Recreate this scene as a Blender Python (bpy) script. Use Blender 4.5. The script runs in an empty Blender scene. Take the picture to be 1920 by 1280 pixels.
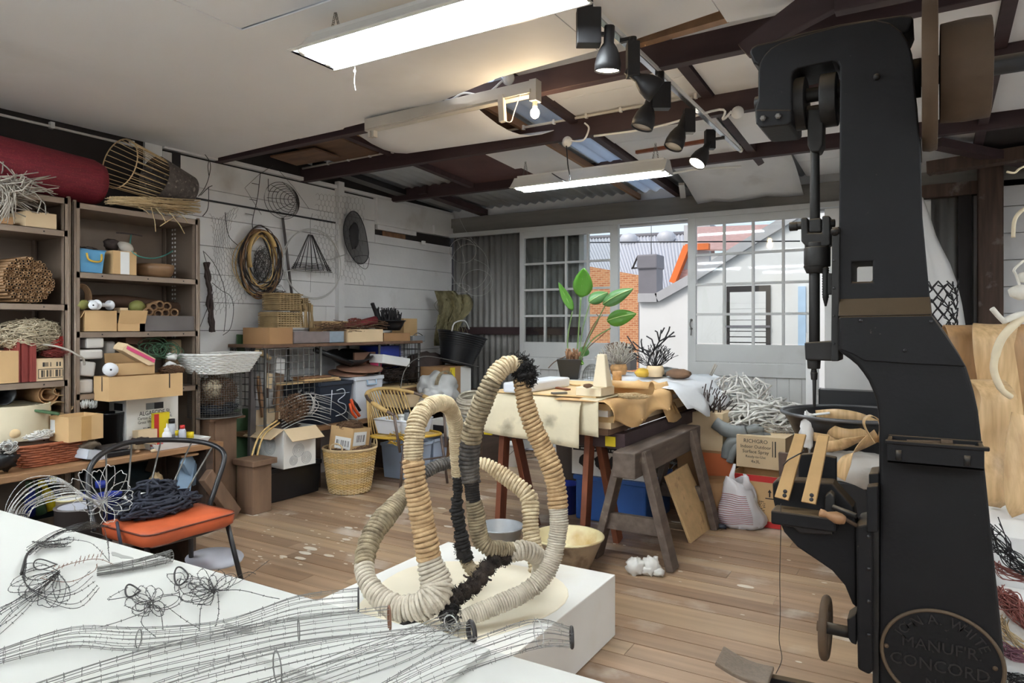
import bpy,bmesh,math,random
from mathutils import Vector,Matrix,noise as mnoise
from math import sin,cos,pi,radians,sqrt,atan2
random.seed(7)
SC = bpy.context.scene
COL = SC.collection
# ------------------------------------------------------------------ camera
F_PX,U0,V0,EYE = 1300.0,960.0,612.0,1.3
YAW = math.atan2(780.0,1300.0)
CT,ST = cos(YAW),sin(YAW)
cam_d = bpy.data.cameras.new('camera')
cam = bpy.data.objects.new('camera',cam_d)
COL.objects.link(cam)
cam.location = (0,0,EYE)
cam.rotation_euler = (pi/2,0,YAW)
cam_d.sensor_width = 36.0
cam_d.lens = 36.0*F_PX/1920.0
cam_d.shift_y = -(640.0-V0)/1920.0
cam_d.clip_start = 0.05
SC.camera = cam
# ------------------------------------------------------------------ world, sun, exposure
SC.view_settings.view_transform = 'Standard'
SC.view_settings.look = 'None'
SC.view_settings.gamma = 1.0
SC.view_settings.exposure = 1.4
SC.view_settings.use_curve_mapping = False
wd = bpy.data.worlds.new('sky');SC.world = wd
wd.use_nodes = True
nt = wd.node_tree;nt.nodes.clear()
out = nt.nodes.new('ShaderNodeOutputWorld')
bg = nt.nodes.new('ShaderNodeBackground')
sky = nt.nodes.new('ShaderNodeTexSky')
sky.sky_type = 'NISHITA'
sky.sun_disc = False
sky.sun_elevation = radians(48)
sky.sun_rotation = radians(200)
sky.air_density = 1.0;sky.dust_density = 3.0;sky.ozone_density = 1.0
# thin high cloud whitens the whole sky evenly
mixc = nt.nodes.new('ShaderNodeMix');mixc.data_type = 'RGBA'
mixc.inputs['Factor'].default_value = 0.5
mixc.inputs['B'].default_value = (2.6,2.75,2.95,1)
nt.links.new(sky.outputs[0],mixc.inputs['A'])
nt.links.new(mixc.outputs['Result'],bg.inputs['Color'])
bg.inputs['Strength'].default_value = 0.13
nt.links.new(bg.outputs[0],out.inputs['Surface'])
sun_d = bpy.data.lights.new('sun','SUN')
sun_d.energy = 0.6;sun_d.angle = radians(12);sun_d.color = (1.0,0.98,0.95)
sun = bpy.data.objects.new('sun',sun_d);COL.objects.link(sun)
sun.rotation_euler = (radians(42),0,radians(-25))     # from behind the building, high
TUBE_STRENGTH = 27.0
# ------------------------------------------------------------------ pixel helpers (1920x1280 frame)
def ray(u,v):
    l = (u-U0)/F_PX
    return Vector((l*CT-ST,l*ST+CT,(V0-v)/F_PX))
def PT(u,v,t):
    d = ray(u,v);return Vector((d.x*t,d.y*t,EYE+d.z*t))
def PZ(u,v,z):
    d = ray(u,v);t = (z-EYE)/d.z;return Vector((d.x*t,d.y*t,z))
def PX(u,v,x):
    d = ray(u,v);t = x/d.x;return Vector((x,d.y*t,EYE+d.z*t))
def PY(u,v,y):
    d = ray(u,v);t = y/d.y;return Vector((d.x*t,y,EYE+d.z*t))
def V(*a): return Vector(a)
# ------------------------------------------------------------------ materials
MATS = {}
def mat(name,c,rough=0.6,metal=0.0,var=0.12,scale=6.0,stretch=(1,1,1),bump=0.0,c2=None,spots=None,
        emit=0.0,alpha=None,trans=0.0,sss=0.0,spec=0.5,detail=4.0,bscale=None,contrast=(0.3,0.7),dust=None):
    """procedural principled material: two colours mixed by noise, optional spots, upward-facing dust, bump"""
    if name in MATS: return MATS[name]
    m = bpy.data.materials.new(name);m.use_nodes = True
    n = m.node_tree.nodes;L = m.node_tree.links
    b = n['Principled BSDF']
    b.inputs['Roughness'].default_value = rough
    b.inputs['Metallic'].default_value = metal
    b.inputs['Specular IOR Level'].default_value = spec
    tc = n.new('ShaderNodeTexCoord');mp = n.new('ShaderNodeMapping')
    mp.inputs['Scale'].default_value = stretch
    L.new(tc.outputs['Object'],mp.inputs['Vector'])
    nz = n.new('ShaderNodeTexNoise');nz.inputs['Scale'].default_value = scale;nz.inputs['Detail'].default_value = detail
    L.new(mp.outputs['Vector'],nz.inputs['Vector'])
    rp = n.new('ShaderNodeMapRange')
    rp.inputs['From Min'].default_value = contrast[0];rp.inputs['From Max'].default_value = contrast[1]
    L.new(nz.outputs['Fac'],rp.inputs['Value'])
    mx = n.new('ShaderNodeMix');mx.data_type = 'RGBA'
    a = tuple(max(0,x*(1-var)) for x in c);bcol = c2 if c2 else tuple(min(1,x*(1+var)) for x in c)
    mx.inputs['A'].default_value = (*a,1);mx.inputs['B'].default_value = (*bcol,1)
    L.new(rp.outputs['Result'],mx.inputs['Factor'])
    col = mx.outputs['Result']
    if spots:   # (colour, noise scale, threshold lo, hi)
        sc_,s_,lo,hi = spots
        n2 = n.new('ShaderNodeTexNoise');n2.inputs['Scale'].default_value = s_;n2.inputs['Detail'].default_value = 5
        L.new(tc.outputs['Object'],n2.inputs['Vector'])
        r2 = n.new('ShaderNodeMapRange');r2.inputs['From Min'].default_value = lo;r2.inputs['From Max'].default_value = hi
        L.new(n2.outputs['Fac'],r2.inputs['Value'])
        m2 = n.new('ShaderNodeMix');m2.data_type = 'RGBA'
        m2.inputs['B'].default_value = (*sc_,1)
        L.new(col,m2.inputs['A']);L.new(r2.outputs['Result'],m2.inputs['Factor'])
        col = m2.outputs['Result']
    if dust:    # settled dust on upward faces: (colour, amount)
        g = n.new('ShaderNodeNewGeometry');sp = n.new('ShaderNodeSeparateXYZ')
        L.new(g.outputs['Normal'],sp.inputs[0])
        r3 = n.new('ShaderNodeMapRange');r3.inputs['From Min'].default_value = 0.15;r3.inputs['From Max'].default_value = 0.9
        r3.inputs['To Max'].default_value = dust[1]
        L.new(sp.outputs['Z'],r3.inputs['Value'])
        m3 = n.new('ShaderNodeMix');m3.data_type = 'RGBA';m3.inputs['B'].default_value = (*dust[0],1)
        L.new(col,m3.inputs['A']);L.new(r3.outputs['Result'],m3.inputs['Factor'])
        col = m3.outputs['Result']
    L.new(col,b.inputs['Base Color'])
    if bump:
        bp = n.new('ShaderNodeBump');bp.inputs['Strength'].default_value = bump;bp.inputs['Distance'].default_value = 0.01
        if bscale:
            n3 = n.new('ShaderNodeTexNoise');n3.inputs['Scale'].default_value = bscale
            L.new(mp.outputs['Vector'],n3.inputs['Vector']);L.new(n3.outputs['Fac'],bp.inputs['Height'])
        else:
            L.new(nz.outputs['Fac'],bp.inputs['Height'])
        L.new(bp.outputs['Normal'],b.inputs['Normal'])
    if emit:
        b.inputs['Emission Color'].default_value = (*c,1);b.inputs['Emission Strength'].default_value = emit
    if trans: b.inputs['Transmission Weight'].default_value = trans
    if alpha is not None: b.inputs['Alpha'].default_value = alpha
    if sss:
        b.inputs['Subsurface Weight'].default_value = sss;b.inputs['Subsurface Scale'].default_value = 0.02
    MATS[name] = m
    return m
def K(name): return MATS[name]
def s(r,g,b):     # sRGB 0-255 to linear
    f = lambda x: ((x/255)/12.92 if x/255 <= 0.04045 else ((x/255+0.055)/1.055) ** 2.4)
    return (f(r),f(g),f(b))
mat('white_paint',s(232,231,228),0.6,var=0.05,scale=2.0,spots=(s(196,192,186),1.3,0.56,0.78),bump=0.05)
mat('wall_white',s(228,227,226),0.65,var=0.05,scale=3.0,spots=(s(178,170,160),2.2,0.6,0.85),bump=0.12,bscale=30)
mat('ceil_white',s(240,240,241),0.7,var=0.025,scale=1.2,spots=(s(216,214,211),0.8,0.55,0.8))
mat('joist',s(64,46,48),0.6,var=0.2,scale=4,stretch=(0.4,4,4),bump=0.1)
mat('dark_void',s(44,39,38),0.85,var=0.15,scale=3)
mat('plywood',s(132,96,68),0.65,var=0.22,scale=3,stretch=(1,6,6),bump=0.05)
mat('old_ply',s(112,84,64),0.7,var=0.25,scale=3,stretch=(1,5,5),spots=(s(60,48,42),3,0.55,0.75))
mat('iron_roof',s(205,207,208),0.5,0.25,var=0.1,scale=3)
mat('iron_wall',s(140,138,135),0.55,0.15,var=0.12,scale=2.5,spots=(s(110,104,98),2,0.55,0.8))
mat('grey_door',s(196,197,195),0.5,var=0.04,scale=3,spots=(s(160,158,152),2.5,0.62,0.85))
mat('beam_grey',s(128,124,119),0.65,var=0.15,scale=3,stretch=(0.5,4,4))
mat('old_post',s(84,66,56),0.8,var=0.35,scale=5,stretch=(6,6,0.5),spots=(s(150,140,132),9,0.62,0.8),bump=0.3)
mat('floor_wood',s(160,132,106),0.42,var=0.22,scale=3.5,stretch=(0.35,6,6),spots=(s(214,203,190),2.1,0.56,0.75),bump=0.1)
mat('floor_wood_b',s(142,114,90),0.45,var=0.25,scale=4,stretch=(0.35,6,6),spots=(s(205,194,180),3.0,0.58,0.75),bump=0.1)
mat('floor_wood_c',s(170,143,114),0.4,var=0.2,scale=3,stretch=(0.35,6,6),spots=(s(225,215,200),1.7,0.57,0.78),bump=0.1)
mat('dark_wood',s(74,58,48),0.6,var=0.35,scale=5,stretch=(4,0.6,4),bump=0.15)
mat('mid_wood',s(150,112,78),0.55,var=0.2,scale=4,stretch=(4,0.5,4))
mat('red_wood',s(128,72,48),0.55,var=0.22,scale=4,stretch=(5,5,0.6),spots=(s(84,46,34),3,0.55,0.8))
mat('pale_wood',s(222,190,140),0.5,var=0.1,scale=4,stretch=(1,1,6))
mat('bent_wood',s(200,162,114),0.45,var=0.14,scale=5,stretch=(9,9,.6),c2=s(222,188,140))
mat('bent_wood_shaded',s(168,130,88),0.5,var=0.16,scale=5,stretch=(9,9,.6))  # darker copy of bent_wood, puts shading between the panels into the colour
mat('steel_shelf',s(140,123,108),0.45,0.2,var=0.06,scale=5)
mat('steel_shelf_in',s(128,112,98),0.5,0.15,var=0.06,scale=3)
mat('card',s(206,170,122),0.75,var=0.06,scale=5)
mat('card_dark',s(166,126,86),0.75,var=0.1,scale=5)
mat('card_pale',s(222,196,158),0.75,var=0.05,scale=5)
mat('card_white',s(236,234,228),0.7,var=0.03,scale=5)
mat('tape',s(186,146,92),0.35,var=0.05)
mat('ink',s(40,38,40),0.7,var=0.05)
mat('ink_red',s(170,60,60),0.7,var=0.05)
mat('paper',s(240,240,238),0.7,var=0.02)
mat('black_plastic',s(26,27,30),0.35,var=0.1,scale=5)
mat('navy_plastic',s(40,48,62),0.4,var=0.1,scale=5,spots=(s(110,116,126),14,0.68,0.8))
mat('blue_plastic',s(40,84,150),0.4,var=0.08)
mat('sky_plastic',s(96,162,205),0.4,var=0.08)
mat('clear_plastic',s(224,230,238),0.3,var=0.04,trans=0.25)
mat('tub_blue',s(190,208,232),0.35,var=0.05,trans=0.15)
mat('white_plastic',s(240,240,238),0.35,var=0.03)
mat('grey_plastic',s(128,130,132),0.45,var=0.06)
mat('black_paint',s(32,31,33),0.35,var=0.15,scale=8)
mat('cast_iron',s(15,14,16),0.6,0.0,spec=0.3,var=0.18,scale=7,bump=0.08,bscale=60,dust=(s(96,78,54),0.8),spots=(s(58,54,50),60,0.72,0.78))
mat('cast_iron_b',s(30,28,27),0.55,0.0,spec=0.4,var=0.2,scale=9,bump=0.08,bscale=60,dust=(s(120,104,82),0.6))
mat('rust_iron',s(82,64,46),0.75,0.0,var=0.2,scale=5,bump=0.12,bscale=50,spots=(s(66,54,46),4,0.5,0.75))
mat('steel_grey',s(118,116,112),0.4,0.5,var=0.1)
mat('chrome',s(190,192,196),0.22,0.9,var=0.04)
mat('wire_dark',s(58,55,54),0.45,0.4,var=0.15)
mat('wire_grey',s(124,122,118),0.4,0.5,var=0.12)
mat('wire_light',s(196,194,190),0.45,0.2,var=0.08)
mat('wire_white',s(222,219,213),0.6,var=0.06)
mat('wire_rust',s(120,82,60),0.7,var=0.2)
mat('wire_red',s(150,92,84),0.6,var=0.2,scale=20)
mat('cane',s(206,172,112),0.5,var=0.15,scale=12)
mat('cane_dark',s(140,106,72),0.55,var=0.2,scale=12)
mat('cane_red',s(156,88,58),0.5,var=0.2,scale=14)
mat('wicker_white',s(236,235,231),0.55,var=0.05,scale=14)
mat('straw',s(208,182,140),0.7,var=0.2,scale=10)
mat('twig_grey',s(178,170,158),0.75,var=0.2,scale=10)
mat('twig_dark',s(58,46,42),0.75,var=0.25,scale=10)
mat('twig_brown',s(110,82,60),0.75,var=0.25,scale=10)
mat('raffia',s(190,176,150),0.8,var=0.2,scale=15)
mat('rope_tan',s(205,180,142),0.85,var=0.22,scale=26,c2=s(226,208,174),bump=0.4,bscale=220)
mat('rope_gold',s(188,152,108),0.85,var=0.2,scale=26,c2=s(214,182,138),bump=0.4,bscale=220)
mat('rope_grey',s(196,184,164),0.88,var=0.15,scale=26,c2=s(216,206,188),bump=0.4,bscale=220)
mat('rope_olive',s(132,117,94),0.88,var=0.2,scale=26,c2=s(176,160,130),bump=0.4,bscale=220)
mat('rope_char',s(62,58,56),0.9,var=0.2,scale=26,c2=s(110,104,98),bump=0.4,bscale=220)
mat('rope_black',s(30,28,28),0.92,var=0.2,scale=26,c2=s(52,48,46),bump=0.4,bscale=220)
mat('rope_brown',s(40,34,30),0.92,var=0.25,scale=30,c2=s(72,60,52),bump=0.6,bscale=160)
mat('rope_white',s(226,222,212),0.85,var=0.08,scale=20)
mat('yarn_black',s(40,42,54),0.85,var=0.25,scale=12)
mat('vinyl_orange',s(186,88,52),0.38,var=0.18,scale=6,spots=(s(120,54,36),4,0.58,0.72),bump=0.05)
mat('leaf_vein',s(190,214,140),0.45,var=0.05)
mat('stem_green',s(110,140,84),0.5,var=0.15)
mat('soil',s(70,52,40),0.9,var=0.3,scale=30)
mat('canvas',s(222,211,182),0.85,var=0.07,scale=4,spots=(s(128,116,92),6,0.58,0.8),bump=0.15,bscale=40)
mat('kraft',s(214,172,116),0.6,var=0.1,scale=4,bump=0.3,bscale=10)
mat('plaster',s(232,230,224),0.6,var=0.03,scale=3,spots=(s(222,214,198),2.0,0.55,0.8))
mat('table_white',s(204,203,196),0.5,var=0.03,scale=2.5,spots=(s(206,203,196),2.4,0.6,0.8))
mat('stain_grey',s(160,158,152),0.6,var=0.1)
mat('mesh_red',s(124,30,46),0.6,var=0.2,scale=14,stretch=(8,1,8),spots=(s(160,70,62),170,0.55,0.75),bump=.3,bscale=160)
mat('red',s(196,48,46),0.45,var=0.06)
mat('maroon',s(134,56,50),0.7,var=0.25,scale=14,stretch=(4,4,0.4))
mat('orange_tool',s(232,90,40),0.4,var=0.05)
mat('yellow',s(240,214,40),0.5,var=0.05)
mat('yellow_tie',s(208,168,62),0.6,var=0.15)
mat('green_board',s(66,96,62),0.6,var=0.12)
mat('green_hose',s(74,110,82),0.55,var=0.15)
mat('teal_hose',s(64,130,118),0.5,var=0.1)
mat('deep_blue',s(38,54,140),0.4,var=0.1)
mat('pale_blue',s(176,204,228),0.5,var=0.08)
mat('pink',s(214,76,122),0.5,var=0.05)
mat('cream_bowl',s(232,218,172),0.4,var=0.06,spots=(s(196,158,92),5,0.52,0.7))
mat('mud_bucket',s(176,160,138),0.6,var=0.15,spots=(s(96,78,64),7,0.56,0.7))
mat('galv',s(190,196,202),0.35,0.4,var=0.12,scale=12)
mat('grey_cloth',s(132,136,136),0.9,var=0.18,scale=9,spots=(s(58,60,64),7,0.58,0.7))
mat('plastic_sheet',s(228,230,232),0.3,var=0.06,scale=3)
mat('bag_plastic',s(238,234,236),0.35,var=0.04,trans=0.15)
mat('net',s(132,124,92),0.9,var=0.2,scale=30)
mat('ceramic_brown',s(140,108,78),0.4,var=0.2,scale=4,stretch=(1,1,6))
mat('bamboo_cut',s(132,100,68),0.6,var=0.15)
mat('bamboo_dark',s(84,60,44),0.75,var=0.3,scale=10)
mat('felt_beige',s(206,194,166),0.85,var=0.08,scale=5)
mat('hessian',s(150,124,90),0.9,var=0.15,scale=30)
mat('disc_brown',s(140,104,84),0.6,var=0.12,scale=5)
mat('spool_white',s(232,234,238),0.4,var=0.03)
mat('gourd',s(122,122,64),0.6,var=0.2)
mat('outside_white',s(224,224,220),0.8,var=0.03,scale=1.5,spots=(s(216,212,204),1.2,0.55,0.8))
mat('outside_grey',s(116,114,118),0.6,var=0.05)
mat('outside_trim',s(176,176,176),0.7,var=0.05)
mat('orange_paint',s(220,108,40),0.5,var=0.08)
mat('tile_red',s(186,148,140),0.7,var=0.2,scale=6,stretch=(1,1,8))
mat('zinc_roof',s(186,188,192),0.5,0.1,var=0.04)
mat('tube_glow',(0.86,0.94,1.0),0.4,var=0.0,emit=TUBE_STRENGTH)
mat('bulb_glow',(1.0,0.78,0.45),0.4,var=0.0,emit=32.0)
mat('spot_glow',(1.0,0.86,0.66),0.4,var=0.0,emit=22.0)
mat('fixture_white',s(236,236,232),0.4,var=0.02)
mat('fixture_old',s(206,200,190),0.5,var=0.08,scale=5)
mat('spot_black',s(30,29,31),0.5,var=0.08)
mat('rod_cream',s(228,214,184),0.7,var=0.1,scale=12)
mat('lichen_white',s(232,228,216),0.85,var=0.08,scale=20)
def leaf_mat(name,c):
    m = mat(name,c,0.4,var=0.15,scale=9);n = m.node_tree.nodes;L = m.node_tree.links
    tl = n.new('ShaderNodeBsdfTranslucent');tl.inputs['Color'].default_value = (*[min(1,x*1.5) for x in c],1)
    mx = n.new('ShaderNodeMixShader');mx.inputs[0].default_value = 0.5
    L.new(n['Principled BSDF'].outputs[0],mx.inputs[1]);L.new(tl.outputs[0],mx.inputs[2]);L.new(mx.outputs[0],n['Material Output'].inputs['Surface'])
leaf_mat('leaf',s(98,152,58));leaf_mat('leaf_b',s(96,142,84))
def glass_mat():
    m = bpy.data.materials.new('window_glass');m.use_nodes = True
    n = m.node_tree.nodes;L = m.node_tree.links;n.clear()
    o = n.new('ShaderNodeOutputMaterial');mixs = n.new('ShaderNodeMixShader')
    tr = n.new('ShaderNodeBsdfTransparent');gl = n.new('ShaderNodeBsdfGlossy');gl.inputs['Roughness'].default_value = 0.03
    tr.inputs['Color'].default_value = (0.93,0.95,0.95,1)
    fr = n.new('ShaderNodeFresnel');fr.inputs['IOR'].default_value = 1.45
    L.new(fr.outputs[0],mixs.inputs[0]);L.new(tr.outputs[0],mixs.inputs[1]);L.new(gl.outputs[0],mixs.inputs[2])
    L.new(mixs.outputs[0],o.inputs['Surface'])
    MATS['window_glass'] = m
glass_mat()
def brick_mat():
    m = bpy.data.materials.new('far_brick');m.use_nodes = True
    n = m.node_tree.nodes;L = m.node_tree.links;b = n['Principled BSDF']
    tc = n.new('ShaderNodeTexCoord');mp = n.new('ShaderNodeMapping');mp.inputs['Rotation'].default_value = (pi/2,0,0)
    br = n.new('ShaderNodeTexBrick');br.inputs['Scale'].default_value = 1.0
    br.inputs['Brick Width'].default_value = 0.23;br.inputs['Row Height'].default_value = 0.085;br.inputs['Mortar Size'].default_value = 0.012
    br.inputs['Color1'].default_value = (*s(192,134,92),1);br.inputs['Color2'].default_value = (*s(168,104,70),1)
    br.inputs['Mortar'].default_value = (*s(196,160,120),1)
    L.new(tc.outputs['Object'],mp.inputs['Vector']);L.new(mp.outputs[0],br.inputs['Vector']);L.new(br.outputs['Color'],b.inputs['Base Color'])
    b.inputs['Roughness'].default_value = 0.85
    MATS['far_brick'] = m
brick_mat()
# ------------------------------------------------------------------ mesh builder (world coordinates)
def frame_of(d):
    d = d.normalized();a = Vector((0,0,1)) if abs(d.z) < 0.9 else Vector((1,0,0))
    x = d.cross(a).normalized();return x,d.cross(x).normalized()
class MB:
    def __init__(self): self.v = [];self.f = [];self.sm = []
    def add(self,vs,fs,smooth=False):
        o = len(self.v);self.v += [tuple(p) for p in vs]
        for f in fs: self.f.append(tuple(i+o for i in f));self.sm.append(smooth)
        return self
    def box(self,lo,hi,M=None):
        x0,y0,z0 = lo;x1,y1,z1 = hi
        vs = [Vector(p) for p in ((x0,y0,z0),(x1,y0,z0),(x1,y1,z0),(x0,y1,z0),(x0,y0,z1),(x1,y0,z1),(x1,y1,z1),(x0,y1,z1))]
        if M: vs = [M @ p for p in vs]
        return self.add(vs,[(0,3,2,1),(4,5,6,7),(0,1,5,4),(1,2,6,5),(2,3,7,6),(3,0,4,7)])
    def bar(self,a,b,w,h,up=(0,0,1)):      # square bar from a to b, w across, h along up
        a = Vector(a);b = Vector(b);d = (b-a).normalized();up = Vector(up)
        x = d.cross(up)
        if x.length < 1e-5: x = d.cross(Vector((1,0,0)))
        x.normalize();y = x.cross(d).normalized()
        vs = []
        for p in (a,b):
            for sx,sy in ((-1,-1),(1,-1),(1,1),(-1,1)): vs.append(p+x*(sx*w/2)+y*(sy*h/2))
        return self.add(vs,[(0,1,2,3),(7,6,5,4),(0,4,5,1),(1,5,6,2),(2,6,7,3),(3,7,4,0)])
    def cyl(self,a,b,r0,r1=None,n=16,caps=True,smooth=True):
        r1 = r0 if r1 is None else r1;a = Vector(a);b = Vector(b);x,y = frame_of(b-a)
        vs = []
        for p,r in ((a,r0),(b,r1)):
            for i in range(n):
                t = 2*pi*i/n;vs.append(p+x*(r*cos(t))+y*(r*sin(t)))
        self.add(vs,[(i,(i+1) % n,n+(i+1) % n,n+i) for i in range(n)],smooth)
        if caps:
            o = len(self.v)-2*n
            self.f.append(tuple(o+i for i in range(n))[::-1]);self.sm.append(False)
            self.f.append(tuple(o+n+i for i in range(n)));self.sm.append(False)
        return self
    def tube(self,pts,r,n=6,closed=False,smooth=True,caps=True):
        pts = [Vector(p) for p in pts];m = len(pts)
        if m < 2: return self
        rs = r if isinstance(r,(list,tuple)) else [r]*m
        x = None;vs = []
        for i,p in enumerate(pts):
            a = pts[i-1] if (i > 0 or closed) else p
            c = pts[(i+1) % m] if (i < m-1 or closed) else p
            d = c-a
            if d.length < 1e-9: d = Vector((0,0,1))
            d.normalize()
            if x is None: x,_ = frame_of(d)
            x = x-d*x.dot(d)
            if x.length < 1e-6: x,_ = frame_of(d)
            x.normalize();y = d.cross(x)
            for k in range(n):
                t = 2*pi*k/n;vs.append(p+x*(rs[i]*cos(t))+y*(rs[i]*sin(t)))
        fs = []
        for i in range(m if closed else m-1):
            j = (i+1) % m
            for k in range(n): fs.append((i*n+k,i*n+(k+1) % n,j*n+(k+1) % n,j*n+k))
        o = len(self.v)
        self.add(vs,fs,smooth)
        if caps and not closed and n > 2:
            self.f.append(tuple(o+k for k in range(n))[::-1]);self.sm.append(False)
            self.f.append(tuple(o+(m-1)*n+k for k in range(n)));self.sm.append(False)
        return self
    def lathe(self,prof,c,n=24,axis=(0,0,1),smooth=True,sx=1.0):
        """profile of (radius, height) about axis through c"""
        c = Vector(c);ax = Vector(axis).normalized()
        if abs(ax.z) > 0.999: x,y = Vector((1,0,0)),Vector((0,1,0))
        else: x,y = frame_of(ax)
        vs = []
        for r,h in prof:
            for i in range(n):
                t = 2*pi*i/n;vs.append(c+ax*h+x*(r*cos(t)*sx)+y*(r*sin(t)))
        m = len(prof)
        fs = [(j*n+i,j*n+(i+1) % n,(j+1)*n+(i+1) % n,(j+1)*n+i) for j in range(m-1) for i in range(n)]
        return self.add(vs,fs,smooth)
    def prism(self,poly,off,holes=None):
        """planar polygon (list of Vectors) extruded by vector off"""
        off = Vector(off);n = len(poly);poly = [Vector(p) for p in poly]
        vs = poly+[p+off for p in poly]
        return self.add(vs,[tuple(range(n))[::-1],tuple(range(n,2*n))]+[(i,(i+1) % n,n+(i+1) % n,n+i) for i in range(n)])
    def sheet(self,rows,th=0.004,smooth=True):
        """grid of points rows[i][j] given a thickness along z-ish normal"""
        m = len(rows);n = len(rows[0])
        rows = [[Vector(p) for p in r] for r in rows]
        nor = []
        for i in range(m):
            for j in range(n):
                a = rows[min(i+1,m-1)][j]-rows[max(i-1,0)][j];b = rows[i][min(j+1,n-1)]-rows[i][max(j-1,0)]
                c = a.cross(b);nor.append(c.normalized() if c.length > 1e-12 else Vector((0,0,1)))
        top = [rows[i][j] for i in range(m) for j in range(n)]
        bot = [p-q*th for p,q in zip(top,nor)]
        N = m*n
        fs = [(i*n+j,(i+1)*n+j,(i+1)*n+j+1,i*n+j+1) for i in range(m-1) for j in range(n-1)]
        fb = [tuple(N+k for k in f[::-1]) for f in fs]
        rim = [(i*n,i*n+N,(i+1)*n+N,(i+1)*n) for i in range(m-1)]+\
              [(i*n+n-1,(i+1)*n+n-1,(i+1)*n+n-1+N,i*n+n-1+N) for i in range(m-1)]+\
              [(j,j+1,j+1+N,j+N) for j in range(n-1)]+\
              [((m-1)*n+j,(m-1)*n+j+N,(m-1)*n+j+1+N,(m-1)*n+j+1) for j in range(n-1)]
        self.add(top+bot,fs+fb,smooth)
        o = len(self.v)-2*N
        for f in rim: self.f.append(tuple(o+k for k in f));self.sm.append(False)
        return self
    def blob(self,c,r,n=10,m=7,amp=0.0,seed=0,fr=3.0):
        c = Vector(c);r = Vector(r) if not isinstance(r,(int,float)) else Vector((r,r,r));vs = [];fs = []
        for j in range(m+1):
            ph = pi*j/m
            for i in range(n):
                t = 2*pi*i/n;d = Vector((sin(ph)*cos(t),sin(ph)*sin(t),cos(ph)))
                k = 1+amp*mnoise.noise(d*fr+Vector((seed,seed*2.3,0)))
                vs.append(c+Vector((d.x*r.x,d.y*r.y,d.z*r.z))*k)
        for j in range(m):
            for i in range(n): fs.append((j*n+i,(j+1)*n+i,(j+1)*n+(i+1) % n,j*n+(i+1) % n))
        return self.add(vs,fs,True)
    def build(self,name,m,parent=None,label=None,cat=None,group=None,kind=None,bevel=0.0,bseg=2):
        if not self.v: self.add([(0,0,0)],[])
        if parent is not None: o3 = parent.matrix_world_loc
        elif kind == 'structure': o3 = Vector((0,0,0))
        else:
            xs = [p[0] for p in self.v];ys = [p[1] for p in self.v];zs = [p[2] for p in self.v]
            o3 = Vector(((min(xs)+max(xs))/2,(min(ys)+max(ys))/2,min(zs)))
        me = bpy.data.meshes.new(name)
        me.from_pydata([(p[0]-o3.x,p[1]-o3.y,p[2]-o3.z) for p in self.v],[],self.f)
        me.polygons.foreach_set('use_smooth',self.sm)
        me.update()
        me.materials.append(MATS[m] if isinstance(m,str) else m)
        return link(name,me,o3,parent,label,cat,group,kind,bevel,bseg)
ORG = {}
class _O: pass
def link(name,me,o3,parent=None,label=None,cat=None,group=None,kind=None,bevel=0.0,bseg=2):
    ob = bpy.data.objects.new(name,me);COL.objects.link(ob)
    r = Ref(ob,o3)
    if parent is not None:
        ob.parent = parent.ob;ob.location = o3-parent.matrix_world_loc
    else: ob.location = o3
    if label: ob['label'] = label
    if cat: ob['category'] = cat
    if group: ob['group'] = group
    if kind: ob['kind'] = kind
    if bevel:
        bv = ob.modifiers.new('bevel','BEVEL');bv.width = bevel;bv.segments = bseg;bv.limit_method = 'ANGLE';bv.angle_limit = radians(40)
    return r
class Ref:      # a Blender object plus the world position of its origin
    def __init__(self,ob,o3): self.ob = ob;self.matrix_world_loc = Vector(o3)
def thing(name,label,cat,loc,group=None):
    ob = bpy.data.objects.new(name,None);COL.objects.link(ob)
    ob.empty_display_size = 0.1
    loc = Vector(loc);ob.location = loc;ob['label'] = label;ob['category'] = cat
    if group: ob['group'] = group
    return Ref(ob,loc)
def dup(ref,loc,rz=0.0,label=None,group=None,scale=1.0):
    """copy of a thing with its parts and sub-parts"""
    loc = Vector(loc)
    c = ref.ob.copy();COL.objects.link(c);c.location = loc;c.rotation_euler = (ref.ob.rotation_euler.x,ref.ob.rotation_euler.y,ref.ob.rotation_euler.z+rz)
    c.scale = (scale,)*3
    if label: c['label'] = label
    if group: c['group'] = group
    def kids(src,dst):
        for ch in list(src.children):
            k = ch.copy();COL.objects.link(k);k.parent = dst;kids(ch,k)
    kids(ref.ob,c)
    return Ref(c,loc)
def text(txt,parent,origin,right,up,size,m='ink',depth=0.0006,align='CENTER',name='lettering',maxw=None):
    """flat lettering: origin = middle of the baseline, world space"""
    cu = bpy.data.curves.new('t','FONT');cu.body = txt;cu.size = size;cu.align_x = align;cu.extrude = depth;cu.resolution_u = 2
    tmp = bpy.data.objects.new('t',cu);COL.objects.link(tmp)
    dg = bpy.context.evaluated_depsgraph_get();me = bpy.data.meshes.new_from_object(tmp.evaluated_get(dg))
    bpy.data.objects.remove(tmp);bpy.data.curves.remove(cu)
    right = Vector(right).normalized();up = Vector(up).normalized();nrm = right.cross(up)
    o3 = parent.matrix_world_loc;origin = Vector(origin)
    xs = [v.co.x for v in me.vertices] or [0]
    k = 1.0
    if maxw and max(xs)-min(xs) > maxw: k = maxw/(max(xs)-min(xs))
    for v in me.vertices:
        v.co = origin+right*(v.co.x*k)+up*v.co.y+nrm*v.co.z-o3
    me.materials.clear();me.materials.append(MATS[m])
    me.name = name
    return link(name,me,o3,parent)
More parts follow.
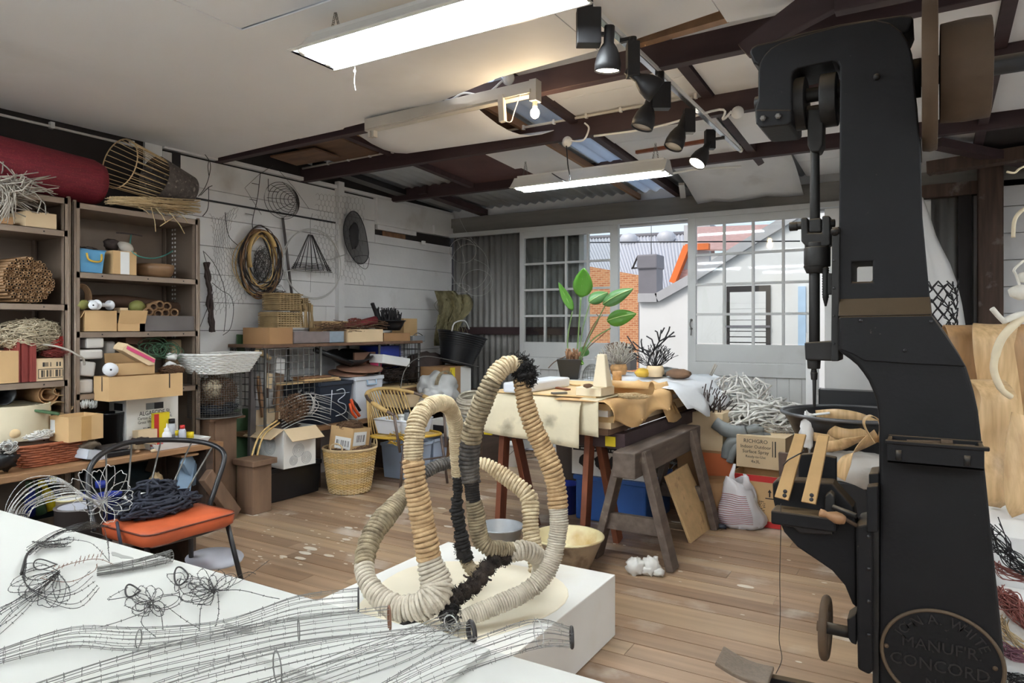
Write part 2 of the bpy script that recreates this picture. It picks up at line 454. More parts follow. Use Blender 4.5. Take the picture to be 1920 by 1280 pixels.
def spline(pts,n=8,closed=False):
    pts = [Vector(p) for p in pts];m = len(pts);o = []
    rng = range(m) if closed else range(m-1)
    for i in rng:
        p0 = pts[(i-1) % m] if (closed or i > 0) else pts[i];p1 = pts[i];p2 = pts[(i+1) % m]
        p3 = pts[(i+2) % m] if (closed or i+2 < m) else p2
        for k in range(n):
            t = k/n
            o.append(0.5*((2*p1)+(p2-p0)*t+(2*p0-5*p1+4*p2-p3)*t*t+(3*p1-p0-3*p2+p3)*t ** 3))
    if not closed: o.append(pts[-1])
    return o
def ring(c,r,axis=(0,0,1),n=28,r2=None):
    c = Vector(c);x,y = frame_of(Vector(axis));r2 = r if r2 is None else r2
    return [c+x*(r*cos(2*pi*i/n))+y*(r2*sin(2*pi*i/n)) for i in range(n)]
def rnd(a,b): return random.uniform(a,b)
def tangle(mb,c,size,count,r,n=4,seg=9,wob=1.0,seed=None):
    """loose heap of bent strands inside an ellipsoid"""
    if seed is not None: random.seed(seed)
    c = Vector(c);S = Vector(size)
    for _ in range(count):
        p = Vector((rnd(-1,1),rnd(-1,1),rnd(-1,1)))
        if p.length > 1: p.normalize()
        d = Vector((rnd(-1,1),rnd(-1,1),rnd(-.6,.6))).normalized();pts = []
        for k in range(seg):
            pts.append(c+Vector((p.x*S.x,p.y*S.y,p.z*S.z)))
            p = p+d*0.28
            d = (d+Vector((rnd(-1,1),rnd(-1,1),rnd(-1,1)))*0.55*wob).normalized()
            if p.length > 1: p = p.normalized()*rnd(.75,1.1);d = (d-p*rnd(.5,1.4)).normalized()
        mb.tube(pts,r,n)
    return mb
# ================================================================== the room shell
XL,YB = -4.637,6.4            # inner faces of the left wall and the back wall
XR,YF = 3.2,-3.2              # unseen right wall and front side
HZ = 2.56
def roof_z(y): return 2.585+0.055*(YB-y)
mat('paint_splash',s(222,214,200),0.6,var=0.05)
fl = MB();fl.box((XL-.1,YF,-0.12),(XR,YB+.1,-0.022))
FLOOR = fl.build('floor','dark_wood',kind='structure')
random.seed(3)
PW = 0.118
for i in range(62):
    y0 = -0.6+i*PW
    if y0+PW > YB: break
    cuts = [XL,rnd(-3.4,-1.9),rnd(-1.2,0.4),rnd(0.9,2.0),XR]
    for j in range(4):
        z1 = rnd(-0.003,0.0)
        mb = MB().box((cuts[j]+.001,y0+.0025,-0.022),(cuts[j+1]-.001,y0+PW-.0025,z1))
        mb.build('plank',random.choice(['floor_wood','floor_wood','floor_wood_b','floor_wood_c']),FLOOR)
random.seed(77);spl = MB()
for k in range(120):
    near = k < 70;c = PZ(rnd(470,700),rnd(955,1060),.0005) if near else V(rnd(-3.4,0),rnd(2.8,5.2),.0005)
    r = rnd(.004,.012) if k % 7 else rnd(.02,.045)
    spl.prism([c+V(r*(1.4+.7*mnoise.noise(V(3*cos(a),3*sin(a),k)))*cos(a),r*.6*sin(a),0) for a in [2*pi*i/9 for i in range(9)]],(0,0,.0012))
spl.build('paint_splashes','paint_splash',FLOOR).ob['kind'] = 'stuff'
# ---- left wall: backing, white boards beyond the shelves, dark lining behind the shelves
wl = MB();wl.box((XL-.12,YF,0),(XL-.022,4.15,3.1));wl.box((XL-.12,4.15,0),(XL-.022,YB+.1,2.75))
WL = wl.build('wall_left','dark_void',kind='structure')
BH = 0.212
y_s = 2.93
for i in range(12):
    z0 = 0.0+i*BH;z1 = min(z0+BH-.004,HZ)
    if z0 > 2.5: break
    if 2.05 < z0 < 2.3:
        MB().box((XL-.022,y_s,z0),(XL+rnd(-.002,.002),5.12,z1)).build('board','wall_white',WL)
        if z0 < 2.2: MB().box((XL-.022,5.124,z0),(XL+rnd(-.002,.002),YB,min(z1,2.2))).build('board','wall_white',WL)
    else:
        seam = rnd(4.2,4.8)
        for a,b in ((y_s,seam),(seam+.002,YB)):
            MB().box((XL-.022,a,z0),(XL+rnd(-.003,.003),b,z1)).build('board','wall_white',WL)
MB().box((XL-.02,5.12,2.30),(XL+.035,YB,HZ)).build('board','wall_white',WL,bevel=.004)
MB().box((XL-.02,5.15,2.255),(XL+.012,5.75,2.30)).build('offcut','wall_white',WL)
MB().box((XL-.021,5.25,2.2),(XL-.012,5.6,2.25)).build('offcut','plywood',WL)
MB().box((XL,6.0,2.3),(XL+.06,YB-.01,2.40)).build('offcut','wall_white',WL)
# dark lining above and behind the shelving
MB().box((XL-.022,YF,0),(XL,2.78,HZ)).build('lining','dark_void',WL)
MB().box((XL-.02,2.80,0),(XL+.004,2.925,HZ+.04)).build('post','wall_white',WL)
MB().box((XL-.02,3.0,2.33),(XL+.012,3.06,2.55)).build('strap','black_paint',WL)
MB().bar((XL+.006,2.95,2.245),(XL+.006,4.62,2.245),.01,.014).build('rail','black_paint',WL)
pb = PX(633,590,XL)
MB().box((XL,pb.y-.035,0.6),(XL+.05,pb.y+.035,2.62)).build('batten','wall_white',WL)
# top plate
MB().bar((XL-.02,y_s,HZ+.012),(XL-.02,YB,HZ+.012),.09,.03).build('plate','wall_white',WL)
# white conduit over the dark lining
cd_ = thing('conduit','white electrical conduit run along the dark wall above the shelving','conduit',(XL+.01,2.0,2.53))
MB().tube([(XL+.018,-1.0,2.545),(XL+.018,2.78,2.525)],.0085,8).build('pipe','white_paint',cd_)
for yy in (1.0,1.86,2.2,2.7): MB().box((XL,yy-.012,2.518),(XL+.03,yy+.012,2.556)).build('clip','white_paint',cd_)
# ---- right wall and front wall (never in view): the front has a wide opening added to let daylight in
MB().box((XR,YF,0),(XR+.1,YB+.1,3.2)).build('wall_right','wall_white',kind='structure')
fw = MB();fw.box((XL,YF-.1,0),(-3.2,YF,3.2));fw.box((2.2,YF-.1,0),(XR,YF,3.2));fw.box((-3.2,YF-.1,2.45),(2.2,YF,3.2));fw.box((-3.2,YF-.1,0),(2.2,YF,.7))
fw.build('wall_front','wall_white',kind='structure')
# ---- corrugated sheets
def corrugated(mb,a,b,up,pitch=.076,amp=.011,th=.0015,per=8):
    """sheet spanning a->b (across the ribs) and extruded by vector up"""
    a = Vector(a);b = Vector(b);up = Vector(up);L = (b-a).length;d = (b-a)/L;nrm = d.cross(up).normalized()
    n = max(4,int(L/pitch*per));rows = []
    for k in range(2):
        rows.append([a+d*(L*i/n)+up*k+nrm*(amp*cos(2*pi*(L*i/n)/pitch)) for i in range(n+1)])
    mb.sheet(rows,th);return mb
wb = MB()
wb.box((-0.62,YB,0),(XR+.1,YB+.12,2.7))
wb.box((XL-.1,YB+.04,2.36),(-0.62,YB+.12,2.7))
WB = wb.build('wall_back','wall_white',kind='structure')
for k,(a,b) in enumerate(((XL,-3.86),(-3.87,-3.02))):
    corrugated(MB(),(b,YB+.03,0),(a,YB+.03,0),(0,0,2.4)).build('iron_sheet','iron_wall',WB)
MB().box((XL,YB-.03,1.215),(-3.02,YB+.015,1.295)).build('girt','joist',WB)
MB().box((-3.04,YB-.01,0),(-2.985,YB+.12,2.36)).build('jamb','grey_door',WB)
MB().box((XL,YB-.06,2.345),(XR,YB+.04,2.51)).build('header','beam_grey',WB,bevel=.004)
MB().box((-3.0,YB+.0,2.28),(-0.6,YB+.1,2.345)).build('lintel','grey_door',WB)
MB().box((XL+.05,YB-.12,2.29),(-.6,YB-.065,2.335)).build('door_track','grey_door',WB)
MB().box((-3.02,YB-.02,-.01),(-.8,YB+.14,.012)).build('sill','grey_door',WB)
# right end of the back wall: corrugated strip, dark stud, rough post, pale blocks
corrugated(MB(),(.30,YB-.02,.0),(.02,YB-.02,0),(0,0,2.33),.085,.012).build('iron_sheet','iron_wall',WB)
MB().box((.20,YB-.10,0),(.285,YB-.03,2.34)).build('stud','dark_void',WB)
MB().box((.32,YB-.2,0),(.475,YB-.03,2.62)).build('post','old_post',WB,bevel=.008)
MB().box((-.1,YB-.12,2.30),(.34,YB-.03,2.40)).build('wall_plate','old_post',WB)
random.seed(11)
for r_ in range(12):
    for c_ in range(4):
        x0 = .478+c_*.40-(.2 if r_ % 2 else 0);z0 = r_*.2
        lo = max(x0,.478)
        MB().box((lo,YB-.06,z0),(x0+.394,YB-.03+rnd(-.006,.004),z0+.194)).build('block','wall_white',WB)
# ---- doors
def make_door(idx,x0,x1,yf):
    """sliding door of 16 panes above boarded panel; yf = front face"""
    d = MB();W = x1-x0;th = .045;st = .055
    z_top,z_bot = 2.29,0.03
    gz0,gz1 = 1.14,2.22;gx0,gx1 = x0+st,x1-(.085 if idx == 1 else st)
    if idx == 2: gx0,gx1 = x0+.075,x1-.03
    ref = thing('door_%d' % idx,'','',((x0+x1)/2,yf,z_bot));del ref.ob['label'];del ref.ob['category'];ref.ob['kind'] = 'structure'
    B = lambda nm,a,b,m='grey_door',bv=.003: MB().box(a,b).build(nm,m,ref,bevel=bv)
    B('stile',(x0,yf,z_bot),(gx0,yf+th,z_top));B('stile',(gx1,yf,z_bot),(x1,yf+th,z_top))
    B('top_rail',(gx0,yf+.001,gz1),(gx1,yf+th-.001,z_top))
    B('middle_rail',(gx0,yf+.001,.985),(gx1,yf+th-.001,gz0))
    B('panel_rail',(x0+.03,yf-.012,.86),(x1-.03,yf+.012,.975))
    nb = 10
    for i in range(nb):
        a = gx0+(gx1-gx0)*i/nb;b = gx0+(gx1-gx0)*(i+1)/nb
        B('board',(a+.0015,yf+.006,.1),(b-.0015,yf+.03,.99),bv=0)
    B('bottom_rail',(gx0,yf,z_bot),(gx1,yf+th,.14))
    mw = .022
    for i in range(1,4):
        x = gx0+(gx1-gx0)*i/4;B('glazing_bar',(x-mw/2,yf+.006,gz0),(x+mw/2,yf+th-.006,gz1),bv=.002)
        z = gz0+(gz1-gz0)*i/4;B('glazing_bar',(gx0,yf+.008,z-mw/2),(gx1,yf+th-.008,z+mw/2),bv=.002)
    for i in range(4):
        for j in range(4):
            a = gx0+(gx1-gx0)*i/4;b = gx0+(gx1-gx0)*(i+1)/4
            c = gz0+(gz1-gz0)*j/4;e = gz0+(gz1-gz0)*(j+1)/4
            MB().box((a+mw/2,yf+th/2-.0015,c+mw/2),(b-mw/2,yf+th/2+.0015,e-mw/2)).build('pane','window_glass',ref)
    if idx == 2:
        for zz in (1.36,1.28):
            MB().lathe([(0,0),(.012,0),(.012,.012),(0,.014)],(x0+.035,yf,zz),10,(0,-1,0)).build('latch_stud','steel_grey',ref)
        MB().tube(spline([(x0+.035,yf-.012,1.36),(x0+.03,yf-.03,1.32),(x0+.04,yf-.025,1.27),(x0+.035,yf-.02,1.22)],5),.006,6).build('handle','steel_grey',ref)
    return ref
make_door(1,-3.68,-2.573,YB-.115)
make_door(2,-1.891,-.785,YB-.115)
# tall white board against the wall beside the right door (seen behind the machine)
tb = thing('wall_panel','tall plain white board leaning on the back wall behind the iron machine','board',(-.35,YB-.1,0))
MB().box((-.74,YB-.10,.0),(.02,YB-.075,2.28)).build('board','white_paint',tb,bevel=.003)
# ================================================================== roof and ceiling
mat('purlin',s(92,62,60),0.65,var=0.2,scale=4)
rf = MB()
for a,b in ((XL-.15,-2.36),(-2.04,XR+.1)):
    corrugated(rf,(a,YB+.3,roof_z(YB+.3)+.03),(b,YB+.3,roof_z(YB+.3)+.03),(0,-10.2,.055*10.2),.11,.014)
rf.box((-2.36,YF-.2,roof_z(YF)+.13),(-2.04,3.3,roof_z(YF)+.14))
ROOF = rf.build('ceiling','iron_roof',kind='structure')
MATS['skylight'] = mat('skylight',s(214,226,240),0.4,var=0.04,trans=0.6)
corrugated(MB(),(-2.36,YB+.3,roof_z(YB+.3)+.03),(-2.04,YB+.3,roof_z(YB+.3)+.03),(0,-3.2,.055*3.2),.11,.014).build('skylight_sheet','skylight',ROOF)
# joists
J = [(3.36,3.08),(4.20,4.05),(5.34,5.30)]
for y0,y1 in J:
    MB().bar((XL-.02,y0+.03,2.61),(XR,y1+.03,2.61),.06,.12).build('joist','joist',ROOF,bevel=.003)
# rafters resting along the slope
def rafter(x,y0,y1,w=.055,h=.07,m='joist',dz=-.03):
    MB().bar((x,y0,roof_z(y0)+dz),(x,y1,roof_z(y1)+dz),w,h).build('rafter',m,ROOF)
rafter(-2.01,3.2,6.4);rafter(-2.40,3.4,6.4,.03,.05,'mid_wood');rafter(-3.62,3.4,5.3);rafter(-1.12,3.2,6.4,.06,.05);rafter(.30,3.2,6.4)
rafter(-4.2,5.3,6.4,.1,.06);rafter(-4.45,4.2,5.3,.12,.05,'black_paint')
# near ceiling sheets under the joists
def ceil_sheet(poly,z=2.57,th=.006,m='ceil_white',nm='ceiling_sheet'):
    MB().prism([V(x,y,z) for x,y in poly][::-1],(0,0,th)).build(nm,m,ROOF)
ceil_sheet([(XL+.002,YF),(-3.65,YF),(-3.65,3.285),(-4.62,3.345),(XL+.002,3.34)],2.572)
ceil_sheet([(-3.647,YF),(-2.523,YF),(-2.523,3.19),(-3.2,3.25),(-3.23,3.27),(-3.647,3.285)],2.570)
ceil_sheet([(-2.520,YF),(-1.30,YF),(-1.30,1.945),(-2.520,1.945)],2.574)
ceil_sheet([(-2.520,1.95),(-1.30,1.95),(-1.30,2.93),(-1.87,2.99),(-2.520,3.19)],2.566)
ceil_sheet([(-1.297,YF),(-.722,YF),(-.722,2.82),(-1.12,2.91),(-1.297,2.925)],2.568)
ceil_sheet([(-.72,YF),(.6,YF),(.6,2.99),(-.72,2.95)],2.571)
ceil_sheet([(.603,YF),(XR,YF),(XR,2.98),(.603,2.99)],2.571)
# brown boards showing beyond the near sheets
def slab(x0,x1,y0,y1,dz,m,nm='ceiling_board',th=.012):
    mb = MB();a = [(x0,y0),(x1,y0),(x1,y1),(x0,y1)]
    mb.prism([V(x,y,roof_z(y)+dz) for x,y in a][::-1],(0,0,th));return mb.build(nm,m,ROOF)
slab(-1.14,-.72,2.84,3.2,-.02,'plywood')
MB().bar((-1.13,3.0,2.60),(-.72,2.94,2.60),.05,.05).build('batten','mid_wood',ROOF)
# bay one (first to second joist)
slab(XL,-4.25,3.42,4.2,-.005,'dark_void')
slab(-4.22,-3.72,3.55,4.18,-.045,'old_ply');slab(-4.5,-4.0,3.75,4.02,-.08,'old_ply')
slab(-3.66,-3.12,3.3,4.2,-.03,'plywood');slab(-3.12,-2.42,3.3,4.2,-.02,'old_ply')
slab(-2.0,-1.15,3.2,3.80,-.035,'ceil_white','ceiling_sheet',.006);slab(-2.0,-1.15,3.82,4.25,-.03,'ceil_white','ceiling_sheet',.006)
slab(-1.08,.27,3.1,4.25,-.04,'ceil_white','ceiling_sheet',.006);slab(.33,1.6,3.1,4.2,-.04,'ceil_white','ceiling_sheet',.006)
slab(1.61,XR,3.1,5.3,-.04,'ceil_white','ceiling_sheet',.006)
rows = []
for i in range(9):
    t = i/8;y = 3.42+t*.74
    z = 2.69-.155*sin(pi*(.12+.80*t)) ** 1.2
    rows.append([V(x+.0*t,y+.06*(x+3.3),z) for x in [-3.34+.20*t+(0.98+.02*t)*k/6 for k in range(7)]])
MB().sheet(rows[::-1],.004).build('sagging_sheet','ceil_white',ROOF)
# bay two (second to third joist)
slab(-3.60,-2.95,4.25,5.35,-.02,'purlin');slab(-3.0,-2.42,4.25,5.05,-.025,'ceil_white','ceiling_sheet',.006)
slab(-2.95,-2.43,4.6,5.35,-.015,'ceil_white','ceiling_sheet',.006)
slab(-2.95,-2.43,4.25,5.3,-.018,'ceil_white','ceiling_sheet',.006);slab(-1.97,-1.18,4.2,4.74,-.035,'ceil_white','ceiling_sheet',.006);slab(-1.97,-1.18,4.76,5.32,-.03,'ceil_white','ceiling_sheet',.006)
slab(-1.08,-.42,4.15,5.05,-.075,'ceil_white','ceiling_sheet',.006);slab(-.40,.27,4.15,5.2,-.03,'ceil_white','ceiling_sheet',.006);slab(.33,1.6,4.15,5.2,-.03,'ceil_white','ceiling_sheet',.006)
MB().bar((-1.9,5.0,2.625),(-1.35,4.95,2.625),.03,.03).build('batten','red_wood',ROOF)
# bay three (third joist to back wall)
rows = []
for i in range(10):
    t = i/9;y = 5.36+t*.93;z = 2.60-.05*t-.15*t ** 2.2
    if t > .85: z += .02*(t-.85)/.15
    rows.append([V(-1.80+(.90)*k/6+.03*(1-t),y,z+.012*sin(2*k)) for k in range(7)])
MB().sheet(rows[::-1],.004).build('sagging_sheet','wall_white',ROOF)
for i in range(3):
    for j in range(2):
        slab(-.88+i*.42,-.47+i*.42,5.38+j*.47,5.84+j*.47,-.02,'ceil_white','ceiling_sheet',.006)
MB().bar((-1.86,6.0,2.555),(-1.95,6.34,2.50),.05,.02).build('offcut','white_paint',ROOF)
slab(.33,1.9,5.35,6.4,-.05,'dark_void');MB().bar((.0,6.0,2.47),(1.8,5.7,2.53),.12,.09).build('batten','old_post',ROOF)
MB().bar((.05,5.6,2.56),(.9,6.3,2.40),.1,.06).build('batten','joist',ROOF)
# conduit clipped along the second joist, with round junction boxes
cj = thing('conduit','thin white conduit clipped along the joist under the bent ceiling sheet','conduit',(-2.5,4.1,2.66))
pts = [(XL+.02,4.19,2.66),(-3.2,4.145,2.665),(-2.0,4.11,2.665),(-1.2,4.085,2.665)]
MB().tube(pts,.009,8).build('pipe','fixture_old',cj)
for k in range(14):
    x = -4.3+k*.24;y = 4.187-(x+4.64)*.0294;MB().box((x-.008,y-.012,2.65),(x+.008,y+.01,2.68)).build('clip','white_paint',cj)
def junction(u,v,y,lab):
    c = PY(u,v,y);j = thing('junction_box',lab,'junction box',c+V(0,0,-.035))
    MB().lathe([(0,0),(.034,0),(.036,.012),(.022,.022),(.016,.034),(0,.036)],c+V(0,.02,0),18,(0,-1,0)).build('cover','white_plastic',j)
    return j,c
j1,c1 = junction(951,146,3.15,'white round junction box on the first joist beside the hanging lamp')
MB().tube(spline([c1+V(-.03,0,-.01),c1+V(-.15,.01,-.06),c1+V(-.3,.03,-.02),c1+V(-.42,.06,-.03),c1+V(-.5,.06,-.0)],6),.006,6).build('cable','white_plastic',j1)
j2,c2_ = junction(1062,265,4.06,'white round junction box with looped cable on the second joist near the bulb')
MB().tube(spline([c2_+V(.03,0,0),c2_+V(.12,.0,-.01),c2_+V(.16,.0,.06),c2_+V(.13,0,.1)],6),.006,6).build('cable','white_plastic',j2)
MB().tube(spline([c2_+V(0,0,-.03),c2_+V(-.04,.1,-.12),c2_+V(-.12,.28,-.2),PZ(1035,325,2.44)],6),.004,6).build('cord','black_plastic',j2)
j3,c3_ = junction(1382,210,4.02,'white round junction box on the second joist beside the iron machine')
MB().tube(spline([c3_+V(-.03,0,.01),c3_+V(-.08,0,-.03),c3_+V(-.1,0,.03),c3_+V(-.5,.02,-.01),c3_+V(-.9,.04,0)],6),.007,6).build('cable','white_plastic',j3)
cl = thing('conduit','thin white conduit clipped along the third joist behind the track lights','conduit',(-1.2,5.25,2.57))
MB().tube([PY(1100,344,5.27),PY(1180,335,5.26),PY(1240,329,5.26),PY(1300,318,5.25),PY(1390,312,5.25)],.009,8).build('pipe','fixture_white',cl)
# ================================================================== outside: yard and neighbours
MB().box((-40,YB+.15,-1.2),(20,60,-1.1)).build('ground','outside_grey',kind='structure')
NY = 9.2
nb_ = thing('neighbour_house','white rendered house with stepped parapet and shuttered window across the yard','house',(-1.5,NY,-1.1))
poly = [PY(1199,640,NY),PY(1199,565,NY),PY(1234,565,NY),PY(1297,530,NY),PY(1400,466,NY),PY(1470,424,NY),PY(1600,345,NY)]
wall_poly = [V(p.x,NY,p.z) for p in poly]+[V(3.0,NY,3.3),V(3.0,NY,-1.1),V(poly[0].x,NY,-1.1)]
MB().prism(wall_poly,(0,1.2,0)).build('wall','outside_white',nb_)
cop = MB()
for a,b in zip(poly[1:-1],poly[2:]): cop.bar(V(a.x,NY+.1,a.z+.05),V(b.x,NY+.1,b.z+.05),.34,.12)
cop.build('coping','outside_trim',nb_)
w0,w1 = PY(1363,545,NY),PY(1444,652,NY)
def obox(nm,u0,v0,u1,v1,y0,y1,m,par):
    a = PY(u0,v0,NY);b = PY(u1,v1,NY)
    return MB().box((a.x,y0,b.z),(b.x,y1,a.z)).build(nm,m,par)
frm = obox('window',1363,537,1445,700,NY-.03,NY+.0,'dark_void',nb_)
for i in range(11):
    v0 = 548+i*10.5
    obox('slat',1370,v0,1437,v0+9.2,NY-.045,NY-.03,'outside_white',frm)
obox('window_rail',1363,610,1445,614,NY-.055,NY-.03,'outside_grey',frm)
obox('downpipe_shadow',1497,537,1511,700,NY-.03,NY,'pale_blue',nb_)  # shadow of a downpipe put in as a pale blue strip
# brick building with the metal flue, beyond
BY = 26.0
bb = thing('brick_building','orange brick wall of a neighbouring building beside the grey flue','building',PY(1183,640,BY))
bp_ = [PY(1080,495,BY),PY(1172,512,BY),PY(1200,520,BY)]
MB().prism([V(bp_[0].x,BY,-1.1),V(bp_[2].x+.4,BY,-1.1),V(bp_[2].x+.4,BY,bp_[2].z),V(bp_[0].x,BY,bp_[0].z)],(0,.6,0)).build('wall','far_brick',bb)
FY = 9.8
fu = thing('flue','square grey metal flue with a capped top above the parapet','flue',PY(1215,545,FY))
a,b = PY(1197,500,FY),PY(1231,552,FY)
MB().box((a.x,FY,-1.0),(b.x,FY+.28,a.z)).build('shaft','outside_grey',fu)
a2,b2 = PY(1195,478,FY),PY(1233,503,FY)
MB().box((a2.x,FY-.03,b2.z),(b2.x,FY+.31,a2.z)).build('cap','outside_grey',fu,bevel=.02)
MB().bar(PY(1186,503,FY),PY(1196,480,FY),.02,.02).build('bracket','dark_void',fu)
MB().bar(PY(1184,503,FY),PY(1196,502,FY),.02,.02).build('bracket','dark_void',fu)
# metal roofed house: sloping roof seen face on
RY0,RY1 = 29.0,40.0
mh = thing('metal_roofed_house','pale corrugated metal roof with two round vents on its ridge','roof',(-9.0,RY0,-1.0))
e0,e1 = PY(1060,540,RY0),PY(1330,560,RY0);g0,g1 = PY(1000,452,RY1),PY(1330,437,RY1)
def roofpt(fx,fy): return (e0.lerp(e1,fx)).lerp(g0.lerp(g1,fx),fy)
rows = []
NR = 110
for j in range(2):
    rows.append([roofpt(i/NR,j)+V(0,0,.05*(1 if i % 2 else -1)) for i in range(NR+1)])
MB().sheet(rows[::-1],.01,smooth=False).build('roof','zinc_roof',mh)
MB().prism([V(e0.x,RY0+.1,-1),V(e1.x,RY0+.1,-1),V(e1.x,RY0+.1,e1.z),V(e0.x,RY0+.1,e0.z)],(0,.2,0)).build('wall','outside_white',mh)
MB().tube([g0+V(0,0,.05),g1+V(0,0,.05)],.14,6).build('ridge_cap','outside_grey',mh)
for u,v in ((1179,449),(1249,445)):
    c = PY(u,v,RY1-1.5)
    MB().lathe([(0,-.5),(.3,-.45),(.5,-.12),(.52,.12),(.38,.3),(0,.4)],c,16).build('vent','zinc_roof',mh)
CHY = 34.0;ch = PY(1292,450,CHY)
cm = thing('chimney','brown brick chimney with a pale pot rising beside the metal roof','chimney',(ch.x,CHY,0))
MB().box((ch.x-.2,CHY,1.0),(ch.x+1.0,CHY+1,ch.z-.3)).build('stack','red_wood',cm)
MB().box((ch.x-.3,CHY-.1,ch.z-.3),(ch.x+1.1,CHY+1.1,ch.z-.1)).build('course','outside_trim',cm)
MB().box((ch.x-.25,CHY-.05,ch.z-.1),(ch.x+1.05,CHY+1.05,ch.z+.75)).build('pot','outside_trim',cm)
DY = 22.0
dm = thing('dormer','orange trimmed gable end with red tiles over the white parapet','gable',PY(1280,540,DY))
MB().bar(PY(1262,530,DY),PY(1289,462,DY),.20,.26,(0,1,0)).build('barge_board','orange_paint',dm)
MB().bar(PY(1286,464,DY),PY(1330,462,DY),.2,.2,(0,1,0)).build('barge_board','orange_paint',dm)
MB().box((PY(1285,560,DY).x,DY+.15,-1.1),(PY(1340,560,DY).x,DY+.6,PY(1300,530,DY).z)).build('wall','outside_white',dm)
MB().prism([PY(1268,528,DY+.1),PY(1330,528,DY+.1),PY(1330,505,DY+.1),PY(1277,505,DY+.1)],(0,.3,0)).build('tiles','tile_red',dm)
MB().prism([PY(1278,505,DY+.15),PY(1330,505,DY+.15),PY(1330,470,DY+.15),PY(1291,468,DY+.15)],(0,.2,0)).build('glazing','outside_trim',dm)
TY = 24.0
th_ = thing('tiled_house','weathered red tiled roof showing above the white house','roof',PY(1370,480,TY))
MB().sheet([[PY(1300,470,TY),PY(1520,470,TY)],[PY(1300,428,TY+4),PY(1520,420,TY+4)]],.05,False).build('roof','tile_red',th_);MB().box((PY(1300,470,TY).x,TY+.2,-1.1),(PY(1520,470,TY).x,TY+4,PY(1400,470,TY).z)).build('wall','outside_white',th_)
# overhead service wires
ow = thing('service_wire','thin black overhead wire crossing in front of the metal roof','wire',PY(1230,453,8.2))
MB().tube([PY(1040,455,8.2),PY(1230,453.5,8.2),PY(1500,452,8.2)],.008,5).build('cable','black_plastic',ow)
gw = thing('stay_rod','thin upright steel rod rising from the grey flue','rod',PY(1221,480,FY+.1))
MB().tube([PY(1221,478,FY+.1),PY(1221,400,FY+.1)],.006,5).build('rod','steel_grey',gw)
# ================================================================== lamps
def fluoro(x0,x1,y0,y1,z,lab,chain_ends):
    """open twin-tube reflector fitting hung on chains"""
    t = thing('fluorescent_light',lab,'light',((x0+x1)/2,(y0+y1)/2,z),'hanging twin tube lights')
    ym = (y0+y1)/2;hw = (y1-y0)/2
    # folded reflector: channel on top and two sloping wings
    prof = [(-hw,0),(-hw+.012,-.004),(-.05,.055),(-.028,.085),(.028,.085),(.05,.055),(hw-.012,-.004),(hw,0)]
    rows = [[V(x,ym+p[0],z+p[1]) for p in prof] for x in (x0,x1)]
    MB().sheet(rows,.003,False).build('reflector','fixture_white',t)
    MB().box((x0+.02,ym-.028,z+.055),(x1-.02,ym+.028,z+.10)).build('ballast_box','fixture_white',t,bevel=.003)
    for x in (x0,x1):
        poly = [V(x-.004,ym+p[0],z+p[1]+.001) for p in prof]
        MB().prism(poly,(.008,0,0)).build('end_plate','fixture_white',t)
    for s_ in (-1,1):
        yy = ym+s_*hw*.52
        MB().cyl((x0+.03,yy,z+.012),(x1-.03,yy,z+.012),.018,n=14).build('tube','tube_glow',t)
        for x in (x0+.012,x1-.03): MB().cyl((x,yy,z+.012),(x+.02,yy,z+.012),.02,n=12).build('lamp_holder','fixture_old',t)
    for x in chain_ends:
        for dx in (-.02,.02):
            ch = MB();n = 10
            for k in range(n):
                a = V(x+dx*(1-k/n),ym,z+.10+(2.57-z-.10)*k/n)
                b = V(x+dx*(1-(k+1)/n),ym,z+.10+(2.57-z-.10)*(k+1.15)/n)
                w = .005
                d = V(w,0,0) if k % 2 else V(0,w,0)
                ch.tube([a-d,b-d,b+d,a+d],.0013,5,closed=True)
            ch.build('chain','steel_grey',t)
    return t
fluoro(-2.18,-.98,1.90,2.165,2.40,'twin tube light hanging on chains from the near white ceiling sheets',(-2.05,-1.1))
f2 = fluoro(-2.74,-1.53,4.52,4.75,2.36,'twin tube light hanging on chains in front of the corrugated roof',(-2.66,-1.62))
pc = thing('pull_cord','white pull cord hanging under the near tube light','cord',PZ(672,140,2.35))
p = V(-2.07,2.163,2.402)
MB().tube(spline([p,p+V(.002,0,-.03),p+V(-.002,0,-.07),p+V(.005,0,-.11)],4),.0014,5).build('string','wire_white',pc)
MB().lathe([(0,.012),(.005,.008),(.006,0),(0,-.004)],p+V(0,0,-.03),8).build('bead','white_plastic',pc)
# extra fittings added out of view, behind and beside the camera, to brighten the room
fluoro(-2.9,-1.7,-.9,-.635,2.40,'added unseen twin tube light brightening the front of the workshop',(-2.8,-1.8))
fluoro(.5,1.7,-.9,-.635,2.40,'added unseen twin tube light brightening the front side corner',(.6,1.6))
fluoro(-2.9,-1.7,-2.2,-1.935,2.40,'added unseen twin tube light beside the added daylight opening',(-2.8,-1.8))
fluoro(.5,1.7,-2.2,-1.935,2.40,'added unseen twin tube light by the corner of the added daylight opening',(.6,1.6))
fluoro(-4.2,-3.0,.45,.715,2.40,'added unseen twin tube light brightening the shelving end',(-4.1,-3.1))
fluoro(-4.2,-3.0,-.9,-.635,2.40,'added unseen twin tube light brightening the front left corner',(-4.1,-3.1))
fluoro(1.5,2.7,1.0,1.265,2.40,'added unseen twin tube light brightening the side bay',(1.6,2.6))
fluoro(1.5,2.7,3.4,3.665,2.36,'added unseen twin tube light brightening the far side bay',(1.6,2.6))
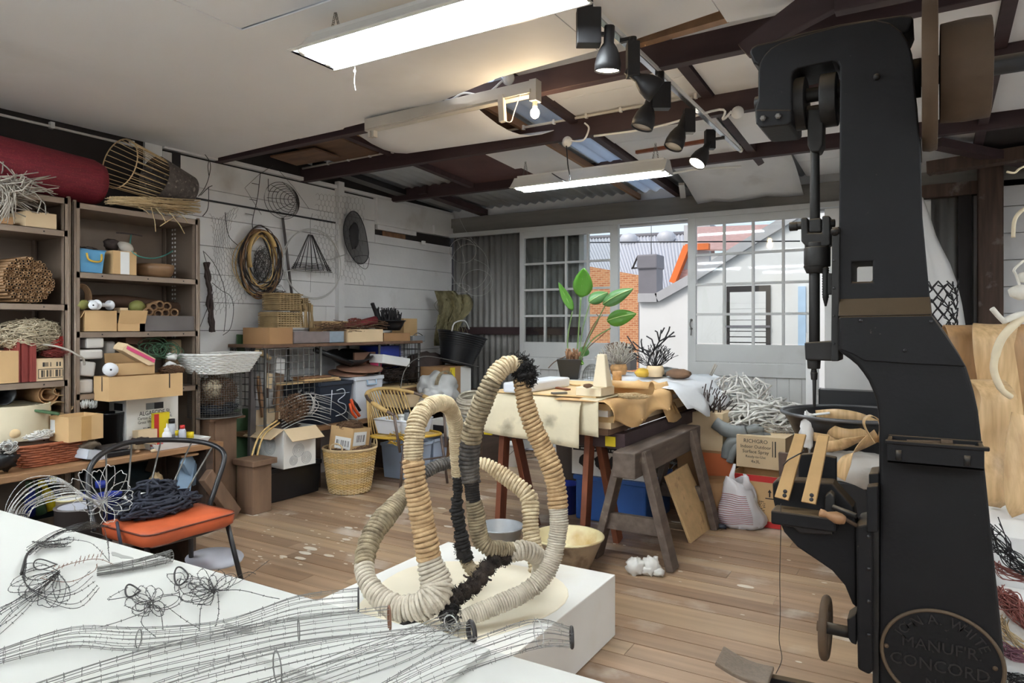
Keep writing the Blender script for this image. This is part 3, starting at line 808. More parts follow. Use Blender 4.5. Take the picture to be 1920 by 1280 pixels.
# unlit batten with a bare bulb at its end
bt = thing('batten_light','unlit old single batten light fixed under the first joist','light',PZ(855,215,2.5))
a,b = V(-2.93,3.17,2.52),V(-1.75,3.17,2.545)
MB().bar(a,b,.055,.075).build('body','fixture_old',bt,bevel=.004)
MB().bar(a+V(.02,-.035,-.02),b+V(-.02,-.035,-.02),.012,.02).build('lip','fixture_old',bt)
for dx,q in ((.03,a),(.06,a)): MB().box((q.x+dx-.008,q.y-.02,q.z-.075),(q.x+dx+.008,q.y+.015,q.z-.03)).build('lamp_holder','fixture_old',bt)
MB().box((b.x-.03,b.y-.03,b.z-.07),(b.x+.01,b.y+.03,b.z+.04)).build('end_cap','fixture_old',bt)
st = PY(940,203,3.14);
MB().bar(st+V(0,0,.07),st+V(.01,0,-.075),.036,.03,(0,1,0)).build('starter_box','fixture_old',bt,bevel=.004)
MB().tube(spline([st+V(.02,0,-.07),st+V(.06,0,-.08),st+V(.08,0,-.03),st+V(.12,0,.06)],5),.003,5).build('flex','white_plastic',bt)
bl = PY(1003,212,3.17)
bu = thing('light_bulb','small glowing warm bulb hanging from the end of the batten','light bulb',bl+V(0,0,-.03))
MB().blob(bl,(.024,.024,.028),16,10).build('glass','bulb_glow',bu)
MB().cyl(bl+V(0,0,.024),bl+V(0,0,.06),.013,n=12).build('cap','fixture_old',bu)
pl = bpy.data.lights.new('bulb_light','POINT');pl.energy = 2.0;pl.color = (1,.72,.42);pl.shadow_soft_size = .03
po = bpy.data.objects.new('bulb_light',pl);COL.objects.link(po);po.parent = bu.ob;po.location = (0,0,-.03)
# lighting track with heads
tr = thing('lighting_track','white aluminium lighting track running under the joists','track',(-1.13,3.6,2.53))
MB().box((-1.15,2.30,2.535),(-1.115,4.98,2.555)).build('rail','fixture_white',tr,bevel=.002)
MB().box((-1.145,2.30,2.528),(-1.12,4.98,2.536)).build('slot','chrome',tr)
MB().cyl((-1.1325,4.98,2.54),(-1.1325,5.03,2.54),.014,n=10).build('end_cap','fixture_white',tr)
def spot(boxpx,head,tip,t,lab,lit=False,bw=.055,on_track=True):
    """track head: gear box hung from the track, bell-shaped lamp from neck (head px) to mouth (tip px)"""
    (bu0,bv0),(bu1,bv1) = boxpx
    a = PT(bu0,bv0,t);b = PT(bu1,bv1,t)
    g = thing('track_spotlight',lab,'spotlight',V(a.x,a.y,min(a.z,b.z)-.05),'black track spotlights')
    hub = V(-1.1325,(a.y+b.y)/2,2.53)
    w = (b-a);bd = V(w.x,w.y,0);L = bd.length;bd.normalize()
    perp = V(-bd.y,bd.x,0)
    z0,z1 = min(a.z,b.z),max(a.z,b.z)
    base = V(a.x,a.y,z0)
    MB().prism([base-perp*bw/2,base+bd*L-perp*bw/2,base+bd*L+perp*bw/2,base+perp*bw/2],(0,0,z1-z0)).build('gear_box','spot_black',g,bevel=.003)
    mid = base+bd*(L/2)+V(0,0,z1-z0)
    MB().cyl(mid-V(0,0,.01),V(mid.x,mid.y,2.53),.017,n=10).build('adaptor','spot_black',g);MB().bar(V(mid.x,mid.y,2.525),V(-1.1325,mid.y,2.525),.02,.016).build('track_clip','spot_black',g)
    h = PT(head[0],head[1],t);m_ = PT(tip[0],tip[1],t+(tip[2] if len(tip) > 2 else 0))
    ax = (m_-h);Ln = ax.length;ax.normalize()
    R = Ln*.34 if len(tip) < 4 else tip[3]
    prof = [(0,0),(.36*R,0),(.40*R,.02*Ln),(.40*R,.38*Ln),(.62*R,.48*Ln),(.86*R,.64*Ln),(1.0*R,.84*Ln),(.98*R,Ln),(.90*R,Ln),(.88*R,.86*Ln),(.3*R,.6*Ln)]
    MB().lathe(prof,h,20,ax).build('lamp_hood','spot_black',g)
    MB().lathe([(0,.95*Ln),(.89*R,.95*Ln),(.89*R,.96*Ln),(0,.97*Ln)],h,20,ax).build('lamp','spot_glow' if lit else 'fixture_old',g)
    arm_a = base+bd*(L/2)+V(0,0,(z1-z0)*.35)
    MB().bar(arm_a,h+ax*(Ln*.2),.016,.012).build('arm','spot_black',g)
    return g,h,ax
spot(((1081,86),(1126,18)),(1143,48),(1139,134,.02,.049),2.55,'black track spotlight with big square gear box, lamp glowing downwards',True)
spot(((1175,145),(1198,80)),(1175,130),(1232,172,.0,.052),2.95,'black track spotlight with its bell hood turned sideways by the first joist')
spot(((1222,205),(1256,156)),(1224,172),(1203,240,.0,.055),3.35,'black track spotlight with a wide faceted hood pointing down to the plant')
spot(((1282,250),(1302,205)),(1286,216),(1262,276,-.03,.055),3.95,'black track spotlight hanging over the second joist with tilted hood')
spot(((1322,280),(1340,244)),(1333,262),(1306,307,-.05,.058),4.55,'black track spotlight at the far end of the track with lit rim',True)
# ================================================================== the mortising machine (side face parallel to the back wall)
MY = 2.40                                   # near face of the lower frame
def MP(u,v,y=MY): return PY(u,v,y)
foot = MP(1760,1400);mc = thing('mortising_machine','tall black cast iron mortising machine with belt pulley and oval maker plate','machine',(foot.x,MY+.15,0))
def plate(nm,px,y0,y1,m='cast_iron',bevel=.008,par=mc,smooth=0):
    P_ = [MP(u,v,y0) for u,v in px]
    P_ = [V(p.x,y0,p.z) for p in P_]
    return MB().prism(P_,(0,y1-y0,0)).build(nm,m,par,bevel=bevel,bseg=3)
# upper column with the goose-neck head
up = [(1417,231),(1415,206),(1421,187),(1421,134),(1424,118),(1432,103),(1445,90),(1462,80),(1500,67),(1576,47),(1640,36),(1668,42),(1690,58),(1703,78),(1710,100),(1714,125),(1715,156),(1720,200),
      (1726,281),(1729,400),(1740,520),(1747,592),(1571,594),(1573,400),(1575,125),(1571,117),(1560,114),(1496,128),(1487,134),(1485,145),(1485,231)]
UY = MY+.045
ucol = plate('upper_frame',up,UY,UY+.20,bevel=.014)
# square hole through the column, as a recessed dark socket with a bright far corner
# (cut with a boolean so one really looks through it)
h0,h1 = MP(1597,492,UY),MP(1636,527,UY)
cut = MB().box((h0.x,UY-.1,h1.z),(h1.x,UY+.4,h0.z))
cme = bpy.data.meshes.new('cut');cme.from_pydata(cut.v,[],cut.f)
cob = bpy.data.objects.new('cut',cme);COL.objects.link(cob)
ucol.ob.modifiers.clear()
md = ucol.ob.modifiers.new('hole','BOOLEAN');md.object = cob;md.operation = 'DIFFERENCE';md.solver = 'EXACT'
# bake the hole (the cutter works in world space)
bpy.context.view_layer.update()
dg = bpy.context.evaluated_depsgraph_get();nm_ = bpy.data.meshes.new_from_object(ucol.ob.evaluated_get(dg))
ucol.ob.modifiers.clear();ucol.ob.data = nm_
bpy.data.objects.remove(cob)
bv = ucol.ob.modifiers.new('bevel','BEVEL');bv.width = .012;bv.segments = 3;bv.limit_method = 'ANGLE';bv.angle_limit = radians(40)
# cap flange with its upturned horn
plate('cap_flange',[(1404,100),(1408,88),(1420,82),(1450,76),(1500,62),(1576,44),(1640,34),(1690,27),(1708,27),(1714,36),(1704,60),(1690,64),(1640,46),(1500,76),(1440,100),(1424,124),(1412,118)],UY+.06,UY+.24,bevel=.01)
# sloping dusty ledge between the upper and the lower frame
a0,a1 = MP(1573,560,UY),MP(1744,556,UY);b0,b1 = MP(1571,593,MY),MP(1748,590,MY)
MB().add([a0,a1,b1,b0,a0+V(0,.1,0),a1+V(0,.1,0),b1+V(0,.16,0),b0+V(0,.16,0)],[(0,3,2,1),(3,0,4,7),(1,2,6,5),(4,5,6,7),(0,1,5,4),(2,3,7,6)]).build('ledge','cast_iron',mc,bevel=.004)
# lower frame: throat curve on the left, flared foot on the right
low = [(1571,592),(1571,655),(1577,662),(1594,674),(1607,685),(1618,699),(1628,714),(1636,732),(1642,750),(1646,772),(1648,800),(1648,1000),(1646,1280),(1645,1452),(1912,1490),
       (1903,1420),(1885,1247),(1868,1085),(1852,930),(1844,853),(1834,770),(1826,733),(1812,688),(1797,661),(1772,622),(1748,590)]
lf = plate('lower_frame',low,MY,MY+.26,bevel=.012)
# raised cheek plate with bolt holes
ck = [(1575,594),(1747,591),(1796,662),(1811,687),(1690,681),(1620,676),(1600,664),(1576,655)]
plate('cheek_plate',ck,MY-.008,MY+.01,bevel=.003)
for u,v in ((1614,601),(1746,603),(1697,657)):
    c = MP(u,v,MY-.009);MB().lathe([(0,0),(.0055,0),(.0055,.002),(0,.002)],c,12,(0,-1,0)).build('bolt','black_paint',mc)
c = MP(1644,145,UY);MB().lathe([(.010,0),(.010,.008),(.006,.014),(0,.015)],c,12,(0,-1,0)).build('bolt','cast_iron_b',mc)
# head bearing block
plate('bearing_cap',[(1416,205),(1484,205),(1484,228),(1478,234),(1425,239),(1417,231)],UY-.012,UY+.21,'cast_iron',.006)
for u,v in ((1431,222),(1459,218)):
    c = MP(u,v,UY-.012);MB().lathe([(.010,0),(.010,.006),(.006,.01),(0,.01)],c,6,(0,-1,0),smooth=False).build('bolt','steel_grey',mc)
for u in (1441,1470):
    a = MP(u,236,UY+.05);MB().cyl(a,a+V(0,0,-.012),.009,n=6).build('bolt','cast_iron_b',mc)
CY = UY+.10                               # centre plane of crank and spindle
def xcyl(nm,u0,u1,v,r,m='cast_iron_b',n=28,y=CY,bev=.003):
    a = MP(u0,v,y);b = MP(u1,v,y);MB().cyl(a,V(b.x,y,a.z),r,n=n).build(nm,m,mc,bevel=bev)
xcyl('crank_disc',1483,1513,198,.088);xcyl('crank_disc',1541,1571,190,.088);xcyl('crank_pin',1513,1541,215,.028)
xcyl('crankshaft',1416,1700,195,.024)
# connecting rod
plate('rod_head',[(1513,204),(1544,202),(1543,270),(1536,284),(1520,284),(1514,272)],CY-.035,CY+.035,'cast_iron_b',.006)
def zcyl(nm,u,v0,v1,r0,r1=None,m='cast_iron_b',y=CY,n=20,bev=.002):
    a = MP(u,v0,y);b = MP(u,v1,y);return MB().cyl(V(a.x,y,b.z),V(a.x,y,a.z),r1 if r1 else r0,r0,n=n).build(nm,m,mc,bevel=bev)
zcyl('connecting_rod',1528,282,412,.0145,.0165)
# clevis with cross pin
plate('clevis',[(1501,408),(1514,407),(1515,436),(1541,436),(1541,404),(1556,404),(1558,458),(1550,462),(1512,463),(1502,452)],CY-.03,CY+.03,'cast_iron_b',.006)
plate('clevis_block',[(1516,410),(1540,408),(1540,435),(1516,436)],CY-.026,CY+.026,'cast_iron_b',.006)
xcyl('cross_pin',1480,1566,424,.0135,n=16);xcyl('pin_head',1480,1496,425,.0155,n=16)
# collar and spindle
zcyl('collar',1532,464,500,.042,.042,'cast_iron_b');zcyl('collar_nut',1530,498,512,.041,.030,'cast_iron_b')
zcyl('spindle',1527,510,648,.0175,.0175,'steel_dark') if 'steel_dark' in MATS else zcyl('spindle',1527,510,648,.0175,.0175)
zcyl('upper_neck',1530,455,466,.036)
# threaded stop beside the spindle
sx = MP(1548,500,CY-.02);sb = MP(1548,574,CY-.02)
prof = []
L_ = sx.z-sb.z
for i in range(15):
    zz = sb.z+L_*i/15;r = .0115 if zz > sb.z+.03 else .004+.0075*(zz-sb.z)/.03
    prof += [(r*.8,zz-sb.z),(r,zz-sb.z+L_/30)]
MB().lathe([(0,0)]+prof+[(0,L_)],sb,14).build('stop_screw','cast_iron_b',mc)
plate('screw_guard',[(1552,512),(1560,512),(1560,552),(1552,552)],CY-.03,CY+.0,'cast_iron_b',.002)
# guide strip down the edge of the column
plate('guide_strip',[(1560,428),(1574,424),(1573,660),(1573,677),(1558,677)],UY-.012,UY+.12,'cast_iron_b',.004)
for v in (488,540,592,644):
    c = MP(1564,v,UY-.013);MB().lathe([(0,0),(.004,0),(.004,.002),(0,.002)],c,10,(0,-1,0)).build('bolt','black_paint',mc)
c = MP(1566,434,UY-.01);MB().blob(c,(.014,.02,.014),12,8).build('set_screw','cast_iron_b',mc)
# lower spindle bracket, chuck, chisel
plate('spindle_bracket',[(1508,642),(1572,638),(1573,677),(1510,675)],CY-.045,CY+.05,'cast_iron_b',.005)
zcyl('chuck',1526,674,691,.022,.020);zcyl('chuck_neck',1526,690,700,.008,.011);zcyl('chuck_nose',1526.5,698,712,.012,.010)
zcyl('chisel',1527,710,762,.0065,.005)
# flywheel and belt drum on the crankshaft, right of the head
ax0 = MP(1700,150,CY).z
def wheel(nm,u0,u1,r,m,rim=None):
    a = PY(u0,150,CY);b = PY(u1,150,CY)
    if rim:
        MB().lathe([(r-rim,0),(r,0),(r+.004,.5*(b.x-a.x)),(r,b.x-a.x),(r-rim,b.x-a.x),(r-rim,0)],V(a.x,CY,ax0),56,(1,0,0)).build(nm,m,mc,bevel=.002)
    else:
        MB().lathe([(0,0),(r,0),(r+.004,.5*(b.x-a.x)),(r,b.x-a.x),(0,b.x-a.x)],V(a.x,CY,ax0),56,(1,0,0)).build(nm,m,mc,bevel=.003)
wheel('flywheel',1729,1758,.228,'rust_iron');wheel('belt_drum',1762,1857,.148,'rust_iron')
a = PY(1690,150,CY);MB().cyl(V(a.x,CY,ax0),V(a.x+.32,CY,ax0),.028,n=16).build('axle','cast_iron_b',mc)
a = PY(1700,150,CY);MB().cyl(V(a.x+.01,CY,ax0),V(a.x+.04,CY,ax0),.06,n=20).build('bearing','cast_iron',mc)
# tool tray bolted to the frame
ty0,ty1 = MY-.085,MY
def tp(u,v): return MP(u,v,MY-.085)
A,B_,C_,D_ = tp(1663,820),tp(1846,843),tp(1842,889),tp(1667,873)
zt = A.z;zb = C_.z+.012
tray = MB()
xa,xb = A.x,B_.x
zt = A.z-.006;zb = zt-.068
tray.box((xa,ty0,zb),(xb,ty1,zb+.01));tray.box((xa,ty0,zb),(xb,ty0+.012,zt));tray.box((xa,ty0+.012,zb),(xa+.012,ty1,zt));tray.box((xb-.012,ty0+.012,zb),(xb,ty1,zt));tray.box((xa,ty1-.006,zb),(xb,ty1+.002,zt+.004))
tray.box((xa-.004,ty0-.006,zt-.012),(xb+.012,ty0+.010,zt))
TR = tray.build('tool_tray','cast_iron',mc,bevel=.003)
for dx in (.02,xb-xa-.05): MB().cyl((xa+dx+.01,ty0-.002,zb+.012),(xa+dx+.01,ty0-.002,zb+.04),.008,n=10).build('hook','cast_iron_b',TR)
# oval maker plate
pc_ = MP(1764,1233,MY);el = thing  # centre of the oval
pr,pz = (MP(1886,1235,MY).x-MP(1648,1235,MY).x)/2*.985,.142
ov = MB()
N = 56
for k in range(N):
    pass
mat('plate_rim',s(84,68,50),0.7,var=0.2,scale=9)
def oval(r1,r2,y): return [V(pc_.x+r1*cos(2*pi*i/N),y,pc_.z+r2*sin(2*pi*i/N)) for i in range(N)]
OV = MB().prism(oval(pr,pz,MY-.006),(0,.01,0)).build('maker_plate','cast_iron',mc)
MB().tube(oval(pr-.003,pz-.003,MY-.007),.0055,8,closed=True).build('rim','plate_rim',OV)
mat('cast_letters',s(30,28,27),0.5,var=0.15,scale=20)
for txt,dz,sz in (("MANUF'R.",.018,.046),('CONCORD.',-.040,.050),('N.H.',-.093,.042)):
    text(txt,OV,V(pc_.x,MY-.006,pc_.z+dz),(1,0,0),(0,0,1),sz,'cast_letters',.0035,maxw=.26)
arc = 'JOHN A. WHITE'
for i,ch_ in enumerate(arc):
    if ch_ == ' ': continue
    th = radians(152-124*i/(len(arc)-1))
    r1,r2 = pr-.05,pz-.042
    p = V(pc_.x+r1*cos(th),MY-.006,pc_.z+r2*sin(th))
    tg = V(r1*sin(th),0,-r2*cos(th)).normalized();upv = V(-tg.z,0,tg.x)
    if upv.z < 0: upv = -upv
    text(ch_,OV,p,tg,upv,.040,'cast_letters',.0035)
for u,v in ((1662,1210),(1866,1253)):
    c = MP(u,v,MY-.006);MB().blob(c,(.007,.004,.007),10,6).build('rivet','rust_iron',OV)
# the knee: slide column, curved bracket, work table, vise and handwheel
KY = CY
plate('slide_way',[(1604,985),(1637,978),(1637,1258),(1630,1266),(1608,1255)],MY-.03,MY+.14,'cast_iron',.008)
for v in (1006,1066,1127,1190):
    c = MP(1629,v,MY-.031);MB().lathe([(0,0),(.006,0),(.006,.003),(0,.003)],c,10,(0,-1,0)).build('bolt','black_paint',mc)
plate('slide_rail',[(1636,912),(1648,910),(1648,1290),(1636,1290)],MY-.005,MY+.18,'cast_iron_b',.003)
plate('knee_bracket',[(1448,905),(1456,900),(1560,905),(1600,950),(1606,985),(1606,1140),(1598,1132),(1584,1098),(1560,1070),(1528,1048),(1495,1026),(1470,998),(1456,965),(1449,935)],MY+.02,MY+.10,'cast_iron',.01)
plate('table_web',[(1484,985),(1560,990),(1562,1003),(1500,1000)],MY+.005,MY+.03,'black_paint',.004)
# work table (horizontal plate, seen from above) with upright fence
tz = MP(1500,946,MY+.06).z
x0_,x1_ = MP(1452,945,MY).x,MP(1640,960,MY).x
MB().box((x0_,MY-.06,tz-.045),(MP(1572,950,MY).x,MY+.24,tz)).build('work_table','cast_iron',mc,bevel=.006)
plate('fence',[(1497,852),(1528,850),(1568,858),(1568,950),(1497,945)],MY+.16,MY+.19,'cast_iron',.004)
plate('fence',[(1459,848),(1500,852),(1500,940),(1462,938)],MY+.18,MY+.20,'old_post',.003)
plate('clamp_post',[(1546,930),(1556,922),(1564,930),(1566,960),(1575,985),(1535,985),(1545,960)],MY-.02,MY+.03,'cast_iron_b',.005)
plate('slide_block',[(1629,888),(1648,886),(1648,985),(1629,985)],MY+.0,MY+.12,'cast_iron',.004)
plate('slide_block',[(1625,912),(1646,910),(1646,998),(1625,998)],MY-.05,MY+.0,'cast_iron',.004)
a = MP(1545,970,MY-.06);b = MP(1615,992,MY-.03)
MB().lathe([(0,0),(.012,0),(.017,.012),(.0185,.026),(.013,.042),(.009,.052),(.012,.062),(.012,.072),(0,.074)],MP(1584,975,MY-.09),16,(a-b).normalized()).build('turned_handle','mid_wood',mc)
MB().cyl(MP(1562,950,MY-.05),MP(1606,967,MY-.075),.008,n=12).build('lever','cast_iron_b',mc)
MB().cyl(MP(1566,962,MY-.06),MP(1606,985,MY-.03),.006,n=10).build('lever','rust_iron',mc)
# handwheel, axis along x
hc = MP(1548,1176,MY+.02);hx = hc.x
MB().tube(ring(V(hx,MY+.02,hc.z),.088,(1,0,0),36),.0125,10,closed=True).build('handwheel_rim','rust_iron',mc)
sp_ = MB()
for k in range(3):
    th = 2*pi*k/3+.3;sp_.cyl(V(hx,MY+.02,hc.z),V(hx,MY+.02+.085*cos(th),hc.z+.085*sin(th)),.008,n=8)
sp_.build('handwheel_spokes','rust_iron',mc)
MB().cyl(V(hx-.025,MY+.02,hc.z),V(hx+.025,MY+.02,hc.z),.016,n=14).build('handwheel_hub','rust_iron',mc)
MB().cyl(V(hx,MY+.02,hc.z),V(MP(1606,1176,MY).x,MY+.02,hc.z),.018,n=14).build('handwheel_shaft','cast_iron_b',mc)
plate('shaft_bracket',[(1588,1160),(1606,1148),(1606,1210),(1596,1206),(1590,1196)],MY-.02,MY+.06,'cast_iron',.005)
# foot treadle
mat('treadle_tin',s(126,112,98),0.6,0.2,var=0.12,scale=90,bump=.2,bscale=160)
tpd = PZ(1397,1250,.13)
rows = []
for i in range(7):
    t = i/6;rows.append([V(tpd.x-.085+.17*t,tpd.y-.055+.11*j/3,.15-.03*t-.014*sin(pi*t)+.012*j/3) for j in range(4)])
TD = MB().sheet(rows[::-1],-.016).build('treadle','treadle_tin',mc,bevel=.004)
MB().bar(V(tpd.x,tpd.y+.02,.10),V(MP(1646,1300).x,MY+.13,.09),.03,.022).build('treadle_bar','cast_iron',mc,bevel=.003)
# base foot on the floor
MB().box((MP(1635,1450).x,MY-.06,0),(MP(1925,1450).x,MY+.34,.06)).build('base','cast_iron',mc,bevel=.01)
# two drilled timber strips leaning in the vise
def strip(px,y0,lean,lab):
    P4 = [PY(px[0][0],px[0][1],y0+lean),PY(px[1][0],px[1][1],y0+lean),PY(px[2][0],px[2][1],y0),PY(px[3][0],px[3][1],y0)]
    t = thing('timber_strip',lab,'timber strip',(P4[2]+P4[3])/2)
    nrm = (P4[1]-P4[0]).cross(P4[3]-P4[0]).normalized()
    if nrm.y < 0: nrm = -nrm
    MB().prism(P4,nrm*.018).build('strip','pale_strip',t,bevel=.0015)
    for k,f in enumerate(((.66,.055),(.62,.115))):
        q = P4[3].lerp(P4[2],f[0]).lerp(P4[0].lerp(P4[1],f[0]),f[1])
        MB().lathe([(0,0),(.0065,0),(.0065,.0012),(0,.0012)],q+nrm*.0005,12,-nrm).build('drilled_hole','ink',t)
    return t,P4,nrm
mat('pale_strip',s(172,136,86),0.55,var=0.1,scale=5,stretch=(1,1,3))
s1_ = strip([(1490,812),(1511,814),(1478,938),(1452,931)],MY-.03,.07,'golden timber strip tied with wire, leaning at the outer end of the machine vise')
strip([(1533,815),(1554,816),(1529,945),(1502,940)],MY-.05,.07,'golden timber strip leaning in the machine vise beside the turned handle')
wt = thing('tie_wire','dark wire bound round the outer leaning timber strip','wire',PY(1480,868,MY))
MB().tube(spline([PY(1469,872,MY+.0),PY(1478,862,MY-.02),PY(1496,852,MY-.01),PY(1507,846,MY+.03),PY(1500,842,MY+.09)],5),.0022,6).build('wire','wire_dark',wt)
# tools lying in the tray
def tool(lab,a,b,r,kind,m):
    t = thing('iron_tool',lab,'tool',(Vector(a)+Vector(b))/2-V(0,0,r))
    MB().cyl(a,b,r,n=10).build('shank',m,t)
    d = (Vector(b)-Vector(a)).normalized()
    if kind: MB().cyl(Vector(b)-d*.004,Vector(b)+d*.025,r*1.5,r*1.2,n=8).build('socket',m,t)
    return t
zq = zb+.058
tool('rusty hollow chisel lying at the outer end of the machine tool tray',(xa+.02,ty0+.03,zq),(xa+.12,ty0+.03,zq),.007,0,'rust_iron')
tool('rusty chisel with wide socket lying across the middle of the tool tray',(xa+.05,ty0+.045,zq),(xa+.14,ty0+.05,zq+.004),.008,1,'rust_iron')
tool('long rusty reamer lying at the inner end of the machine tool tray',(xa+.15,ty0+.04,zq),(xb-.02,ty0+.05,zq),.006,0,'rust_iron')
# drop wire from the vise to the treadle
dw = thing('drop_wire','thin black wire hanging from the machine table to the treadle','wire',PY(1464,1270,MY))
MB().tube(spline([PY(1464,944,MY-.06),PY(1464,1000,MY-.05),PY(1462,1080,MY-.05),PY(1463,1150,MY-.05),PY(1461,1200,MY-.02),PY(1466,1235,MY),PY(1455,1262,MY+.05)],5),.0013,5).build('wire','wire_dark',dw)
# belt housing boards above the head
bh = thing('brace_board','dark diagonal timber brace fixed to the ceiling above the machine head','timber',PY(1400,90,2.85))
q = [PY(1383,83,2.85),PY(1402,103,2.85),PY(1575,10,2.85),PY(1590,-14,2.85),PY(1500,-20,2.85)]
MB().prism([V(p.x,2.85,min(p.z,2.57)) for p in q],(0,.05,0)).build('board','joist',bh,bevel=.004)
bh2 = thing('belt_guard','dark timber belt guard box above the machine head','guard',PY(1640,20,2.8))
a,b = PY(1565,30,2.8),PY(1736,12,2.8)
MB().box((a.x,2.78,a.z+.01),(b.x,2.84,2.565)).build('board','joist',bh2,bevel=.004)
# ================================================================== white plinth and rope sculpture
pl_ = thing('plinth','low square white plinth carrying the rope sculpture','plinth',(-1.56,2.1,0))
PZT = .255
MB().box((-2.0,1.45,0),(-1.13,2.73,PZT)).build('body','plaster',pl_,bevel=.003)
# shallow cast pool on the plinth top, an irregular slightly raised skin
rows = [];cx,cy = -1.55,2.2
pool = [V(cx+(.37+.03*sin(3*t))*cos(t),cy+(.44+.04*sin(2*t+1))*sin(t),PZT-.002) for t in [2*pi*i/40 for i in range(40)]]
mat('plaster_warm',s(240,230,206),0.5,var=0.03)
MB().prism(pool,(0,0,.006)).build('resin_skin','plaster_warm',pl_,bevel=.003)
def Z4(x,y,t): return PT(600+x/2.2857,640+y/2.2857,t)      # helper: points traced on an enlarged view
rs = thing('rope_sculpture','looping sculpture of thick rope-wrapped tubes on the white plinth','sculpture',(-1.6,2.2,PZT))
def arclen(pts):
    L = [0]
    for a,b in zip(pts,pts[1:]): L.append(L[-1]+(b-a).length)
    return L
def wrap(pts,radii,rope_r,m,nm='rope_wrap',core=True,jitter=.06,seed=1,per=18):
    """rope coiled tightly round a path; radii per control point"""
    random.seed(seed)
    P_ = spline(pts,14);n = len(P_);R = []
    for i in range(n):
        k = i/(n-1)*(len(radii)-1);a = int(min(k,len(radii)-2));f = k-a;R.append(radii[a]*(1-f)+radii[a+1]*f)
    L = arclen(P_);total = L[-1]
    # parallel frames
    fr = [];x = None
    for i in range(n):
        d = (P_[min(i+1,n-1)]-P_[max(i-1,0)]).normalized()
        if x is None: x,_ = frame_of(d)
        x = (x-d*x.dot(d)).normalized();fr.append((x.copy(),d.cross(x),d))
    def at(sv):
        lo,hi = 0,n-1
        while hi-lo > 1:
            mid = (lo+hi) // 2
            if L[mid] <= sv: lo = mid
            else: hi = mid
        f = (sv-L[lo])/max(1e-9,L[hi]-L[lo]);f = max(0,min(1,f))
        p = P_[lo].lerp(P_[hi],f);xx = fr[lo][0].lerp(fr[hi][0],f).normalized();d = fr[lo][2].lerp(fr[hi][2],f).normalized()
        xx = (xx-d*xx.dot(d)).normalized();return p,xx,d.cross(xx),R[lo]*(1-f)+R[hi]*f
    turns = total/(rope_r*1.95);cnt = int(turns*per);out = [];j = 0;k0 = 0
    for k in range(cnt+1):
        p,xx,yy,r = at(total*k/cnt);a = 2*pi*k/per
        if k % per == 0: j = random.uniform(-jitter,jitter)
        rr = r*(1+j)-rope_r*.6
        out.append(p+(xx*cos(a)+yy*sin(a))*rr)
    mb = MB();mb.tube(out,rope_r,6)
    ob = mb.build(nm,m,rs)
    if core:
        c = MB();c.tube(P_,[max(.004,q-rope_r*1.2) for q in R],14);c.build('core',m,rs)
    return ob
T = 2.0
# arch one: right side falling from the top, pale tight cord, then black shaggy lower half
arch = [Z4(440,300,2.50),Z4(480,272,2.54),Z4(530,264,2.60),Z4(565,300,2.66),Z4(582,370,2.70),Z4(586,470,2.74),Z4(588,575,2.77)]
wrap(arch,[.032,.031,.030,.030,.029,.027,.021],.0048,'rope_tan',seed=2)
wrap([Z4(588,570,2.77),Z4(590,640,2.78),Z4(586,720,2.79),Z4(600,800,2.79),Z4(612,870,2.79),Z4(628,935,2.79)],[.018,.018,.024,.024,.026,.026],.0075,'rope_black',jitter=.22,seed=3)
wrap([Z4(622,930,2.79),Z4(640,965,2.79),Z4(665,985,2.77),Z4(700,985,2.72)],[.024,.025,.025,.02],.0065,'rope_olive',seed=4)
# arch one: near leg swelling into the floor loop
wrap([Z4(440,300,2.50),Z4(415,350,2.46),Z4(402,430,2.44),Z4(400,510,2.43)],[.032,.034,.035,.034],.0052,'rope_tan',seed=5)
wrap([Z4(400,510,2.43),Z4(408,600,2.42),Z4(424,690,2.42),Z4(440,780,2.42),Z4(455,860,2.41),Z4(466,930,2.41)],[.036,.038,.040,.040,.042,.040],.0082,'rope_gold',seed=6)
wrap([Z4(466,925,2.41),Z4(482,985,2.40),Z4(500,1040,2.39),Z4(496,1085,2.37),Z4(462,1120,2.35),Z4(410,1140,2.35)],[.040,.050,.057,.058,.050,.044],.007,'rope_grey',seed=7)
wrap([Z4(420,1138,2.35),Z4(360,1148,2.36),Z4(300,1128,2.38),Z4(245,1085,2.41),Z4(202,1025,2.45),Z4(188,960,2.50)],[.046,.044,.040,.036,.034,.033],.0076,'rope_grey',seed=8)
wrap([Z4(188,965,2.50),Z4(200,890,2.56),Z4(235,810,2.62),Z4(285,745,2.68)],[.034,.037,.040,.042],.008,'rope_olive',seed=9)
wrap([Z4(285,745,2.68),Z4(325,700,2.72),Z4(360,655,2.76),Z4(400,605,2.80)],[.042,.036,.028,.022],.0052,'rope_olive',seed=10)
# the far link, black, running behind to the right
wrap([Z4(395,610,2.80),Z4(440,570,2.84),Z4(500,535,2.88),Z4(560,518,2.92),Z4(620,512,2.94),Z4(680,514,2.94)],[.020,.023,.025,.024,.02,.018],.0062,'rope_char',seed=11)
wrap([Z4(675,514,2.94),Z4(720,530,2.94),Z4(770,562,2.93),Z4(830,605,2.91),Z4(880,645,2.89),Z4(902,685,2.88)],[.018,.027,.032,.033,.034,.037],.0078,'rope_tan',seed=12)
wrap([Z4(902,680,2.88),Z4(902,740,2.86),Z4(904,810,2.84),Z4(915,880,2.82),Z4(928,935,2.80),Z4(930,985,2.78)],[.037,.033,.034,.036,.037,.032],.0074,'rope_tan',seed=13)
# short beige elbow meeting the brown link
wrap([Z4(815,912,2.62),Z4(850,895,2.63),Z4(895,898,2.65),Z4(930,920,2.68),Z4(948,955,2.72),Z4(935,1000,2.76)],[.033,.035,.035,.034,.032,.028],.007,'rope_grey',seed=14)
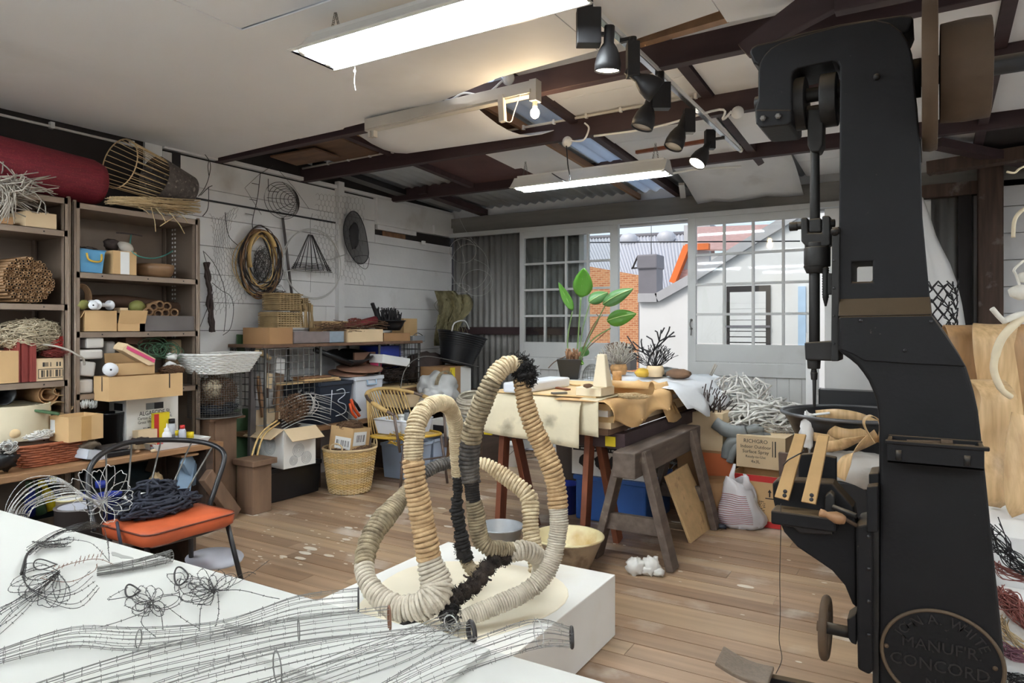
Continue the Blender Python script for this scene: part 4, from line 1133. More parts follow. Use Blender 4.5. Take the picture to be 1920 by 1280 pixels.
# tall arch two
kn = Z4(868,118,2.58)
wrap([Z4(850,108,2.58),Z4(815,96,2.56),Z4(775,118,2.54),Z4(740,165,2.53)],[.030,.031,.033,.034],.0058,'rope_tan',seed=15)
wrap([Z4(740,165,2.53),Z4(712,225,2.53),Z4(686,290,2.54),Z4(660,360,2.55),Z4(645,430,2.56)],[.034,.036,.037,.037,.036],.0078,'rope_olive',seed=16)
wrap([Z4(646,425,2.56),Z4(638,500,2.57),Z4(642,560,2.58),Z4(650,605,2.58)],[.036,.036,.036,.032],.0078,'rope_char',seed=17)
wrap([Z4(649,600,2.58),Z4(652,640,2.58),Z4(657,682,2.58)],[.027,.027,.026],.0045,'rope_black',seed=18)
wrap([Z4(657,680,2.58),Z4(668,740,2.58),Z4(676,800,2.58),Z4(690,850,2.58),Z4(725,885,2.58),Z4(775,890,2.60),Z4(820,895,2.62)],[.028,.033,.034,.033,.031,.030,.028],.0055,'rope_olive',seed=19)
wrap([Z4(862,165,2.58),Z4(876,240,2.57),Z4(898,320,2.56),Z4(930,400,2.56),Z4(965,475,2.56),Z4(995,550,2.55),Z4(1014,630,2.55),Z4(1020,712,2.54)],[.027,.031,.034,.035,.036,.037,.036,.036],.0078,'rope_gold',seed=20)
wrap([Z4(1020,705,2.54),Z4(1024,780,2.53),Z4(1015,850,2.52),Z4(1000,920,2.51),Z4(970,990,2.49),Z4(920,1045,2.47)],[.034,.033,.032,.032,.032,.032],.0045,'rope_grey',seed=21)
wrap([Z4(920,1045,2.47),Z4(860,1085,2.45),Z4(790,1115,2.42),Z4(720,1145,2.40),Z4(655,1170,2.38),Z4(595,1195,2.36)],[.032,.031,.031,.031,.029,.026],.0045,'rope_grey',seed=22)
# dark woolly link lying on the plinth and the frayed knots
def woolly(pts,rad,m,nm,seed,fr=900,hair=.012):
    random.seed(seed);P_ = spline(pts,8);mb = MB()
    R = [rad*(1+.22*sin(i*1.1+seed)) for i in range(len(P_))]
    mb.tube(P_,R,12)
    for _ in range(fr):
        i = random.randrange(len(P_));d = V(rnd(-1,1),rnd(-1,1),rnd(-1,1)).normalized();a = P_[i]+d*R[i]*.9+V(rnd(-1,1),rnd(-1,1),rnd(-1,1))*.006
        e = d+V(rnd(-1,1),rnd(-1,1),rnd(-1,1))*.7
        mb.tube([a,a+e*hair*.6,a+(e+V(rnd(-1,1),rnd(-1,1),rnd(-1,1))*.8)*hair*.8],.0014,3,caps=False)
    mb.build(nm,m,rs)
woolly([Z4(805,920,2.62),Z4(750,935,2.58),Z4(705,985,2.54),Z4(665,1040,2.50),Z4(615,1075,2.46),Z4(575,1105,2.43),Z4(545,1150,2.39)],.027,'rope_brown','woolly_link',5,1300,.008)
woolly([Z4(555,1135,2.38),Z4(552,1170,2.36),Z4(570,1205,2.355)],.03,'rope_black','end_knot',6,400,.008)
woolly([Z4(545,1120,2.40),Z4(480,1165,2.36),Z4(410,1195,2.33),Z4(350,1215,2.30)],.007,'rope_black','tail_cord',7,120,.006)
woolly([kn+V(-.02,0,.02),kn+V(.01,0,-.01),kn+V(.015,0,-.035)],.034,'rope_black','top_knot',8,1800,.011)
woolly([Z4(600,870,2.79),Z4(626,935,2.79)],.026,'rope_black','shaggy_wrap',9,300,.008)
MB().tube(ring(Z4(808,915,2.62),.034,(V(1,.2,.1)),24),.002,6,closed=True).build('end_wire','wire_light',rs)
wr = MB();random.seed(4)
for k in range(6):
    c = Z4(588,578,2.77);wr.tube(spline([c+V(rnd(-.02,.02),rnd(-.02,.02),rnd(-.01,.01)) for _ in range(5)],4),.0012,4)
wr.build('binding_wire','wire_light',rs)
c = Z4(615,1000,2.77);MB().tube(spline([c,c+V(.02,0,-.006),c+V(.06,.02,.0),c+V(.12,.02,-.005)],4),.004,6).build('bent_rod','twig_dark',rs)
# ================================================================== generic boxes
def carton(label,lo,hi,rz=0.0,m='card',th=.005,flaps=(),closed=False,tape=None,name='cardboard_box',cat='box',group=None,fold=None):
    """cardboard box between lo and hi (before turning rz about its centre); flaps = [(side, angle, length)]; angle 0 stands up, 90 folds outwards level, >90 hangs"""
    lo = Vector(lo);hi = Vector(hi);c = (lo+hi)/2;base = V(c.x,c.y,lo.z);M = Matrix.Translation(base) @ Matrix.Rotation(rz,4,'Z') @ Matrix.Translation(-base)
    t = thing(name,label,cat,base,group)
    b = MB();b.box(lo,(hi.x,hi.y,lo.z+th),M)
    for a,e in (((lo.x,lo.y),(hi.x,lo.y+th)),((lo.x,hi.y-th),(hi.x,hi.y)),((lo.x,lo.y+th),(lo.x+th,hi.y-th)),((hi.x-th,lo.y+th),(hi.x,hi.y-th))):
        b.box((a[0],a[1],lo.z+th),(e[0],e[1],hi.z),M)
    b.build('body',m,t)
    if closed:
        mid = (lo.y+hi.y)/2
        MB().box((lo.x,lo.y,hi.z-.001),(hi.x,mid-.001,hi.z+th),M).build('flap',m,t);MB().box((lo.x,mid+.001,hi.z-.001),(hi.x,hi.y,hi.z+th),M).build('flap',m,t)
    for side,ang,L in flaps:
        a = radians(ang);q = []
        if side == '+x': e0,e1,o = V(hi.x,lo.y,hi.z),V(hi.x,hi.y,hi.z),V(1,0,0)
        if side == '-x': e0,e1,o = V(lo.x,hi.y,hi.z),V(lo.x,lo.y,hi.z),V(-1,0,0)
        if side == '+y': e0,e1,o = V(hi.x,hi.y,hi.z),V(lo.x,hi.y,hi.z),V(0,1,0)
        if side == '-y': e0,e1,o = V(lo.x,lo.y,hi.z),V(hi.x,lo.y,hi.z),V(0,-1,0)
        d = V(0,0,cos(a))+o*sin(a);n = o*cos(a)-V(0,0,sin(a))
        MB().prism([M @ p for p in (e0,e1,e1+d*L,e0+d*L)],(M.to_3x3() @ n)*th*.8).build('flap',m if not fold else fold,t)
    if tape:
        w = .028;my = (lo.y+hi.y)/2
        MB().box((hi.x,my-w,lo.z+.002),(hi.x+.0012,my+w,hi.z-.004),M).build('tape',tape,t)
    t.M = M;t.lo = lo;t.hi = hi
    return t
def on_face(t,side,fy,fz):
    """point on a side face of a carton; fy, fz from 0 to 1"""
    lo,hi = t.lo,t.hi
    if side == '+x': p = V(hi.x+.0012,lo.y+(hi.y-lo.y)*fy,lo.z+(hi.z-lo.z)*fz);r = V(0,1,0)
    else: p = V(lo.x+(hi.x-lo.x)*fy,lo.y-.0012,lo.z+(hi.z-lo.z)*fz);r = V(1,0,0)
    return t.M @ p,t.M.to_3x3() @ r
def print_on(t,side,txt,fy,fz,size,m='ink',maxw=None):
    p,r = on_face(t,side,fy,fz);return text(txt,t,p,r,(0,0,1),size,m,.0003,maxw=maxw)
def patch(t,side,y0,z0,y1,z1,m,nm='sticker',off=.0006):
    a,r = on_face(t,side,y0,z0);b,_ = on_face(t,side,y1,z0);c,_ = on_face(t,side,y1,z1);d,_ = on_face(t,side,y0,z1)
    n = r.cross(V(0,0,1)).normalized()
    return MB().prism([a,b,c,d],n*off).build(nm,m,t)
def bars(t,side,y0,z0,y1,z1,n,seed=1,m='ink'):
    random.seed(seed);mb = MB();a,r = on_face(t,side,0,0);nn = r.cross(V(0,0,1)).normalized();k = 0
    for i in range(n):
        if random.random() < .4: continue
        f0 = y0+(y1-y0)*i/n;f1 = f0+(y1-y0)/n*random.choice((.5,.9))
        a,_ = on_face(t,side,f0,z0);b,_ = on_face(t,side,f1,z0);c,_ = on_face(t,side,f1,z1);d,_ = on_face(t,side,f0,z1)
        mb.prism([p+nn*.0006 for p in (a,b,c,d)],nn*.0004)
    return mb.build('barcode',m,t)
def fyz(u,v,xf): p = PX(u,v,xf);return p.y,p.z
def shelfbox(label,u0,v0,u1,v1,xf,depth,**k):
    """carton whose front face fills a pixel rectangle on the plane x = xf"""
    y0,_ = fyz(u0,v1,xf);y1,_ = fyz(u1,v1,xf);_,z1 = fyz((u0+u1)/2,v0,xf);_,z0 = fyz((u0+u1)/2,v1,xf)
    z0 = k.pop('z0',z0)
    return carton(label,(xf-depth,y0,z0),(xf,y1,z1),**k)
# ================================================================== steel shelving along the left wall
XS = -4.25
def shelving(label,y0,y1,top,levels,holes):
    t = thing('steel_shelving',label,'shelving',(XS-.19,(y0+y1)/2,0))
    w = .035
    for x in (XS-w,-4.625):
        for y in (y0,y1-w):
            MB().box((x,y,0),(x+w,y+.003,top)).box((x+(w-.003 if x > -4.4 else 0),y,0),(x+(w if x > -4.4 else .003),y+w,top)).build('upright','steel_shelf',t)
    MB().cyl((XS-.008,y0+.010,0),(XS-.008,y0+.010,top+.01),.011,n=10).build('front_edge','steel_shelf',t)
    MB().cyl((XS-.008,y1-.010,0),(XS-.008,y1-.010,top+.01),.011,n=10).build('front_edge','steel_shelf',t)
    MB().box((-4.632,y0+.003,0),(-4.628,y1-.003,top-.02)).build('back_panel','steel_shelf_in',t)
    MB().box((-4.62,y1-.006,0),(XS-.04,y1-.003,top-.03)).build('side_panel','steel_shelf_in',t)
    for z in levels+[top]:
        MB().box((-4.625,y0+.004,z-.035),(XS-.002,y1-.004,z-.032)).box((XS-.005,y0+.015,z-.035),(XS,y1-.015,z)).box((-4.625,y0+.004,z-.003),(XS,y1-.004,z)).build('shelf','steel_shelf',t)
    if holes:
        for xs_ in (-4.55,-4.52,-4.30,-4.285):
            mb = MB()
            for k in range(36):
                z = .95+k*.03
                mb.box((xs_-.006,y1-.0085,z),(xs_+.006,y1-.0056,z+.013))
            h = mb.build('perforations','wall_white',t);h.ob['kind'] = 'stuff'
    for z in levels:
        for f in (.2,.55,.85): MB().lathe([(0,0),(.004,0),(.004,.002),(0,.002)],(XS,y0+(y1-y0)*f,z-.018),8,(1,0,0)).build('screw','ink',t)
    return t
SHA = shelving('tan steel shelving unit holding the cane bundle and raffia',1.18,2.125,2.04,[1.852,1.428,.993,.68],False)
SHB = shelving('tan steel shelving unit holding the blue crate and open cartons',2.14,2.955,2.025,[1.62,1.27,.905,.54],True)
# ---- long plank bench in front of the shelving
bn = thing('plank_bench','long low plank bench running in front of the steel shelving','bench',(-4.2,2.2,0))
MB().box((-4.245,1.2,.505),(-4.0,2.955,.54)).build('plank','mid_wood',bn,bevel=.004)
for yy in (1.4,2.86): MB().box((-4.22,yy,0),(-4.05,yy+.05,.505)).build('leg','dark_wood',bn)
# ---- on top of the shelving
rm = thing('red_mesh_roll','fat roll of dark red woven mesh lying on top of the shelving','roll',(-4.42,1.9,2.04))
yr = 2.40;cx,cz,R = -4.44,2.185,.142
prof = [(0,0),(.09,.0),(.125,.02),(R,.075),(R+.002,.4),(R,.62)]
MB().lathe(prof,(cx,yr,cz),36,(0,-1,.06)).build('weave','mesh_red',rm)
gr = MB()
for k in range(22):
    a = 2*pi*k/22
    gr.tube([V(cx+R*.98*cos(a),1.78,cz+.035+R*.98*sin(a)),V(cx+R*cos(a),1.1,cz+.07+R*sin(a))],.003,4)
for k in range(9): gr.tube(ring(V(cx,1.76-k*.05,cz+.036+k*.003),R,(0,1,0),24),.0025,4,closed=True)
g_ = gr.build('open_weave','mesh_red',rm);g_.ob['kind'] = 'stuff'
# conical wire trap basket
cb = thing('trap_basket','conical basket with open cane ribs and woven dark end on top of the shelving','basket',PX(280,375,-4.42))
a = PX(238,312,-4.40);b = PX(352,358,-4.45);ax = (b-a).normalized();Ln = (b-a).length;x_,y_ = frame_of(ax)
ribs = MB();r0,r1 = .158,.105
for k in range(26):
    th = 2*pi*k/26;d = x_*cos(th)+y_*sin(th);ribs.tube([a-ax*.05+d*(r0*1.02),a+ax*(Ln*.5)+d*((r0+r1)/2+.005),b+d*r1],.0028,5)
ribs.build('ribs','straw',cb)
MB().tube(ring(a-ax*.05,r0*1.03,ax,32),.004,6,closed=True).build('hoop','straw',cb)
mat('basket_dark',s(92,84,80),0.8,var=0.35,scale=30,stretch=(1,1,1),spots=(s(160,150,142),40,0.58,0.7))
MB().lathe([(r0*.93,Ln*.42),(r0*.88,Ln*.55),(r1+.004,Ln*1.0),(r1*.8,Ln*1.03),(0,Ln*1.03)],a,30,ax).build('woven_end','basket_dark',cb)
sw = thing('straw_bundle','loose bundle of pale straw splints spilling off the shelving top','bundle',PX(290,400,-4.3))
random.seed(5);mb = MB()
for k in range(170):
    p0 = PX(rnd(195,300),rnd(368,384),-4.30+rnd(-.08,.06));p1 = PX(rnd(300,378),rnd(374,404),-4.32+rnd(-.1,.08))
    mb.tube([p0,p0.lerp(p1,.5)+V(rnd(-.01,.02),0,rnd(-.012,.012)),p1],.0022,4)
for (u0,v0,u1,v1) in ((283,388,292,434),(318,398,346,438),(330,405,300,424),(292,390,310,416),(260,388,280,402),(335,400,352,418)):
    p0 = PX(u0,v0,-4.24);p1 = PX(u1,v1,-4.20);mb.tube([p0,p0.lerp(p1,.6)+V(.01,0,.004),p1],.003,4)
q = mb.build('splints','straw',sw);q.ob['kind'] = 'stuff'
tg = thing('twig_bundle','heap of dry grey twigs hanging over the edge of the shelving top','twigs',PX(30,372,-4.3))
random.seed(6);mb = MB()
for k in range(120):
    p0 = PX(rnd(-30,40),rnd(325,372),-4.28+rnd(-.1,.08));p1 = p0+V(rnd(-.05,.1),rnd(-.1,.22),rnd(-.10,.08))
    mb.tube([p0,p0.lerp(p1,.5)+V(rnd(-.02,.03),0,rnd(-.02,.02)),p1],rnd(.0018,.0045),4)
for k in range(30):
    p0 = PX(rnd(0,25),rnd(340,366),-4.22);p1 = PX(rnd(-10,30),rnd(385,420),-4.18);mb.tube([p0,p0.lerp(p1,.5)+V(.03,0,0),p1],.0025,4)
for (u0,v0,u1,v1) in ((40,368,110,352),(52,366,64,336),(78,372,70,400),(80,374,86,402),(20,376,60,392)):
    p0 = PX(u0,v0,-4.22);p1 = PX(u1,v1,-4.18);mb.tube([p0,p0.lerp(p1,.5)+V(.01,0,.01),p1],.003,4)
q = mb.build('twigs','twig_grey',tg);q.ob['kind'] = 'stuff'
# ---- unit A, upper shelf
t = shelfbox('battered long kraft carton on the upper shelf under the twigs',48,400,106,427,-4.27,.3,z0=1.853,closed=True,m='card_pale')
shelfbox('small dark brown box beside the battered carton on the upper shelf',-40,405,25,428,-4.29,.25,z0=1.853,closed=True,m='card_dark')
# cane bundle
cbn = thing('cane_bundle','round bundle of cut hollow canes stacked end-on on the shelf','bundle',PX(55,566,-4.3))
random.seed(8);c0 = PX(56,526,-4.26);Rb = .126;rc = .0088
me = MB().lathe([(rc*.62,-.004),(rc*.62,.0),(rc,.0),(rc,-.36),(0,-.36)],(0,0,0),10,(1,0,0)).lathe([(0,-.012),(rc*.64,-.012),(rc*.64,-.001)],(0,0,0),10,(1,0,0))
first = me.build('cane','bamboo_cut',cbn);first.ob.location = Vector((0,0,0));base_me = first.ob.data
# the builder centred the mesh on the bundle's origin, so shift it back once
for v in base_me.vertices: v.co += cbn.matrix_world_loc
base_me.materials.append(K('ink'))
for p_ in base_me.polygons:
    if p_.index >= 40: p_.material_index = 1
k = 0
mats_c = ['bamboo_cut','bamboo_dark']
me_b = base_me.copy();me_b.materials.clear();me_b.materials.append(K('cane_dark'));me_b.materials.append(K('ink'))
row = 0;zz = -Rb
while zz <= Rb+1e-6:
    wlim = sqrt(max(0,Rb*Rb-zz*zz));off = (row % 2)*rc
    yy = -wlim+off*.5
    while yy <= wlim:
        p = c0+V(rnd(-.02,.006),yy+rnd(-.002,.002),zz+rnd(-.002,.002))
        o = first.ob if k == 0 else bpy.data.objects.new('cane',base_me if random.random() < .6 else me_b)
        if k: COL.objects.link(o);o.parent = cbn.ob
        o.location = p-cbn.matrix_world_loc;k += 1
        yy += rc*2.15
    zz += rc*1.9;row += 1
cbn2 = thing('cane_bundle','second dark cane bundle lying along the shelf behind the cut ends','bundle',PX(10,560,-4.45))
mb = MB();random.seed(9)
for j in range(9):
    for i in range(4):
        z = 1.445+i*.03+j % 2*.01;x = -4.3-j*.035;mb.tube([V(x,1.2,z+.03),V(x+rnd(-.01,.01),1.62,z+.025)],.015,7)
mb.build('canes','cane_dark',cbn2)
# ---- unit A, lower shelf: raffia, red folders, barcode carton
t = shelfbox('plain tan carton at the end of the shelf beside the red folders',-30,660,35,716,-4.26,.3,z0=.994,closed=True)
random.seed(12)
ys0,ys1 = fyz(32,700,-4.27)[0],fyz(66,700,-4.27)[0]
for k in range(9):
    f = k/9;y = ys0+(ys1-ys0)*f
    r = thing('maroon_folder','upright dark red folder in the row beside the barcode carton','folder',(-4.33,y,.994),'dark red folders standing on the shelf')
    MB().box((-4.42+rnd(-.02,.02),y,.994),(-4.265+rnd(-.01,.008),y+.0105,1.225+rnd(-.012,.012))).build('slat','maroon',r)
t = shelfbox('white carton with printed barcode on the shelf below the raffia',68,673,125,709,-4.265,.3,z0=.994,closed=True,m='card_pale')
patch(t,'+x',.06,.12,.94,.56,'ink','frame_print');patch(t,'+x',.08,.15,.92,.53,'card_pale','frame_print',.0009);bars(t,'+x',.12,.18,.88,.50,26,3)
bars(t,'+x',.2,.66,.8,.86,12,5)
rf_ = thing('raffia_heap','big tangled heap of dry pale raffia filling the shelf','raffia',PX(60,660,-4.35))
mb = MB();tangle(mb,PX(58,628,-4.35)+V(0,0,0),(.11,.18,.095),480,.0024,4,10,1.0,21)
q = mb.build('strands','raffia',rf_);q.ob['kind'] = 'stuff'
MB().blob(PX(58,634,-4.40),(.07,.12,.055),14,9,.3,3).build('inner_mass','twig_brown',rf_)
rn = thing('red_netting','bunched orange and dark red netting behind the raffia','netting',PX(105,660,-4.33))
mb = MB();tangle(mb,PX(104,640,-4.33),(.08,.075,.05),150,.0016,4,9,1.0,22);mb.build('strands','red',rn).ob['kind'] = 'stuff'
mb = MB();tangle(mb,PX(108,662,-4.30),(.06,.09,.028),160,.0015,4,9,1.0,23);mb.build('tail','maroon',rn).ob['kind'] = 'stuff'
sk = thing('bent_stick','long bent grey stick poking out between the two shelving units','stick',PX(100,660,-4.2))
MB().tube(spline([PX(70,645,-4.28),PX(100,648,-4.22),PX(128,656,-4.18),PX(146,666,-4.16),PX(156,672,-4.17),PX(158,684,-4.18)],5),[.006]*26,6).build('stick','twig_grey',sk)
# ---- unit A, bottom: strap coil, tube and hessian rolls
sc_ = thing('felt_strap_coil','large coil of wide pale felt strap under the red folders','coil',PX(40,812,-4.3))
cc = V(-4.36,fyz(30,780,-4.36)[0]-.03,.682)
for k in range(7):
    r = .19-k*.022;MB().lathe([(r-.009,.0),(r,.0),(r,.19-.004*k),(r-.009,.19-.004*k),(r-.009,.0)],cc,44).build('turn','felt_beige',sc_,bevel=.002)
bt_ = thing('cardboard_tube','short dark grey tube lying across the felt strap coil','tube',PX(12,760,-4.25))
MB().lathe([(0,0),(.062,0),(.062,.22),(.055,.22),(.055,.01),(0,.01)],V(-4.5,fyz(12,740,-4.3)[0]-.02,.935),24,(1,0,0)).build('tube','black_plastic',bt_)
def roll(label,c,r,L,m,turns=3,squash=.75,name='hessian_roll',cat='roll'):
    t = thing(name,label,cat,V(c[0],c[1],c[2]-r*squash));pts = []
    n = turns*18
    for i in range(n+1):
        a = 2*pi*i/18;rr = r*(.45+.55*i/n);pts.append((rr*cos(a),rr*sin(a)*squash))
    rows = [[V(c[0]-L*k,c[1]+p[0],c[2]+p[1]) for p in pts] for k in (0,1)]
    MB().sheet(rows,.004).build('cloth',m,t);return t
roll('rolled hessian cloth lying uppermost beside the felt coil',PX(114,731,-4.26),.055,.3,'hessian',1,.7)
roll('rolled dark hessian cloth standing between the felt coil and the shelf post',PX(90,738,-4.28),.06,.28,'card_dark',2,1.0)
roll('rolled hessian cloth with a wide open mouth under the smaller roll',PX(113,762,-4.25),.078,.3,'hessian',1,.65)
# ================================================================== unit B contents
# blue crate with yellow handle
bc = thing('blue_crate','light blue plastic crate with a yellow handle full of dark scraps','crate',PX(174,508,-4.3))
y0,z0 = fyz(148,506,-4.27);y1,z1 = fyz(196,471,-4.27);zb0 = 1.621
cr = MB();a = [V(-4.5,y0+.012,zb0),V(-4.275,y0+.012,zb0),V(-4.275,y1-.012,zb0),V(-4.5,y1-.012,zb0)];b = [V(-4.51,y0,z1),V(-4.262,y0,z1),V(-4.262,y1,z1),V(-4.51,y1,z1)]
cr.add(a+b,[(0,3,2,1),(0,1,5,4),(1,2,6,5),(2,3,7,6),(3,0,4,7)]);cr.build('tub','sky_plastic',bc)
MB().tube([b[0],b[1],b[2],b[3]],.006,6,closed=True).build('rim','sky_plastic',bc)
MB().tube(spline([V(-4.262,y0+.04,z1-.02),V(-4.256,y0+.045,z1-.055),V(-4.25,y0+.07,z1-.068),V(-4.25,y1-.045,z1-.068),V(-4.256,y1-.025,z1-.055),V(-4.262,y1-.022,z1-.02)],4),.006,8).build('handle','yellow_tie',bc)
random.seed(14)
dk = MB()
for k in range(14):
    p = V(rnd(-4.48,-4.29),rnd(y0+.02,y1-.02),z1-.01+rnd(0,.03));dk.blob(p,(rnd(.02,.04),rnd(.02,.035),rnd(.012,.03)),7,5,.4,k)
sc2 = thing('dark_scraps','dark rolled scraps heaped in the light blue crate','scraps',V(-4.38,(y0+y1)/2,z1-.02));dk.build('scraps','twig_dark',sc2).ob['kind'] = 'stuff'
t = shelfbox('square tan carton with white tape beside the blue crate',212,471,256,511,-4.262,.26,z0=1.621,tape='paper')
pn = thing('pine_cone','pale grey cone lying on the taped carton','cone',PX(234,470,-4.35))
MB().lathe([(0,0),(.012,.004),(.028,.03),(.036,.055),(.034,.075),(.022,.095),(0,.1)],PX(222,455,-4.34),14,(.7,.45,-.55)).build('cone','twig_grey',pn)
pn2 = thing('dark_bundle','dark leathery bundle lying on the taped carton beside the cone','bundle',PX(212,468,-4.38))
MB().blob(PX(210,459,-4.38),(.05,.05,.035),12,8,.5,4).build('bundle','twig_dark',pn2)
bw = thing('wooden_bowl','round brown turned bowl on the shelf beside the taped carton','bowl',PX(288,512,-4.36))
c = PX(290,514,-4.40);c.z = 1.621
MB().lathe([(0,0),(.085,.0),(.105,.02),(.118,.06),(.116,.088),(.108,.09),(.104,.06),(0,.02)],c,32).build('bowl','ceramic_brown',bw)
hs = thing('green_hose','thin teal hose looping down over the brown bowl','hose',PX(285,482,-4.3))
MB().tube(spline([PX(246,440,-4.40),PX(244,462,-4.30),PX(250,474,-4.26),PX(266,482,-4.24),PX(290,484,-4.25),PX(310,478,-4.28),PX(324,470,-4.34)],6),.0042,6).build('hose','teal_hose',hs)
MB().tube(spline([PX(218,436,-4.42),PX(248,439,-4.40),PX(266,442,-4.42)],4),.005,6).build('cross_stick','twig_dark',hs)
# second shelf of unit B
t = shelfbox('tan carton with a torn front under the white spools',159,582,219,620,-4.255,.2,z0=1.271,flaps=[('-y',150,.05)])
t = shelfbox('low tan carton with an open front flap beside the torn carton',221,606,272,617,-4.262,.2,z0=1.271,m='card',flaps=[('+x',18,.085)])
tr_ = thing('grey_tray','long shallow grey metal tray holding short bamboo pieces','tray',PX(320,615,-4.3))
y0,_ = fyz(262,610,-4.262);y1,_ = fyz(367,610,-4.262);zt_ = PX(320,592,-4.262).z
tm = MB();tm.box((-4.58,y0,1.271),(-4.262,y1,1.275));tm.box((-4.266,y0,1.275),(-4.262,y1,zt_));tm.box((-4.58,y0,1.275),(-4.576,y1,zt_));tm.box((-4.576,y0,1.275),(-4.266,y0+.004,zt_));tm.box((-4.576,y1-.004,1.275),(-4.266,y1,zt_))
mat('grey_tin',s(104,98,96),0.5,0.2,var=0.1)
tm.build('tray','grey_tin',tr_)
random.seed(15)
for k,(u,v) in enumerate(((280,584),(297,588),(311,586),(327,586),(300,571),(313,574),(288,575))):
    c = PX(u,v,-4.275);b_ = thing('bamboo_section','short cut bamboo section stacked in the grey metal tray','bamboo',c+V(-.06,0,-.03),'bamboo sections in the grey tray')
    MB().lathe([(.018,.0),(.0285,.0),(.0285,-.13),(0,-.13)],c,14,(1,-.3 if k % 2 else -.1,.08)).build('wall','bamboo_cut',b_);MB().lathe([(0,-.03),(.018,-.03),(.018,0)],c,14,(1,-.3 if k % 2 else -.1,.08)).build('bore','bamboo_dark',b_)
gd = thing('gourd','round green brown gourd in the middle of the second shelf','gourd',PX(258,585,-4.36))
MB().blob(PX(257,575,-4.34),(.045,.05,.042),16,10,.1,2).build('gourd','gourd',gd)
def spool(label,a,b,R,r,m='spool_white',core='spool_white'):
    a = Vector(a);b = Vector(b);t = thing('spool',label,'spool',(a+b)/2-V(0,0,R));d = (b-a).normalized();L = (b-a).length
    MB().lathe([(r*.4,-.002),(R,-.002),(R,.006),(r,.008),(r,L-.008),(R,L-.006),(R,L+.002),(r*.4,L+.002)],a,22,d).build('reel',m,t)
    MB().lathe([(0,.0),(r*.4,0.0)],a-d*.001,14,d).lathe([(0,.0),(r*.4,0.0)],b+d*.003,14,d).build('hole','ink',t)
    return t
spool('empty white thread spool lying across the torn carton',PX(181,571,-4.22),PX(206,572,-4.30),.03,.012)
spool('white spool seen end-on resting on the torn carton',PX(175,572,-4.20),PX(172,570,-4.30),.026,.012)
bsk = thing('cane_coil_basket','dark cane coil tucked in the corner of the second shelf','basket',PX(155,565,-4.3))
for k in range(6): MB().tube(ring(PX(153,556,-4.33)+V(-.004*k,0,0),.05-.004*k,(1,-.35,0),24,.075-.004*k),.0045,6,closed=True).build('coil','cane_dark',bsk)
gl_ = thing('dried_leaf','dull green dried leaf curled on the corner of the second shelf','leaf',PX(157,580,-4.25))
MB().blob(PX(156,571,-4.26),(.02,.04,.028),10,7,.4,7).build('leaf','gourd',gl_)
lg = thing('dark_log','long dark log lying along the back of the second shelf','log',PX(250,566,-4.5))
MB().tube(spline([PX(168,566,-4.55),PX(230,566,-4.52),PX(300,575,-4.5),PX(345,580,-4.5)],4),.045,12).build('log','bamboo_dark',lg)
sb2 = thing('small_box','tiny open paper box among the bamboo on the second shelf','box',PX(230,588,-4.28))
MB().box(PX(222,586,-4.30)-V(.05,0,0),PX(240,577,-4.28)).build('box','card_pale',sb2)
# third level of unit B: white foam blocks, green wire, pink lidded box, spool
random.seed(16)
def foam(label,u0,v0,u1,v1,xf,dep,tilt=0.0,m='white_plastic',z0=None):
    y0,zb_ = fyz(u0,v1,xf);y1,_ = fyz(u1,v1,xf);_,zt_ = fyz(u0,v0,xf)
    if z0: zb_ = z0
    t = thing('foam_block',label,'block',(xf-dep/2,(y0+y1)/2,zb_))
    M = Matrix.Translation((xf,(y0+y1)/2,zb_)) @ Matrix.Rotation(tilt,4,'X') @ Matrix.Translation((-xf,-(y0+y1)/2,-zb_))
    MB().box((xf-dep,y0,zb_),(xf,y1,zt_),M).build('block',m,t,bevel=.012);return t
mat('foam_grey',s(206,202,196),0.7,var=0.06,scale=6,spots=(s(150,146,140),4,0.6,0.8))
foam('bottom pale foam block of the stack at the end of the lower shelf',147,712,176,736,-4.27,.3,m='foam_grey',z0=.906)
foam('tilted pale foam block in the middle of the white stack',147,678,178,706,-4.26,.3,radians(-8),m='foam_grey')
foam('flat white foam slab on top of the white stack',147,656,194,674,-4.25,.3,m='foam_grey')
foam('wrapped white roll lying on top of the foam slab',162,633,196,653,-4.26,.3,m='foam_grey')
foam('narrow upright pale foam strip behind the white stack',200,640,217,712,-4.34,.2,m='foam_grey')
bk = thing('brown_block','small reddish brown block above the pink lidded box','block',PX(252,645,-4.4));MB().box(PX(236,645,-4.42)-V(.1,0,0),PX(268,632,-4.42)).build('block','disc_brown',bk,bevel=.004)
gwire = thing('green_wire_coil','loose coil of green garden wire on the lower shelf','wire',PX(300,668,-4.3))
random.seed(17)
for k in range(16):
    c = PX(300+rnd(-22,26),653+rnd(-8,8),-4.33+rnd(-.03,.04));MB().tube(ring(c,rnd(.055,.085),V(1,rnd(-.5,.5),rnd(.2,.9)),26,rnd(.035,.06)),.0024,5,closed=True).build('loop','green_hose',gwire)
pt = thing('paper_bag_wedge','pale wedge-shaped paper packet behind the green wire coil','packet',PX(335,660,-4.45));MB().box(PX(322,690,-4.45)-V(.08,0,0),PX(352,636,-4.45)).build('packet','card_pale',pt,bevel=.01)
for k,(u,v) in enumerate(((322,668),(318,684),(332,690))):
    w_ = thing('white_bundle','crumpled white bundle beside the green wire coil','bundle',PX(u,v+8,-4.3),'crumpled white bundles by the green wire');MB().blob(PX(u,v,-4.28),(.03,.04,.022),10,7,.6,k).build('bundle','white_plastic',w_)
t = shelfbox('tan shoe-sized carton with a black label leaning lid',221,680,290,702,-4.16,.14,m='card',flaps=[('-x',8,.06)])
SHOE = t
lid = thing('box_lid','pink and cream cardboard lid propped on the shoe-sized carton','lid',PX(260,668,-4.2))
